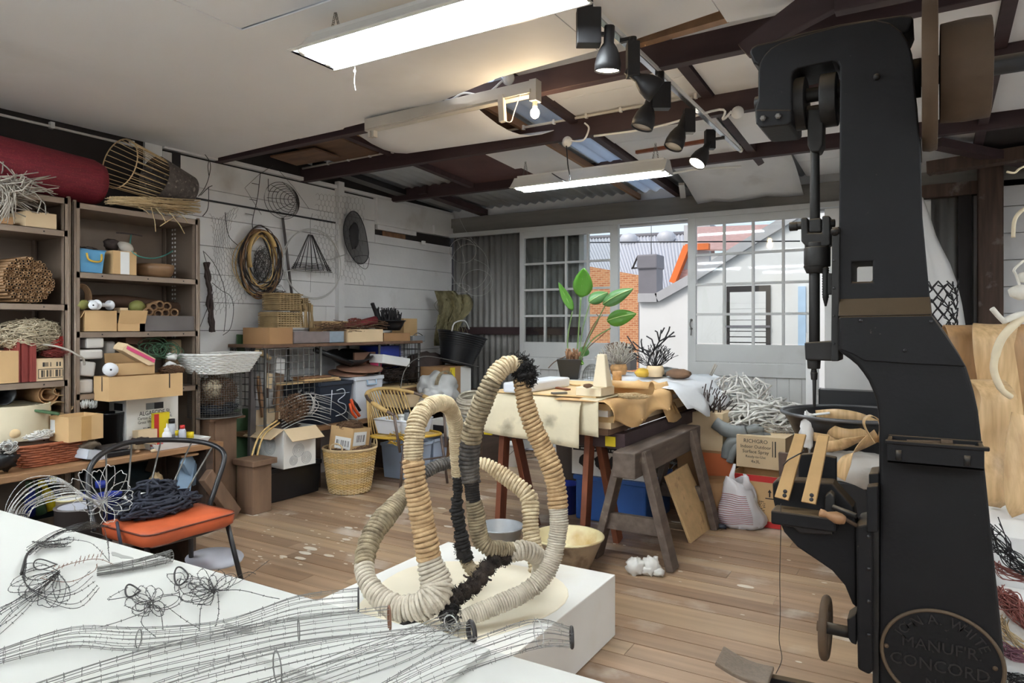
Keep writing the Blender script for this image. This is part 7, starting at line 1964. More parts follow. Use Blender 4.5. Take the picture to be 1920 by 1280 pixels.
# white plastic sheet further along
rows = []
for j in range(12):
    f = j/11;row = []
    for i in range(20):
        y = TY0+.95+1.25*i/19
        if f < .6: p = V(TX1-.75+.80*f/.6,y+.05*sin(4*f),TZ+.012+.012*sin(17*y+7*f)+.008*sin(31*y))
        else:
            g = (f-.6)/.4;p = V(TX1+.05+.14*g+.04*sin(11*y)*g,y,TZ+.012-.17*g-.04*sin(15*y)*g)
        row.append(p)
    rows.append(row)
drape(rows,'plastic_sheet','crumpled white plastic sheet covering the far end of the table','plastic sheet','plastic_sheet',.002)
rows = [[V(TX1-.3+.36*i/7,TY0+.85+.28*j/5,TZ+.03+.01*sin(3*i+j)-(.12*max(0,i-5))) for i in range(8)] for j in range(6)]
drape(rows[::-1],'kraft_scrap','torn tan paper scrap hanging under the plastic sheet','paper','kraft',.002)
# pale hardboard lying on the near end
hb = thing('cutting_board','thin pale cutting board lying on the near end of the table','board',V(-1.9,4.1,TZ+.018));MB().box((-2.28,TY0+.02,TZ+.018),(-1.58,TY0+1.0,TZ+.026)).build('board','pale_wood',hb)
# white block with tapered post
ZT2 = TZ+.027
a = PZ(1078,741,ZT2);b = PZ(1163,736,ZT2)
cb_ = thing('plaster_model','cream block base carrying a short tapered plaster post','model',V((a.x+b.x)/2,a.y+.1,ZT2));ZT2 = TZ+.027
mat('cream_block',s(238,224,194),0.55,var=0.03,spots=(s(214,178,140),7,.6,.8))
xb0,xb1,yb0 = a.x+.005,b.x-.0,a.y
MB().box((xb0,yb0,ZT2),(xb1,yb0+.19,ZT2+.048)).build('base','cream_block',cb_,bevel=.003)
q = PY(1128,725,yb0+.07);zc0 = ZT2+.048;xc = q.x
MB().add([V(xc-.045,yb0+.04,zc0),V(xc+.045,yb0+.04,zc0),V(xc+.045,yb0+.13,zc0),V(xc-.045,yb0+.13,zc0),V(xc-.024,yb0+.06,zc0+.185),V(xc+.02,yb0+.06,zc0+.185),V(xc+.02,yb0+.1,zc0+.185),V(xc-.024,yb0+.1,zc0+.185)],[(0,3,2,1),(4,5,6,7),(0,1,5,4),(1,2,6,5),(2,3,7,6),(3,0,4,7)]).build('post','cream_block',cb_,bevel=.006)
sh = thing('pebbles','small driftwood lump lying on the cream block base','lump',PZ(1102,722,ZT2+.05));MB().blob(PZ(1103,723,ZT2+.062),(.028,.018,.012),10,7,.5,3).build('lump','twig_brown',sh)
shv = thing('wood_shavings','little heap of pale wood shavings on the table corner','shavings',PZ(1185,742,ZT2));mb = MB();tangle(mb,PZ(1186,742,ZT2+.012),(.09,.06,.016),160,.0014,3,7,1.2,71);mb.build('shavings','straw',shv).ob['kind'] = 'stuff'
tg2 = thing('cork_block','small cork-coloured cylinder standing beside the plaster model','block',PZ(1157,716,ZT2))
mat('disc_cork',s(184,140,92),0.8,var=0.2,scale=30)
MB().cyl(PZ(1157,716,ZT2),PZ(1157,716,ZT2)+V(0,0,.075),.032,n=16).build('block','disc_cork',tg2)
kr = thing('kraft_roll','curled sheet of tan paper beside the plaster model','paper',PZ(1180,728,ZT2));c = PZ(1178,726,ZT2+.035)
rows = [[c+V(-.14+.28*i,.05*cos(a)-.0,.036*sin(a)) for a in [-.5*pi+1.5*pi*j/10 for j in range(11)]] for i in (0,1)]
MB().sheet(rows,.002).build('curl','kraft',kr)
gp = thing('bubble_pack','clear wrapped packet lying at the table end by the rope loop','packet',PZ(1010,732,ZT2));MB().box(PZ(985,738,ZT2),PZ(1030,722,ZT2)+V(0,0,.06)).build('packet','clear_tub',gp,bevel=.012)
for k,(u0,v0,u1,v1,m_,lab) in enumerate(((1030,724,1066,730,'red_wood','short red brown ruler lying by the wrapped packet'),(1040,716,1085,722,'pale_wood','pale timber slip lying beneath the plant pot'),(1035,737,1062,736,'steel_grey','steel blade lying flat near the table end'))):
    t = thing('bench_slip',lab,'strip',PZ(u0,v0,ZT2));MB().bar(PZ(u0,v0,ZT2+.006),PZ(u1,v1,ZT2+.006),.03,.01).build('strip',m_,t)
# ---- potted plant
pp = thing('potted_plant','leafy potted plant with paddle leaves in a square black pot','plant',PZ(1069,714,ZT2));pc = PZ(1069,710,ZT2)
def sq(c,w,z,rot=.35): return [c+V(w*cos(rot+pi/4+i*pi/2),w*sin(rot+pi/4+i*pi/2),z) for i in range(4)]
a,b,ib,ia = sq(pc,.090,0),sq(pc,.128,.150),sq(pc,.118,.150),sq(pc,.112,.135)
MB().add(a+b+ib+ia,[(3,2,1,0)]+[(i,(i+1) % 4,4+(i+1) % 4,4+i) for i in range(4)]+[(4+i,4+(i+1) % 4,8+(i+1) % 4,8+i) for i in range(4)]+[(8+i,8+(i+1) % 4,12+(i+1) % 4,12+i) for i in range(4)]).build('pot','black_plastic',pp,bevel=.004)
MB().add(sq(pc,.113,.137),[(0,1,2,3)]).build('soil','soil',pp)
TP = (pc.x*-ST+pc.y*CT)
def PP(u,v,dt=0): return PT(u,v,TP+dt)
mb = MB();random.seed(72)
for k in range(26):
    p = PP(1075+rnd(-10,10),690+rnd(-18,4),rnd(-.04,.04));mb.tube([p,p+V(rnd(-.03,.03),rnd(-.03,.03),rnd(.04,.10))],rnd(.006,.012),5)
mat('soil_root',s(126,92,66),0.85,var=0.25,scale=20)
mb.build('root_crown','soil_root',pp)
def leaf(base,tip,width,side,m_='leaf',bend=.05,fold=.0):
    base = Vector(base);tip = Vector(tip);ax = tip-base;L = ax.length;ax.normalize();side = Vector(side);side = (side-ax*side.dot(ax)).normalized();nrm = ax.cross(side)
    rows = [];n = 10
    for i in range(n+1):
        t = i/n;w = 1.25*width*(sin(pi*min(1,t ** .8*.97+.02)) ** .8)*(1-.15*t)
        c = base+ax*(L*t)+nrm*(bend*sin(pi*t))
        rows.append([c+side*(w*q)+nrm*(-abs(q)*w*.3+fold*w*q) for q in (-1,-.5,0,.5,1)])
    o = MB().sheet(rows,.0015).build('leaf',m_,pp)
    MB().tube([base+ax*(L*t)+nrm*(bend*sin(pi*t)+.001) for t in (0,.25,.5,.75,.95)],.0022,5).build('midrib','leaf_vein',o)
    return o
def stalk(pts,r=.006): MB().tube(spline(pts,6),r,6).build('stalk','stem_green',pp)
R_ = V(CT,ST,0);Fv = V(-ST,CT,0)
leaf(PP(1089,557),PP(1095,502),.068,R_+V(0,0,-.1)+Fv*.3,'leaf',.01);stalk([PP(1080,690),PP(1085,620),PP(1089,557)])
leaf(PP(1130,570,-.1),PP(1187,541,-.14),.05,V(0,0,1)+Fv*.5,'leaf_b',.02);stalk([PP(1082,685),PP(1105,630,-.05),PP(1135,572,-.1)],.004)
leaf(PP(1104,566,.06),PP(1140,548,.12),.045,V(0,0,1)+Fv*.6,'leaf_b',.02);stalk([PP(1084,685),PP(1092,620,.03),PP(1106,568,.06)],.004)
leaf(PP(1138,601,-.1),PP(1193,588,-.14),.055,V(0,0,1)+Fv*.4,'leaf',.02);stalk([PP(1082,690),PP(1108,640,-.05),PP(1145,615,-.1)],.005)
leaf(PP(1074,582,.04),PP(1047,529,.08),.03,R_+V(0,0,.5),'leaf',.02,.4);stalk([PP(1070,690),PP(1064,640,.03),PP(1073,584,.04)],.005)
leaf(PP(1093,668,.03),PP(1096,648,.06),.035,R_+Fv*.2,'leaf_b',.0);leaf(PP(1085,676,-.05),PP(1095,682,-.10),.02,V(0,0,1),'leaf',.01)
mb = MB()
for pts in ([(1080,690),(1100,655),(1125,632),(1140,618)],[(1078,690),(1090,660),(1112,610),(1130,590)],[(1100,640),(1122,600),(1118,588)],[(1060,668),(1040,678),(1028,690)],[(1070,700),(1066,720),(1060,740),(1055,755)]): mb.tube(spline([PP(u,v,rnd(-.05,.05)) for u,v in pts],5),.0035,5)
mb.build('dry_stems','twig_brown',pp)
# ---- twiggy bundles in vessels behind the plant
def twiggy(label,u,v,t,top,n,m_,seed,vessel):
    random.seed(seed);c = PZ(u,v,TZ+.03);tt = thing('twig_arrangement',label,'twigs',c)
    MB().lathe([(0,0),(.055,0),(.07,.05),(.06,.085),(.05,.085),(.05,.01),(0,.01)],c,18).build('vessel',vessel,tt)
    mb = MB()
    for k in range(n):
        d = V(rnd(-1,1),rnd(-1,1),rnd(.25,1.2)).normalized();p = c+V(0,0,.06);pts = [p]
        for j in range(4):
            d = (d+V(rnd(-.35,.35),rnd(-.35,.35),rnd(-.1,.2))).normalized();p = p+d*(top/4);pts.append(p)
        mb.tube(pts,.0028,4)
        for j in (2,3): e = (d+V(rnd(-1,1),rnd(-1,1),rnd(-.2,.6))).normalized();mb.tube([pts[j],pts[j]+e*.06],.0022,4)
    mb.build('twigs',m_,tt).ob['kind'] = 'stuff';return tt
twiggy('pale pot of grey brown wire twigs behind the plaster model',1160,702,0,.21,60,'twig_grey',73,'disc_cork');twiggy('low pot of spiky black twigs standing on the plastic sheet',1228,706,0,.20,34,'ink',74,'card_pale')
sp_t = thing('black_twig_fan','fan of forked black twigs rising from the plastic covered end','twigs',PZ(1215,703,TZ+.03));mb = MB();random.seed(75);base = PY(1222,665,5.3)
for pts in ([(1218,668),(1228,655),(1236,640),(1240,618)],[(1228,655),(1244,640),(1254,620),(1256,612)],[(1236,640),(1250,632),(1266,630)],[(1228,655),(1222,636),(1212,630)],[(1236,640),(1232,622),(1228,620)],[(1244,640),(1252,632),(1264,622)],[(1218,668),(1205,660),(1192,655),(1176,630)],[(1205,660),(1202,640),(1203,635)],[(1192,655),(1182,652),(1172,650)],[(1240,625),(1246,614)],[(1220,660),(1200,652),(1186,640)]):
    mb.tube([PY(u,v,5.2) for u,v in pts],.006,5)
mb.tube([PY(1218,668,5.2),PY(1214,690,5.2),PZ(1215,704,TZ+.02)],.008,5);mb.build('twigs','ink',sp_t)
dbx = thing('dark_crate','dark open crate of scraps behind the twig pots','crate',PZ(1150,695,TZ+.03));c = PZ(1152,694,TZ+.03);MB().box((c.x-.17,c.y+.05,c.z),(c.x+.13,c.y+.2,c.z+.15)).build('crate','grey_tin',dbx);mb = MB();tangle(mb,c+V(0,.12,.19),(.14,.08,.06),110,.0025,4,8,1,76);mb.build('scraps','twig_brown',dbx).ob['kind'] = 'stuff'
wm = thing('wire_mesh_dome','fine wire mesh dome lying beside the plant pot','wire mesh',PZ(1108,712,ZT2));c = PZ(1110,710,ZT2);mb = MB()
for k in range(10): a = pi*k/10;mb.tube([c+V(.075*cos(a)*cos(b),.075*sin(a)*cos(b),.11*sin(b)) for b in [pi*i/12 for i in range(13)]],.0015,4)
for k in range(5): b = .5*pi*(k+.3)/5;mb.tube(ring(c+V(0,0,.11*sin(b)),.075*cos(b),(0,0,1),22),.0015,4,closed=True)
mb.build('wires','wire_grey',wm)
for k,(u,v,sx_,m_,lab) in enumerate(((1250,704,.12,'grey_cloth','folded grey cloth on the plastic covered table end'),(1272,708,.10,'twig_brown','dark flat bundle on the plastic covered table end'),(1235,704,.07,'card_pale','small kraft parcel on the plastic covered table end'),(1205,706,.06,'yellow_tie','small ochre packet behind the black twigs'))):
    c = PZ(u,v,TZ+.03);t = thing('bundle',lab,'bundle',c);MB().blob(c+V(0,0,.03),(sx_,.07,.035),12,8,.35,k+1).build('bundle',m_,t)
cn = thing('cut_canes','two thin cut canes poking up from the table end','canes',PZ(1330,706,.82));MB().cyl(PY(1331,703,5.6),PY(1341,682,5.6),.008,n=7).build('cane','twig_grey',cn);MB().cyl(PY(1334,704,5.6),PY(1344,684,5.6),.006,n=7).build('cane','twig_grey',cn)
# ---- things under the table
UB = (('storage_crate','blue storage crate on the floor under the worktable','crate',(-2.05,4.25,0),(-1.55,4.75,.30),'blue_plastic'),)
for nm,lab,cat,lo,hi,m_ in UB:
    t = thing(nm,lab,cat,lo);MB().box(lo,hi).build('body',m_,t,bevel=.015);MB().box((lo[0]-.012,lo[1]-.012,hi[2]-.03),(hi[0]+.012,hi[1]+.012,hi[2])).build('rim',m_,t,bevel=.004)
t = carton('white produce carton with black printed bunches on the blue crate',(-2.08,4.26,.302),(-1.56,4.74,.50),m='card_white',closed=True);PC = t
patch(t,'-y',.02,.82,.98,.98,'ink','banner');bars(t,'-y',.06,.87,.94,.93,60,8,'paper')
for k,f in enumerate((.2,.42,.6,.78)):
    p,r = on_face(t,'-y',f,.48);MB().blob(p+V(0,-.0005,0),(.05,.002,.042),12,8,.4,k).build('printed_bunch','ink',t)
t = thing('dark_tray','dark flat tray lying on the produce carton under the table','tray',(-1.82,4.5,.508));MB().box((-2.1,4.2,.508),(-1.55,4.78,.535)).build('tray','black_plastic',t,bevel=.005)
t = thing('blue_bin','small deep blue bin under the near table end','bin',PZ(1040,985,0));c = PZ(1028,975,0);MB().lathe([(0,0),(.09,0),(.11,.2),(.115,.2),(.1,.2),(.08,.01),(0,.01)],c+V(.0,.25,0),22).build('bin','deep_blue',t)
t = thing('wire_heap','heap of pale wire under the worktable beyond the crates','wire',(-1.8,5.2,0));mb = MB();tangle(mb,V(-1.75,5.3,.32),(.4,.35,.22),240,.004,4,10,1,77);mb.build('wires','wire_light',t).ob['kind'] = 'stuff'
t = thing('grey_tub','dark grey tub standing under the worktable beside the crate','tub',(-2.2,4.6,0));MB().lathe([(0,0),(.13,0),(.16,.46),(.17,.46),(.17,.48),(.15,.48),(.12,.01),(0,.01)],(-2.28,4.75,0),24).build('tub','grey_tin',t)
# ================================================================== buckets on the floor
yb = thing('mixing_bowl','deep cream mixing bowl with muddy outside on the floor','bowl',V(-1.66,3.35,0));c = V(-1.66,3.35,0)
MB().lathe([(0,0),(.115,0),(.185,.165),(.195,.170),(.195,.178),(.186,.178)],c,40).build('outside','mud_bucket',yb);MB().lathe([(.186,.178),(.172,.155),(.108,.02),(0,.02)],c,40).build('inside','cream_bowl',yb);MB().tube(ring(c+V(0,0,.176),.191,(0,0,1),44),.006,6,closed=True).build('rim','cream_bowl',yb)
gb2 = thing('galvanised_bucket','galvanised bucket standing behind the plinth','bucket',(-2.05,3.35,0));c = PZ(958,1030,0) ;c = V(-2.07,3.32,0);MB().lathe([(0,0),(.09,0),(.125,.17),(.132,.17),(.132,.178),(.122,.178),(.088,.01),(0,.01)],c,30).build('pail','galv',gb2);MB().tube(ring(c+V(0,0,.176),.13,(0,0,1),30),.005,6,closed=True).build('rim','galv',gb2)
wl_ = thing('plaster_lump','lumpy white plaster cast lying alone on the floor','lump',PZ(1208,1082,0));mb = MB();c = PZ(1207,1076,0);mb.blob(c+V(-.04,-.02,.04),(.046,.042,.046),20,14,.5,3);mb.blob(c+V(.035,.02,.042),(.045,.04,.05),20,14,.55,5);mb.blob(c+V(.0,.0,.025),(.05,.03,.026),14,9,.4,7);mb.blob(c+V(.08,.01,.022),(.03,.03,.024),14,9,.5,6);mb.build('lump','plaster',wl_)
# ================================================================== heavy sawhorse
sw_ = thing('sawhorse','heavy weathered sawhorse with a thick square beam','sawhorse',(-1.38,4.05,0))
mat('saw_wood',s(98,84,74),0.7,var=0.3,scale=5,stretch=(5,.6,5),spots=(s(160,146,132),10,.64,.78),bump=.15)
mat('saw_end',s(120,100,80),0.7,var=0.2,scale=14)
bz0,bz1 = .49,.63
MB().box((-1.455,3.47,bz0),(-1.325,4.70,bz1)).build('beam','saw_wood',sw_,bevel=.008)
for y in (3.62,4.50):
    for s_ in (-1,1): MB().bar((-1.39+s_*.06,y,bz1-.01),(-1.39+s_*.22,y,0),.10,.042,(1,0,0)).build('leg','saw_wood',sw_,bevel=.004)
    MB().box((-1.56,y-.02,.17),(-1.22,y+.02,.26)).build('cross_brace','saw_wood',sw_,bevel=.003)
lbd = thing('leaning_board','pale chipboard panel leaning against the sawhorse leg','board',PZ(1310,1005,0))
A_,B2 = PZ(1296,1018,.0),PZ(1340,985,.0);C2,D2 = PX(1289,868,-1.19),PX(1249,892,-1.19)
C2 = PY(1289,868,B2.y-.06);D2 = PY(1249,892,A_.y-.02);
nrm = (B2-A_).cross(D2-A_).normalized();nrm = nrm if nrm.x < 0 else -nrm
mat('chip',s(206,170,122),0.6,var=0.12,scale=16,spots=(s(150,112,78),12,.62,.75))
MB().prism([A_,B2,C2,D2],nrm*.016).build('panel','chip',lbd,bevel=.002)
# ================================================================== heap beyond the sawhorse: cartons, bag, wire tangle
mat('orange_card',s(206,110,62),0.7,var=0.05)
t = carton('tan carton with red tape and two black arrows on the floor',(-1.12,4.70,0),(-.78,5.0,.33),rz=radians(-3),m='card');RB = t
patch(t,'-y',.0,.88,1.0,1.0,'red','tape');patch(t,'-y',.0,.0,.09,1.0,'red','tape');patch(t,'-y',.62,.0,.95,.12,'red','tape')
for f in (.74,.86):
    p,r = on_face(t,'-y',f,.60);MB().prism([p+r*-.004+V(0,-.0006,0),p+r*.004+V(0,-.0006,0),p+r*.004+V(0,-.0006,.03),p+r*.012+V(0,-.0006,.03),p+V(0,-.0006,.05),p+r*-.012+V(0,-.0006,.03),p+r*-.004+V(0,-.0006,.03)],(0,-.0008,0)).build('arrow','ink',t)
patch(t,'-y',.66,.56,.94,.58,'ink','arrow_bar')
for k in range(7): bars(t,'-y',.40,.28+k*.035,.66,.295+k*.035,20,k)
t = carton('tan carton printed outdoor surface spray on top of the red taped carton',(-1.12,4.86,.345),(-.80,5.12,.555),rz=radians(-3),m='card_pale',closed=True)
for txt,z,sz in (('RICHGRO',.80,.036),('Indoor Outdoor',.63,.032),('Surface Spray',.47,.032),('Ready-to-Use',.32,.024),('4x3L',.16,.03)): print_on(t,'-y',txt,.40,z,sz,'ink',maxw=.2)
bars(t,'-y',.74,.40,.84,.90,6,9)
bg_ = thing('carrier_bag','white plastic carrier bag with red lines standing on the floor','bag',PZ(1388,990,0));c = PZ(1388,985,0);rows = []
def bagr(f,a): return (.142*(1-.78*max(0,f-.25) ** 1.1))*(1+.22*mnoise.noise(V(cos(a)*2,sin(a)*2,f*3)))
for j in range(13):
    f = j/12;row = []
    for i in range(25):
        a = 2*pi*i/24;r = bagr(f,a)*(1 if f > .06 else .92)
        h = .30*f
        row.append(c+V(r*cos(a)*1.08-.03*f*f,r*sin(a)*.7,h+.002+.02*f*sin(2*a)))
    rows.append(row)
BG = MB().sheet(rows[::-1],.002).build('bag','bag_plastic',bg_);MB().prism([c+V(.13*cos(a),.09*sin(a),.002) for a in [2*pi*i/16 for i in range(16)]],(0,0,.003)).build('base','bag_plastic',bg_)
for s_ in (-1,1): MB().sheet([[c+V(s_*.05-.03,-.03,.24),c+V(s_*.05+.03,-.03,.25)],[c+V(s_*.045-.02,-.02,.33),c+V(s_*.045+.012,-.02,.33)],[c+V(s_*.03-.014,.0,.40 if s_ < 0 else .34),c+V(s_*.03+.004,.0,.40 if s_ < 0 else .34)]],.002).build('handle','bag_plastic',bg_)
MB().blob(c+V(0,0,.12),(.11,.075,.11),14,10,.3,2).build('contents','white_plastic',bg_)
mb = MB()
for k in range(15):
    z = .015+k*.0125;pts = []
    for i in range(13):
        a = radians(200+105*i/12);f = z/.28;r = bagr(f,a)+.002;pts.append(c+V(r*cos(a)*1.10-.03*f*f,r*sin(a)*.72,z+.03*i/12+.02*f*sin(2*a)))
    mb.tube(pts,.0018,3)
mb.build('printed_lines','ink_red',bg_)
tr2 = thing('rubbish_scrap','small crumpled dark plastic scrap by the carrier bag','scrap',PZ(1350,988,0));MB().blob(PZ(1350,986,.014),(.05,.03,.014),12,7,.6,5).build('scrap','navy_plastic',tr2)
# cartons behind the sawhorse
t = carton('plain pale carton standing behind the far end of the sawhorse',(-1.56,4.95,.42),(-1.24,5.2,.68),m='card_pale',closed=True);t = carton('orange fronted carton under the pale carton behind the sawhorse',(-1.56,4.93,.0),(-1.16,5.2,.415),m='card_dark',closed=True);patch(t,'-y',.45,.55,1.0,.98,'orange_card','orange_panel')
t = carton('dark brown carton standing behind the middle of the sawhorse',(-1.75,5.0,0),(-1.58,5.3,.5),m='card_dark',closed=True)
t = carton('tan carton on the floor under the sawhorse beam',(-1.30,4.62,0),(-1.14,4.86,.26),rz=.4,m='card_dark',closed=True)
# base pile under the wire tangle
pb_ = thing('crate_heap','dark timber crate supporting the white twig tangle','crate',(-.95,5.5,0));MB().box((-1.5,5.25,0),(-.55,6.0,.55)).build('crate','card_dark',pb_)
tw3 = thing('white_twig_tangle','large tangled heap of whitened twigs and vines near the door','twigs',(-1.0,5.45,.55));mb = MB();tangle(mb,PY(1420,795,5.4),(.42,.34,.21),210,.0078,5,9,1.1,81);tangle(mb,PY(1385,765,5.5),(.28,.26,.26),90,.007,5,9,1.1,82);mb.build('twigs','wire_white',tw3).ob['kind'] = 'stuff'
mb = MB();tangle(mb,PY(1440,820,5.25),(.34,.25,.15),160,.003,4,9,1,83);mb.build('vines','twig_grey',tw3).ob['kind'] = 'stuff'
for pts in (((1395,790),(1410,760),(1447,722)),((1410,770),(1430,752),(1440,738)),((1360,790),(1356,740),(1357,705))): MB().tube(spline([PY(u,v,5.3) for u,v in pts],5),.0045,5).build('long_twig','twig_grey',tw3)
tw4 = thing('dark_twig_tangle','heap of dark brown twigs beside the worktable end','twigs',(-1.4,5.2,.6));mb = MB();random.seed(84)
for k in range(230):
    p = PY(rnd(1268,1345),rnd(770,800),5.15+rnd(-.15,.2));d = V(rnd(-.5,.5),rnd(-.3,.3),rnd(.3,1)).normalized();mb.tube([p,p+d*.10+V(rnd(-.02,.02),0,0),p+d*rnd(.15,.25)],.004,4)
mb.build('twigs','twig_dark',tw4).ob['kind'] = 'stuff'
t = thing('clear_sheet','grey translucent sheet slumped behind the dark twigs','plastic sheet',PY(1320,770,5.5));MB().sheet([[PY(1290+50*i/5+8*j,715+18*j,5.5+.05*sin(2*i+j)) for i in range(6)] for j in range(4)],.003).build('sheet','grey_plastic',t)
gl = thing('work_glove','stiff grey stained work glove on the whitened twigs','glove',PY(1400,830,4.95))
def GP(u,v,d=0): return PY(u,v,4.95+d)
MB().tube(spline([GP(1340,792),GP(1362,806),GP(1388,812),GP(1402,808)],5),[.045]*4+[.05]*5+[.052]*5+[.045]*2,12).build('cuff','grey_cloth',gl)
for pts in ([(1400,806),(1415,800),(1425,800)],[(1402,808),(1420,804),(1432,806)],[(1402,812),(1425,812),(1445,818)],[(1400,816),(1420,818),(1436,818)]): MB().tube(spline([GP(u,v,rnd(-.02,.02)) for u,v in pts],4),[.022]*5+[.019]*3+[.012],8).build('finger','grey_cloth',gl)
gl2 = thing('work_glove','plain grey work glove drooping over the spray carton','glove',PY(1375,860,4.9));MB().tube(spline([GP(1365,858),GP(1370,835),GP(1392,826),GP(1425,838)],5),[.05]*6+[.055]*5+[.035]*5,12).build('hand','grey_cloth',gl2);MB().tube(spline([GP(1388,830,-.03),GP(1376,846,-.05),GP(1368,866,-.05)],4),.026,8).build('thumb','grey_cloth',gl2)
pw = thing('paper_wad','small white crumpled paper on the spray carton','paper',PY(1418,848,4.95));MB().blob(PY(1418,847,4.95),(.05,.03,.018),10,7,.6,4).build('wad','paper',pw)
# ================================================================== red tubular chair
rc_ = thing('vinyl_chair','black tubular steel chair with a worn orange vinyl seat','chair',(-2.95,1.9,0))
sx0,sx1,sy0,sy1,zs = -3.10,-2.74,1.66,2.10,.455
pts = []
rows = []
def rr(x0,x1,y0,y1,z,r=.05,n=5):
    o = []
    for cx_,cy_,a0 in ((x1-r,y0+r,-pi/2),(x1-r,y1-r,0),(x0+r,y1-r,pi/2),(x0+r,y0+r,pi)):
        for i in range(n+1): a = a0+pi/2*i/n;o.append(V(cx_+r*cos(a),cy_+r*sin(a),z))
    return o
sec = [rr(sx0+.02,sx1-.02,sy0+.02,sy1-.02,zs-.075),rr(sx0,sx1,sy0,sy1,zs-.06),rr(sx0-.004,sx1+.004,sy0-.004,sy1+.004,zs-.025),rr(sx0,sx1,sy0,sy1,zs-.012),rr(sx0+.05,sx1-.05,sy0+.05,sy1-.05,zs+.004,.03)]
n_ = len(sec[0]);mb = MB();vs = [p for q in sec for p in q];fs = [(j*n_+i,j*n_+(i+1) % n_,(j+1)*n_+(i+1) % n_,(j+1)*n_+i) for j in range(4) for i in range(n_)]+[tuple(range(n_))[::-1],tuple(4*n_+i for i in range(n_))]
mb.add(vs,fs,True);mb.build('seat','vinyl_orange',rc_)
mat('piping',s(96,44,30),0.5,var=0.1);MB().tube(rr(sx0-.003,sx1+.003,sy0-.003,sy1+.003,zs-.014),.004,6,closed=True).build('piping','piping',rc_)
hoop = [V(-3.06,1.63,.42),V(-3.16,1.65,.60),V(-3.20,1.70,.70),V(-3.24,1.84,.748),V(-3.25,2.0,.745),V(-3.20,2.16,.725),V(-3.10,2.23,.70),V(-3.02,2.235,.65),V(-2.99,2.17,.53),V(-2.98,2.12,.43)]
HP = spline(hoop,8);MB().tube(HP,.0125,10).build('back_hoop','black_paint',rc_)
for k in range(5):
    i = 20+k*7;p = HP[min(i,len(HP)-1)];q = V(-3.10,1.70+.085*k,.44);MB().tube([p,q],.0042,6).build('back_rod','steel_grey',rc_)
for a,b in (((-2.78,1.69,.40),(-2.73,1.65,0)),((-2.78,2.07,.40),(-2.71,2.13,0)),((-3.05,1.69,.40),(-3.12,1.65,0)),((-3.05,2.07,.40),(-3.13,2.13,0))): MB().tube([a,b],.0115,8).build('leg','black_paint',rc_)
MB().tube(spline([V(-2.78,1.69,.385),V(-2.76,1.88,.385),V(-2.78,2.07,.385)],4),.0115,8).build('front_rail','black_paint',rc_)
yr_ = thing('yarn_heap','loose heap of dark blue black cord on the orange chair seat','cord',(-2.98,1.86,.46));mb = MB();tangle(mb,V(-2.98,1.86,.50),(.12,.20,.05),75,.0062,6,14,1.5,91)
q = mb.build('cord','yarn_black',yr_);q.ob['kind'] = 'stuff'
mb = MB();tangle(mb,V(-3.02,1.86,.555),(.08,.12,.05),24,.006,6,12,1.6,92);mb.build('cord_top','yarn_black',yr_).ob['kind'] = 'stuff'
MB().tube(spline([V(-2.95,1.66,.47),V(-2.88,1.63,.43),V(-2.86,1.64,.33),V(-2.9,1.66,.30),V(-2.93,1.64,.38)],6),.0065,6).build('trailing_end','yarn_black',yr_)
# paint tins and bottles under the bench
random.seed(93)
def tin(label,u,v,z,r_,h_,body,lid,name='paint_tin'):
    c = PZ(u,v,z);t = thing(name,label,'tin',c);MB().lathe([(0,0),(r_,0),(r_,h_),(r_*1.04,h_),(r_*1.04,h_+.006),(r_*.9,h_+.006),(r_*.9,h_),(0,h_)],c,24).build('can',body,t);MB().lathe([(0,h_+.003),(r_*.88,h_+.003)],c,20).build('lid',lid,t);return t
FZ = .0
tin('cream paint tin with drips under the plank bench',130,985,.24,.062,.14,'cream_bowl','white_plastic');tin('white paint tin beside the cream tin under the bench',162,985,.24,.055,.12,'white_plastic','white_plastic')
tin('large tub with a pale grey lid under the plank bench',148,1010,.24,.105,.16,'grey_tin','pale_grey');tin('blue paint tin behind the wire bouquet under the bench',205,978,.24,.06,.15,'deep_blue','deep_blue');tin('tall white tin with paint streaks beside the chair leg',258,975,.24,.065,.13,'white_plastic','white_plastic')
for k,(u,v,r_,body,cap,lab) in enumerate(((55,965,.03,'deep_blue','green_board','blue cleaner bottle lying at the dark end under the bench'),(78,962,.028,'green_board','yellow','green bottle with a yellow cap under the bench'),(100,955,.03,'yellow','yellow','yellow spray bottle leaning under the bench'),(190,965,.05,'deep_blue','deep_blue','round blue flask with a white highlight under the bench'))):
    c = PZ(u,v,.245);t = thing('bottle',lab,'bottle',c);MB().lathe([(0,0),(r_,0),(r_,.10),(r_*.5,.13),(r_*.5,.16),(0,.16)],c,14,(rnd(-.3,.3),rnd(-.8,.8),1)).build('body',body,t);MB().lathe([(0,.155),(r_*.6,.155),(r_*.6,.19),(0,.19)],c,12).build('cap',cap,t)
t = thing('under_shelf','low dark shelf board under the plank bench holding paint tins','shelf',(-4.0,2.0,0));MB().box((-4.2,1.1,.22),(-3.35,2.4,.238)).build('board','dark_wood',t);MB().box((-4.15,1.15,0),(-3.4,1.19,.22)).build('bearer','dark_wood',t);MB().box((-4.15,2.3,0),(-3.4,2.34,.22)).build('bearer','dark_wood',t)
t = thing('tarpaulin','dark blue green tarpaulin bundled in the shade under the bench','tarpaulin',(-4.4,2.3,.12))
mat('green_dark',s(30,42,46),0.5,var=0.3,scale=9);MB().blob(V(-4.42,2.35,.28),(.10,.40,.16),22,12,.35,2).build('bundle','green_dark',t)
t = thing('yellow_sponge','crumpled pale yellow sponge under the bench behind the chair','sponge',PX(292,905,-4.2));MB().blob(PX(292,901,-4.15),(.03,.045,.05),12,8,.6,6).build('sponge','straw',t)
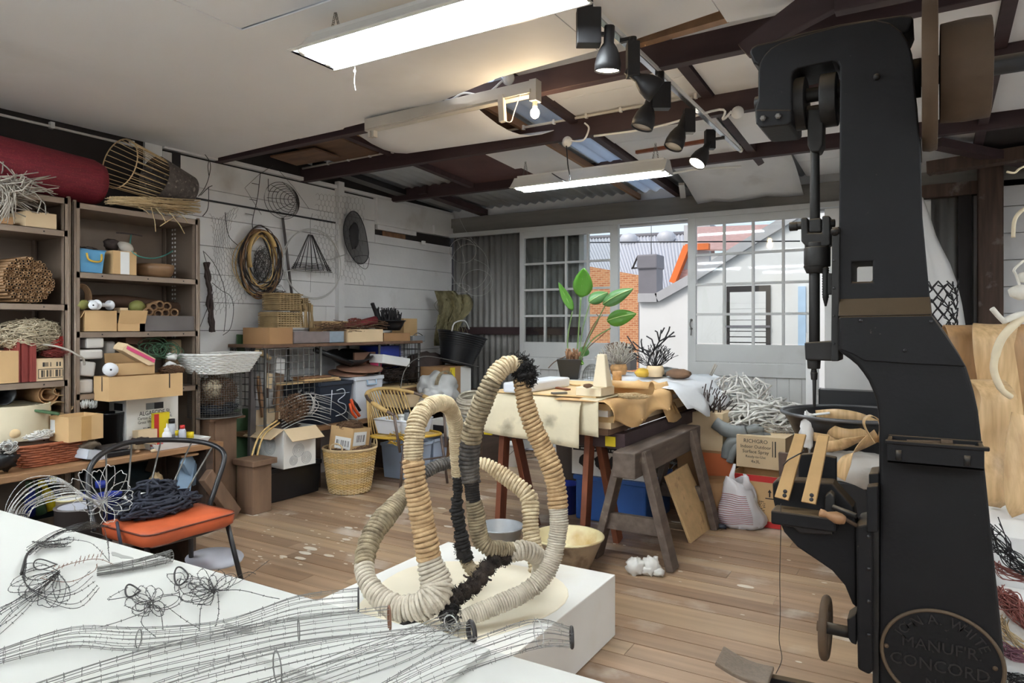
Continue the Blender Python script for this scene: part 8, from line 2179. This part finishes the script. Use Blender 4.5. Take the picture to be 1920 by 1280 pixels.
t = carton('small kraft box standing at the table edge under the wire bouquet',V(-3.05,1.30,.30),V(-2.95,1.40,.46),rz=.5,m='card_dark');
t = thing('floor_stack','low stool carrying the kraft box behind the white table','stool',(-3.0,1.35,0));MB().box((-3.12,1.22,0.26),(-2.88,1.46,.298)).build('top','dark_wood',t);[MB().box((x,y,0),(x+.03,y+.03,.26)).build('leg','dark_wood',t) for x in (-3.11,-2.92) for y in (1.23,1.42)]
t = thing('white_lid_pail','white pail with a pale lid on the floor under the chair','pail',PZ(305,1040,0));c = V(-3.0,2.05,0);MB().lathe([(0,0),(.10,0),(.115,.20),(.12,.20),(0,.205)],V(-2.98,1.86,0),26).build('pail','white_plastic',t);MB().lathe([(0,0),(.13,0),(.135,.012),(0,.014)],V(-3.02,2.18,.15),26,(.1,0,1)).build('lid','pale_grey',t)
# ================================================================== white table in front with barbed wire sculptures
WZ = .78;WY = .94
ft = thing('white_table','large white painted table top covered with barbed wire pieces','table',(-1.6,.3,0))
MB().box((-3.2,-.6,WZ-.03),(.35,WY,WZ)).build('top','table_white',ft,bevel=.002)
for x,y in ((-3.1,.82),(-1.5,.82),(-3.1,-.45),(.2,-.45),(.2,.8)): MB().box((x,y,0),(x+.06,y+.06,WZ-.03)).build('leg','white_paint',ft)
def TP_(u,v,dz=0.0): p = PZ(u,v,WZ);return p+V(0,0,dz)
# second panel laid on top at the right
pn = thing('white_sheet_board','thin white board laid on the table under the wire tubes','panel',TP_(800,1270));
e0,e1 = TP_(918,1226),TP_(760,1340)
MB().prism([V(e0.x,e0.y,WZ),V(e0.x-.16,e0.y+.02,WZ),V(e1.x-.30,e1.y,WZ),V(e1.x,e1.y,WZ)],(0,0,.008)).build('panel','table_white',pn)
random.seed(101)
def barbs(mb,pts,step,L,r):
    acc = 0
    for a,b in zip(pts,pts[1:]):
        acc += (b-a).length
        if acc > step:
            acc = 0;d = (b-a).normalized();x,y = frame_of(d);k = x*rnd(-1,1)+y*rnd(-1,1)
            if k.length > .1:
                k = k.normalized()*L;mb.tube([b-k,b+k],r,3,caps=False)
def strand(mb,pts,r=.00075,step=.018,L=.0026,n=6):
    P_ = spline(pts,n);mb.tube(P_,r,4,caps=False);barbs(mb,P_,step,L,r*.9);return P_
def wire_tube(label,prof,count,mouth_r,m_='wire_grey',rings=(),group=None,wob=.004,r_=.00052):
    """bundle of barbed strands forming a tube; prof = [(u, v, radius)] along the table, last is the mouth"""
    C = [TP_(u,v,0) for u,v,_ in prof];R = [q for _,_,q in prof]
    t = thing('barbed_wire_tube',label,'wire sculpture',C[len(C) // 2],group);mb = MB()
    for k in range(count):
        a = 2*pi*k/count+rnd(-.1,.1);pts = []
        for i,(c,r) in enumerate(zip(C,R)):
            d = (C[min(i+1,len(C)-1)]-C[max(i-1,0)]).normalized();sd = V(-d.y,d.x,0)
            pts.append(c+sd*(r*cos(a)+rnd(-wob,wob))+V(0,0,r+.003+r*sin(a)))
        strand(mb,pts,r_)
    q = mb.build('strands',m_,t)
    for i,rad,mm,th in rings:
        c = C[i];d = (C[min(i+1,len(C)-1)]-C[max(i-1,0)]).normalized();MB().tube(ring(c+V(0,0,R[i]+.003),R[i]*rad,d,26),th,6,closed=True).build('hoop',mm,t)
    return t
wire_tube('longest barbed wire tube reaching towards the rope sculpture',[(-40,1255,0.0084),(130,1215,0.0147),(260,1220,0.0168),(420,1195,0.0126),(560,1160,0.0189),(672,1150,0.0210)],13,.05,rings=((5,1.0,'wire_dark',.0018),(2,.8,'wire_grey',.001)))
wire_tube('barbed wire tube with a rusty ring mouth beside the longest one',[(40,1330,0.0126),(220,1280,0.0168),(400,1240,0.0210),(560,1205,0.0189),(730,1185,0.0202)],13,.05,rings=((4,1.0,'wire_rust',.002),(3,.9,'wire_grey',.001)))
wire_tube('barbed wire tube ending in a heavy dark ring at the table edge',[(160,1400,0.0210),(340,1340,0.0252),(520,1290,0.0260),(700,1240,0.0210),(884,1204,0.0147)],14,.04,rings=((4,1.05,'wire_dark',.0042),(2,.9,'wire_grey',.001)))
wire_tube('barbed wire tube overhanging the table edge by the plinth',[(700,1330,0.0126),(820,1280,0.0189),(930,1240,0.0210),(1010,1215,0.0210),(1072,1215,0.0147)],14,.04,rings=((4,1.05,'wire_dark',.0028),(3,1.0,'wire_light',.001)))
wire_tube('dense bundle of straight barbed strands on the table',[(182,1080,0.0076),(240,1072,0.0092),(290,1062,0.0109),(322,1055,0.0126)],34,.03,'wire_grey',rings=((3,1.0,'wire_grey',.0006),),wob=.007,r_=.00045)
wire_tube('barbed wire tube lying half under the heavy ringed one',[(420,1350,0.0126),(560,1310,0.0189),(680,1270,0.0210),(770,1235,0.0210),(845,1190,0.0168)],14,.04,rings=((4,.8,'wire_light',.001),))
# wire bouquet standing up at the far left of the table
bq = thing('wire_bouquet','arching bouquet of looped barbed wire rising at the table edge','wire sculpture',TP_(60,1000))
def BP(u,v,t=2.0): return PT(u,v,t)
mb = MB()
for k in range(20):
    o = rnd(-6,6);a = 8+k*1.6
    strand(mb,[BP(10+k*2,990+rnd(-10,10)),BP(12+k*3,950+o,2.0+rnd(-.1,.1)),BP(45+k*5,905+o+k*1.5,2.02+rnd(-.1,.1)),BP(100+k*4,893+k*2.4,2.05+rnd(-.1,.1)),BP(140+k*2.5,915+k*2,2.08),BP(178+k,940+k,2.08)],.0009,.014,.0025,7)
for k in range(14):
    th = 2*pi*k/14;c = (193,940);L = rnd(45,70)
    e = (c[0]+L*cos(th),c[1]-12+L*.85*sin(th));p = (-sin(th)*13,cos(th)*13)
    strand(mb,[BP(c[0],c[1],2.08),BP((c[0]+e[0])/2+p[0],(c[1]+e[1])/2+p[1],2.05),BP(e[0]+p[0]*.6,e[1]+p[1]*.6,2.02),BP(e[0],e[1],2.02),BP(e[0]-p[0]*.6,e[1]-p[1]*.6,2.04),BP((c[0]+e[0])/2-p[0],(c[1]+e[1])/2-p[1],2.06),BP(c[0],c[1],2.08)],.0009,.014,.0025,6)
mb.build('loops','wire_light',bq)
mb = MB()
for k in range(20):
    strand(mb,[BP(12+rnd(-10,10),965+k,1.98),BP(20+k*2,1000+k,1.9),TP_(70+k*3,1028+rnd(-6,6),.01),TP_(105+rnd(-34,34),1024+rnd(-12,12),.01)],.0006,.03,.002,6)
for k in range(14): strand(mb,[BP(190+rnd(-20,20),985,2.0),TP_(165-k*2,1000+k*1.5,.03),TP_(110+rnd(-10,10),1010+rnd(-4,6),.015),TP_(60+rnd(-14,8),1040+rnd(-9,9),.01)],.0006,.03,.002,6)
mb.build('stems','wire_dark',bq);MB().tube([BP(30+24*cos(a),980+14*sin(a)-8*cos(a),1.95) for a in [2*pi*i/30 for i in range(30)]],.0022,6,closed=True).build('collar_ring','wire_dark',bq)
MB().tube(spline([TP_(62,1036,.01),TP_(50,1058,.02),TP_(40,1085,.01)],6),.003,5).build('stem_tie','wire_dark',bq)
# flat figure-like pieces
def scrib(label,strands,rings_,m_='wire_dark',nm='wire_figure',extra=None):
    t = thing(nm,label,'wire sculpture',TP_(*strands[0][0]));mb = MB()
    for sdef in strands: strand(mb,[TP_(u,v,.004+rnd(0,.012)) for u,v in sdef],.00065,.022,.0022,7)
    mb.build('strands',m_,t)
    for (u,v,ru,rv,th) in rings_: MB().tube([TP_(u+ru*cos(a),v+rv*sin(a),.006+.004*sin(2*a)) for a in [2*pi*i/28 for i in range(28)]],th,6,closed=True).build('ring','wire_dark',t)
    return t
def petals(n,hub,r0,r1,a0=0,a1=360,wid=.32):
    """open loops leaving and returning to a hub on the table"""
    o = []
    for k in range(n):
        a = radians(a0+(a1-a0)*(k+rnd(-.3,.3))/n);L = rnd(r0,r1);w = L*wid*rnd(.6,1.3);c,q = cos(a),sin(a)*.6
        f = lambda x,y: (hub[0]+c*x-q*y,hub[1]+q*x+c*y*.7)
        hx,hy = rnd(-9,9),rnd(-6,6)
        o.append([f(hx,hy),f(L*.4,w),f(L*.85,w*.8),f(L,0),f(L*.85,-w*.8),f(L*.4,-w),f(rnd(-3,3),0)])
    return o
S = petals(12,(282,1140),30,62)+[[(278,1148),(265,1180),(292,1202)],[(285,1142),(300,1160),(306,1195)],[(275,1150),(220,1175),(185,1190)],[(300,1140),(345,1170),(375,1195)],[(249,1113),(262,1128),(280,1142)],[(240,1108),(210,1125),(205,1135),(260,1130)]]
scrib('small wire figure with a dark ring head lying in the table middle',S,[(249,1113,14,10,.0018)])
S = petals(13,(402,1118),35,75,120,330)+petals(5,(352,1100),20,45)+[[(405,1120),(450,1118),(500,1124),(524,1136)],[(405,1115),(450,1095),(505,1060)],[(408,1112),(460,1085),(480,1082)],[(408,1120),(410,1160),(404,1190)],[(400,1122),(378,1140),(374,1192)],[(340,1090),(335,1120),(345,1138),(380,1140),(402,1120)]]
scrib('wire figure with spread legs lying towards the table edge',S,[(340,1085,13,16,.0018)])
S = petals(9,(108,1082),60,130,80,200,.25)
for k in range(9): S.append([(112,1082),(90-k*6,1110+k*2),(50-k*12,1150+k*3),(-10-k*10,1215+rnd(-20,20))])
for k in range(5): S.append([(50,1062),(42+k*2,1090+k*5),(70+k*8,1118+k*6),(130+k*5,1112+k*8),(170+k*4,1075+k*9)])
scrib('wide fan of loose wire loops spread at the near table end',S,[(85,1063,22,8,.0014)])
S = [[(100+8*k,1078-2*k),(104+8*k,1066-2*k)] for k in range(12)]+[[(75,1088),(120,1070),(180,1060),(215,1064)],[(75,1092),(130,1095),(175,1082),(182,1062)]]
scrib('short rusty spiked wire strip lying near the dense bundle',S,[],'wire_rust','spiked_strip')
S = [[(205,1058),(203,1035),(195,1000),(182,990)],[(203,1040),(200,1015),(170,1002)],[(205,1058),(170,1030),(120,1022)]]
scrib('stray pair of thin wires curving up from the dense bundle',S,[],'wire_dark','stray_wire')
for k,(u,v,lab) in enumerate(((225,1042,'grey paint smear on the white table near the chair'),(440,1178,'grey flake of dried paint on the white table between the wire tubes'))):
    t = thing('paint_smear',lab,'paint smear',TP_(u,v));random.seed(110+k);c = TP_(u,v);pts = [c+V(.035*cos(a)*(1+.4*sin(3*a+k)) ,.012*sin(a)*(1+.5*cos(2*a)),0) for a in [2*pi*i/18 for i in range(18)]];MB().prism(pts,(0,0,.0008)).build('smear','stain_grey',t)
# ================================================================== right side beyond and beside the machine
bc_ = thing('black_case','flat black case with metal edge standing against the white board','case',PY(1590,800,5.6));a,b = PY(1535,800,5.6),PY(1650,735,5.6)
MB().box((a.x,5.6,.0),(b.x,5.75,b.z)).build('case','black_plastic',bc_,bevel=.006);MB().box((a.x-.012,5.59,0),(a.x,5.76,b.z+.005)).build('edge','chrome',bc_)
wp = thing('white_post','slim white post standing beside the black case','post',PY(1516,850,5.9));MB().box((PY(1511,800,5.9).x,5.9,0),(PY(1525,800,5.9).x,5.96,1.25)).build('post','white_plastic',wp)
wu = thing('wall_socket','old cream wall box near the door beside the white twigs','wall box',PY(1490,785,6.2));MB().box(PY(1472,790,6.2),PY(1500,765,6.2)+V(0,.08,0)).build('box','card_pale',wu,bevel=.006)
# black basin of bent timber strips
bb_ = thing('black_trough','large black basin on a stand holding bent timber ribbons','basin',(-.25,4.6,0));c = PY(1590,800,4.55);zc = PY(1590,778,4.55).z
MB().lathe([(0,-.35),(.24,-.35),(.36,-.06),(.40,.0),(.41,.0),(.41,.012),(.37,.0),(.25,-.33),(0,-.33)],V(c.x+.03,4.6,zc),36).build('bowl','black_plastic',bb_)
mat('rim_grey',s(98,98,100),0.35,0.3,var=0.08);MB().tube(ring(V(c.x+.03,4.6,zc+.006),.405,(0,0,1),40),.011,7,closed=True).build('rim','rim_grey',bb_)
for x in (-.25,.25): MB().box((c.x+x,4.5,0),(c.x+x+.05,4.7,zc-.33)).build('stand_leg','black_plastic',bb_)
def ribbon(label,pts,w,m_='bent_wood',up=(0,0,1),nm='timber_ribbon',twist=None,cat='timber ribbon',th=.003,par=None):
    P_ = spline(pts,8);t = par or thing(nm,label,cat,min(P_,key=lambda p: p.z));rows = [];n = len(P_)
    for i,p in enumerate(P_):
        u = Vector(up)
        if twist: f = i/(n-1);u = Vector(twist[0]).lerp(Vector(twist[1]),f)
        d = (P_[min(i+1,n-1)]-P_[max(i-1,0)]).normalized();u = (u-d*u.dot(d)).normalized();rows.append([p-u*w/2,p,p+u*w/2])
    MB().sheet(rows,th).build('strip',m_,t);return t
def RP_(u,v,y=4.5): return PY(u,v,y)
ribbon('upper curved timber ribbon resting along the basin rim',[RP_(1530,780,4.45),RP_(1570,778,4.35),RP_(1610,785,4.35),RP_(1645,800,4.4)],.07)
ribbon('broad timber ribbon curving across the middle of the basin',[RP_(1525,790,4.40),RP_(1555,805,4.25),RP_(1590,815,4.2),RP_(1630,812,4.25)],.065)
ribbon('timber ribbon sweeping low from the vise side to the machine',[RP_(1540,838,4.2),RP_(1570,835,4.15),RP_(1600,826,4.1),RP_(1640,818,4.1)],.06,twist=((0,0,1),(0,-1,.4)))
ribbon('wide timber ribbon hanging out of the basin down to the floor side',[RP_(1645,815,4.05),RP_(1615,835,4.02),RP_(1588,860,4.0),RP_(1572,895,4.0)],.075,twist=((0,-.3,1),(1,-.4,.2)))
ribbon('looped pale timber ribbon standing at the basin edge by the machine',[RP_(1640,830,4.0),RP_(1622,800,4.0),RP_(1622,785,4.0),RP_(1636,780,4.02),RP_(1650,795,4.05),RP_(1648,830,4.05)],.05,twist=((.3,-1,0),(.3,-1,0)))
ribbon('short bent timber offcut lying low in the basin',[RP_(1525,818,4.3),RP_(1548,822,4.25),RP_(1572,825,4.25)],.05)
wk = thing('white_rag','knotted white cloth hung on the basin rim','cloth',RP_(1515,830,4.3));MB().blob(RP_(1514,806,4.3),(.04,.03,.10),12,9,.5,4).build('knot','white_plastic',wk);MB().tube(spline([RP_(1500,782,4.35),RP_(1520,778,4.35),RP_(1556,774,4.35)],4),.008,6).build('tie','white_plastic',wk);MB().cyl(RP_(1518,856,4.32),RP_(1518,790,4.32),.009,n=8).build('rod','chrome',wk)
gs = thing('grey_sack','grey cloth sack stuffed beneath the basin beside the machine','sack',RP_(1610,905,4.3));MB().blob(RP_(1610,880,4.3),(.26,.14,.10),18,10,.4,5).build('sack','foam_grey',gs)
dkp = thing('dark_machine_base','dark low machine casing on the floor behind the work vise','machine part',(-.2,4.4,0));MB().box((RP_(1560,930,4.2).x,4.2,0),(RP_(1680,930,4.2).x,4.6,RP_(1600,905,4.2).z)).build('casing','black_plastic',dkp,bevel=.01)
# white cloth drape over a tall form, behind the machine
dr = thing('white_drape','tall form shrouded in white sheet beside the rough post','drape',(.1,5.6,0));rows = []
top = [(1716,356),(1722,362),(1732,372),(1742,400),(1758,450),(1780,490),(1800,545),(1812,620)]
for j in range(12):
    f = j/11;row = []
    for i in range(9):
        u0 = 1690+3*sin(j);q = f*(len(top)-1);a = int(min(q,len(top)-2));g = q-a;ue = top[a][0]+(top[a+1][0]-top[a][0])*g;ve = top[a][1]+(top[a+1][1]-top[a][1])*g
        row.append(PY(u0+(ue-u0)*i/8,ve+0*i,5.7-.12*sin(pi*i/8)-.03*sin(5*i/8*pi)))
    rows.append(row)
rows.append([V(p.x,p.y,.0) for p in rows[-1]])
MB().sheet(rows,.004).build('sheet','white_paint',dr)
MB().sheet([[p+V(0,.28,0) for p in r] for r in rows][::-1],.004).build('back_sheet','white_paint',dr)
# black knitted wire column
kw = thing('knotted_wire_tower','open column of knotted black wire beside the machine column','wire sculpture',PY(1762,640,4.2));c = PY(1758,640,4.2);mb = MB();random.seed(121);Hh = PY(1758,528,4.2).z-PY(1758,640,4.2).z
for j in range(9):
    for i in range(10):
        a = 2*pi*(i+.5*(j % 2))/10;b = 2*pi*(i+.5*(j % 2)+.5)/10;r = .085;p = c+V(r*cos(a),r*sin(a),Hh*j/9);r *= rnd(.75,1.15);q = c+V(r*cos(b),r*sin(b),Hh*(j+1+rnd(-.4,.4))/9);q2 = c+V(r*cos(2*a-b),r*sin(2*a-b),Hh*(j+1)/9);mb.tube([p+V(0,0,rnd(-.01,.01)),q],.0035,4);mb.tube([p,q2],.0035,4)
mb.build('knots','ink',kw)
# bentwood rolls standing on the white bench at right
wbn = thing('white_bench','low white bench under the bentwood rolls','bench',(.55,3.6,0));bx = PZ(1850,948,.42)
MB().box((PY(1853,960,2.95).x,2.95,0),(1.4,4.2,.57)).build('body','white_paint',wbn,bevel=.003)
def bent(label,px,w,m_='bent_wood'):      # px = (u, v, y): path up the face, over the curl and down behind
    return ribbon(label,[PY(u,v,y) for u,v,y in px],w,m_,(1,.45,0),'bentwood_panel',None,'bentwood',.005)
bent('tall bentwood panel with a curled top next to the machine column',[(1822,790,3.95),(1815,720,3.90),(1812,650,3.86),(1806,618,3.90),(1800,612,3.99),(1795,630,4.07),(1792,700,4.1),(1790,760,4.1)],.145,'bent_wood_shaded')
bent('broad bentwood panel with a knot mark and curled top',[(1886,850,3.80),(1882,800,3.74),(1872,720,3.70),(1862,650,3.68),(1864,618,3.74),(1870,611,3.86),(1880,640,3.95),(1890,720,3.98),(1900,800,3.98)],.165)
bent('wavy bentwood panel standing in front of the curled ones',[(1846,945,3.36),(1860,930,3.34),(1862,890,3.36),(1858,840,3.42),(1866,790,3.42),(1872,745,3.44),(1852,716,3.52),(1836,722,3.6),(1832,780,3.62)],.135)
bent('bentwood panel in the shaded colour at the outer end of the row',[(1935,830,3.95),(1930,740,3.9),(1915,660,3.88),(1914,620,3.92),(1922,612,4.0),(1930,660,4.08)],.13,'bent_wood_shaded')
bent('narrow bentwood panel standing low at the outer end',[(1925,958,3.25),(1912,930,3.22),(1912,860,3.25),(1925,780,3.3)],.11)
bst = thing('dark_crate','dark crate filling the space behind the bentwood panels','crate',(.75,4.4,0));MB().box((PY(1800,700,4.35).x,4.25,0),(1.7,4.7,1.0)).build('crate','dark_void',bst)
# white rod sculpture leaning in at the right
wr_ = thing('white_rod_sculpture','curved white wrapped rod with lichen-like knobs at the right','sculpture',PT(1900,700,2.6))
def QP(u,v,t=2.6): return PT(u,v,t)
MB().tube(spline([QP(1935,585),QP(1905,605),QP(1880,632),QP(1868,660),(QP(1863,690)),QP(1870,715),QP(1880,732),QP(1896,744)],6),[.015]*20+[.013]*15+[.011]*8,9).build('rod','rod_cream',wr_)
MB().tube(spline([QP(1860,578),QP(1872,592),QP(1884,604)],4),.010,8).build('stub','lichen_white',wr_);MB().tube(spline([QP(1882,602),QP(1905,592),QP(1935,586)],4),.012,8).build('stub','lichen_white',wr_)
MB().blob(QP(1912,548),(.036,.036,.028),14,10,.25,3).build('knob','lichen_white',wr_);MB().tube(spline([QP(1914,540),QP(1905,515),QP(1902,505),QP(1918,490),QP(1935,480)],5),.005,6).build('wisp','lichen_white',wr_)
MB().tube(spline([QP(1930,386),QP(1912,398),QP(1902,415),QP(1900,445)],5),.007,7).build('hook','rod_cream',wr_);MB().tube(spline([QP(1888,322),QP(1902,324),QP(1912,316),QP(1930,308)],4),.004,6).build('wisp','rod_cream',wr_)
for k,(u,v) in enumerate(((1934,540),(1936,440),(1938,330))): MB().tube([QP(1960,v-40),QP(1960,v+260)],.008,6).build('upright','lichen_white',wr_) if k == 0 else None
MB().tube([QP(1960,250),QP(1955,1180)],.012,8).build('upright','lichen_white',wr_);MB().tube([QP(1935,585),QP(1958,580)],.012,8).build('joint','lichen_white',wr_);MB().tube([QP(1930,386),QP(1960,384)],.007,8).build('joint','lichen_white',wr_);MB().tube([QP(1930,308),QP(1960,306)],.005,8).build('joint','lichen_white',wr_);MB().tube([QP(1935,480),QP(1960,478)],.005,8).build('joint','lichen_white',wr_);MB().blob(QP(1918,520),(.02,.02,.02),8,6).build('knob','lichen_white',wr_)
# wire bundles spilling on a white stand behind the machine foot
ws = thing('white_stand','white stand under the pink wire bundles behind the machine','stand',(.45,2.9,0));MB().box((PY(1880,1100,2.78).x,2.70,0),(1.3,2.94,.40)).build('body','white_paint',ws,bevel=.003)
random.seed(122)
def bundle(label,pts,n,spread,m_,r=.002):
    P_ = [Vector(p) for p in pts];t = thing('wire_bundle',label,'wire',min(P_,key=lambda p: p.z));mb = MB()
    for k in range(n): mb.tube(spline([p+V(rnd(-1,1),rnd(-1,1),rnd(-1,1))*spread for p in P_],4),r,4)
    mb.build('wires',m_,t).ob['kind'] = 'stuff';return t
WB2 = lambda u,v,y=2.7: PY(u,v,y)
bundle('thick bundle of pink coated wire behind the machine foot',[WB2(1872,1110),WB2(1890,1125),WB2(1915,1150),WB2(1945,1190)],70,.028,'wire_red')
mat('wire_mauve',s(140,96,108),0.6,var=0.2,scale=20)
bundle('lower bundle of mauve coated wire behind the machine foot',[WB2(1880,1215),WB2(1905,1225),WB2(1940,1235)],50,.022,'wire_mauve')
bundle('loose black wires draped behind the machine above the pink bundle',[WB2(1856,985),WB2(1875,1020),WB2(1900,1050),WB2(1940,1075)],26,.03,'ink',.0016)
bundle('loose red wires trailing above the pink wire bundle',[WB2(1862,1060),WB2(1890,1075),WB2(1940,1085)],22,.02,'wire_red',.0016)
bundle('pale wire strands hanging under the pink bundle',[WB2(1878,1160),WB2(1890,1190),WB2(1930,1220)],20,.02,'straw',.0016)
bundle('fine black mesh wires at the foot of the machine',[WB2(1885,1265),WB2(1905,1272),WB2(1940,1280)],26,.02,'ink',.0016)
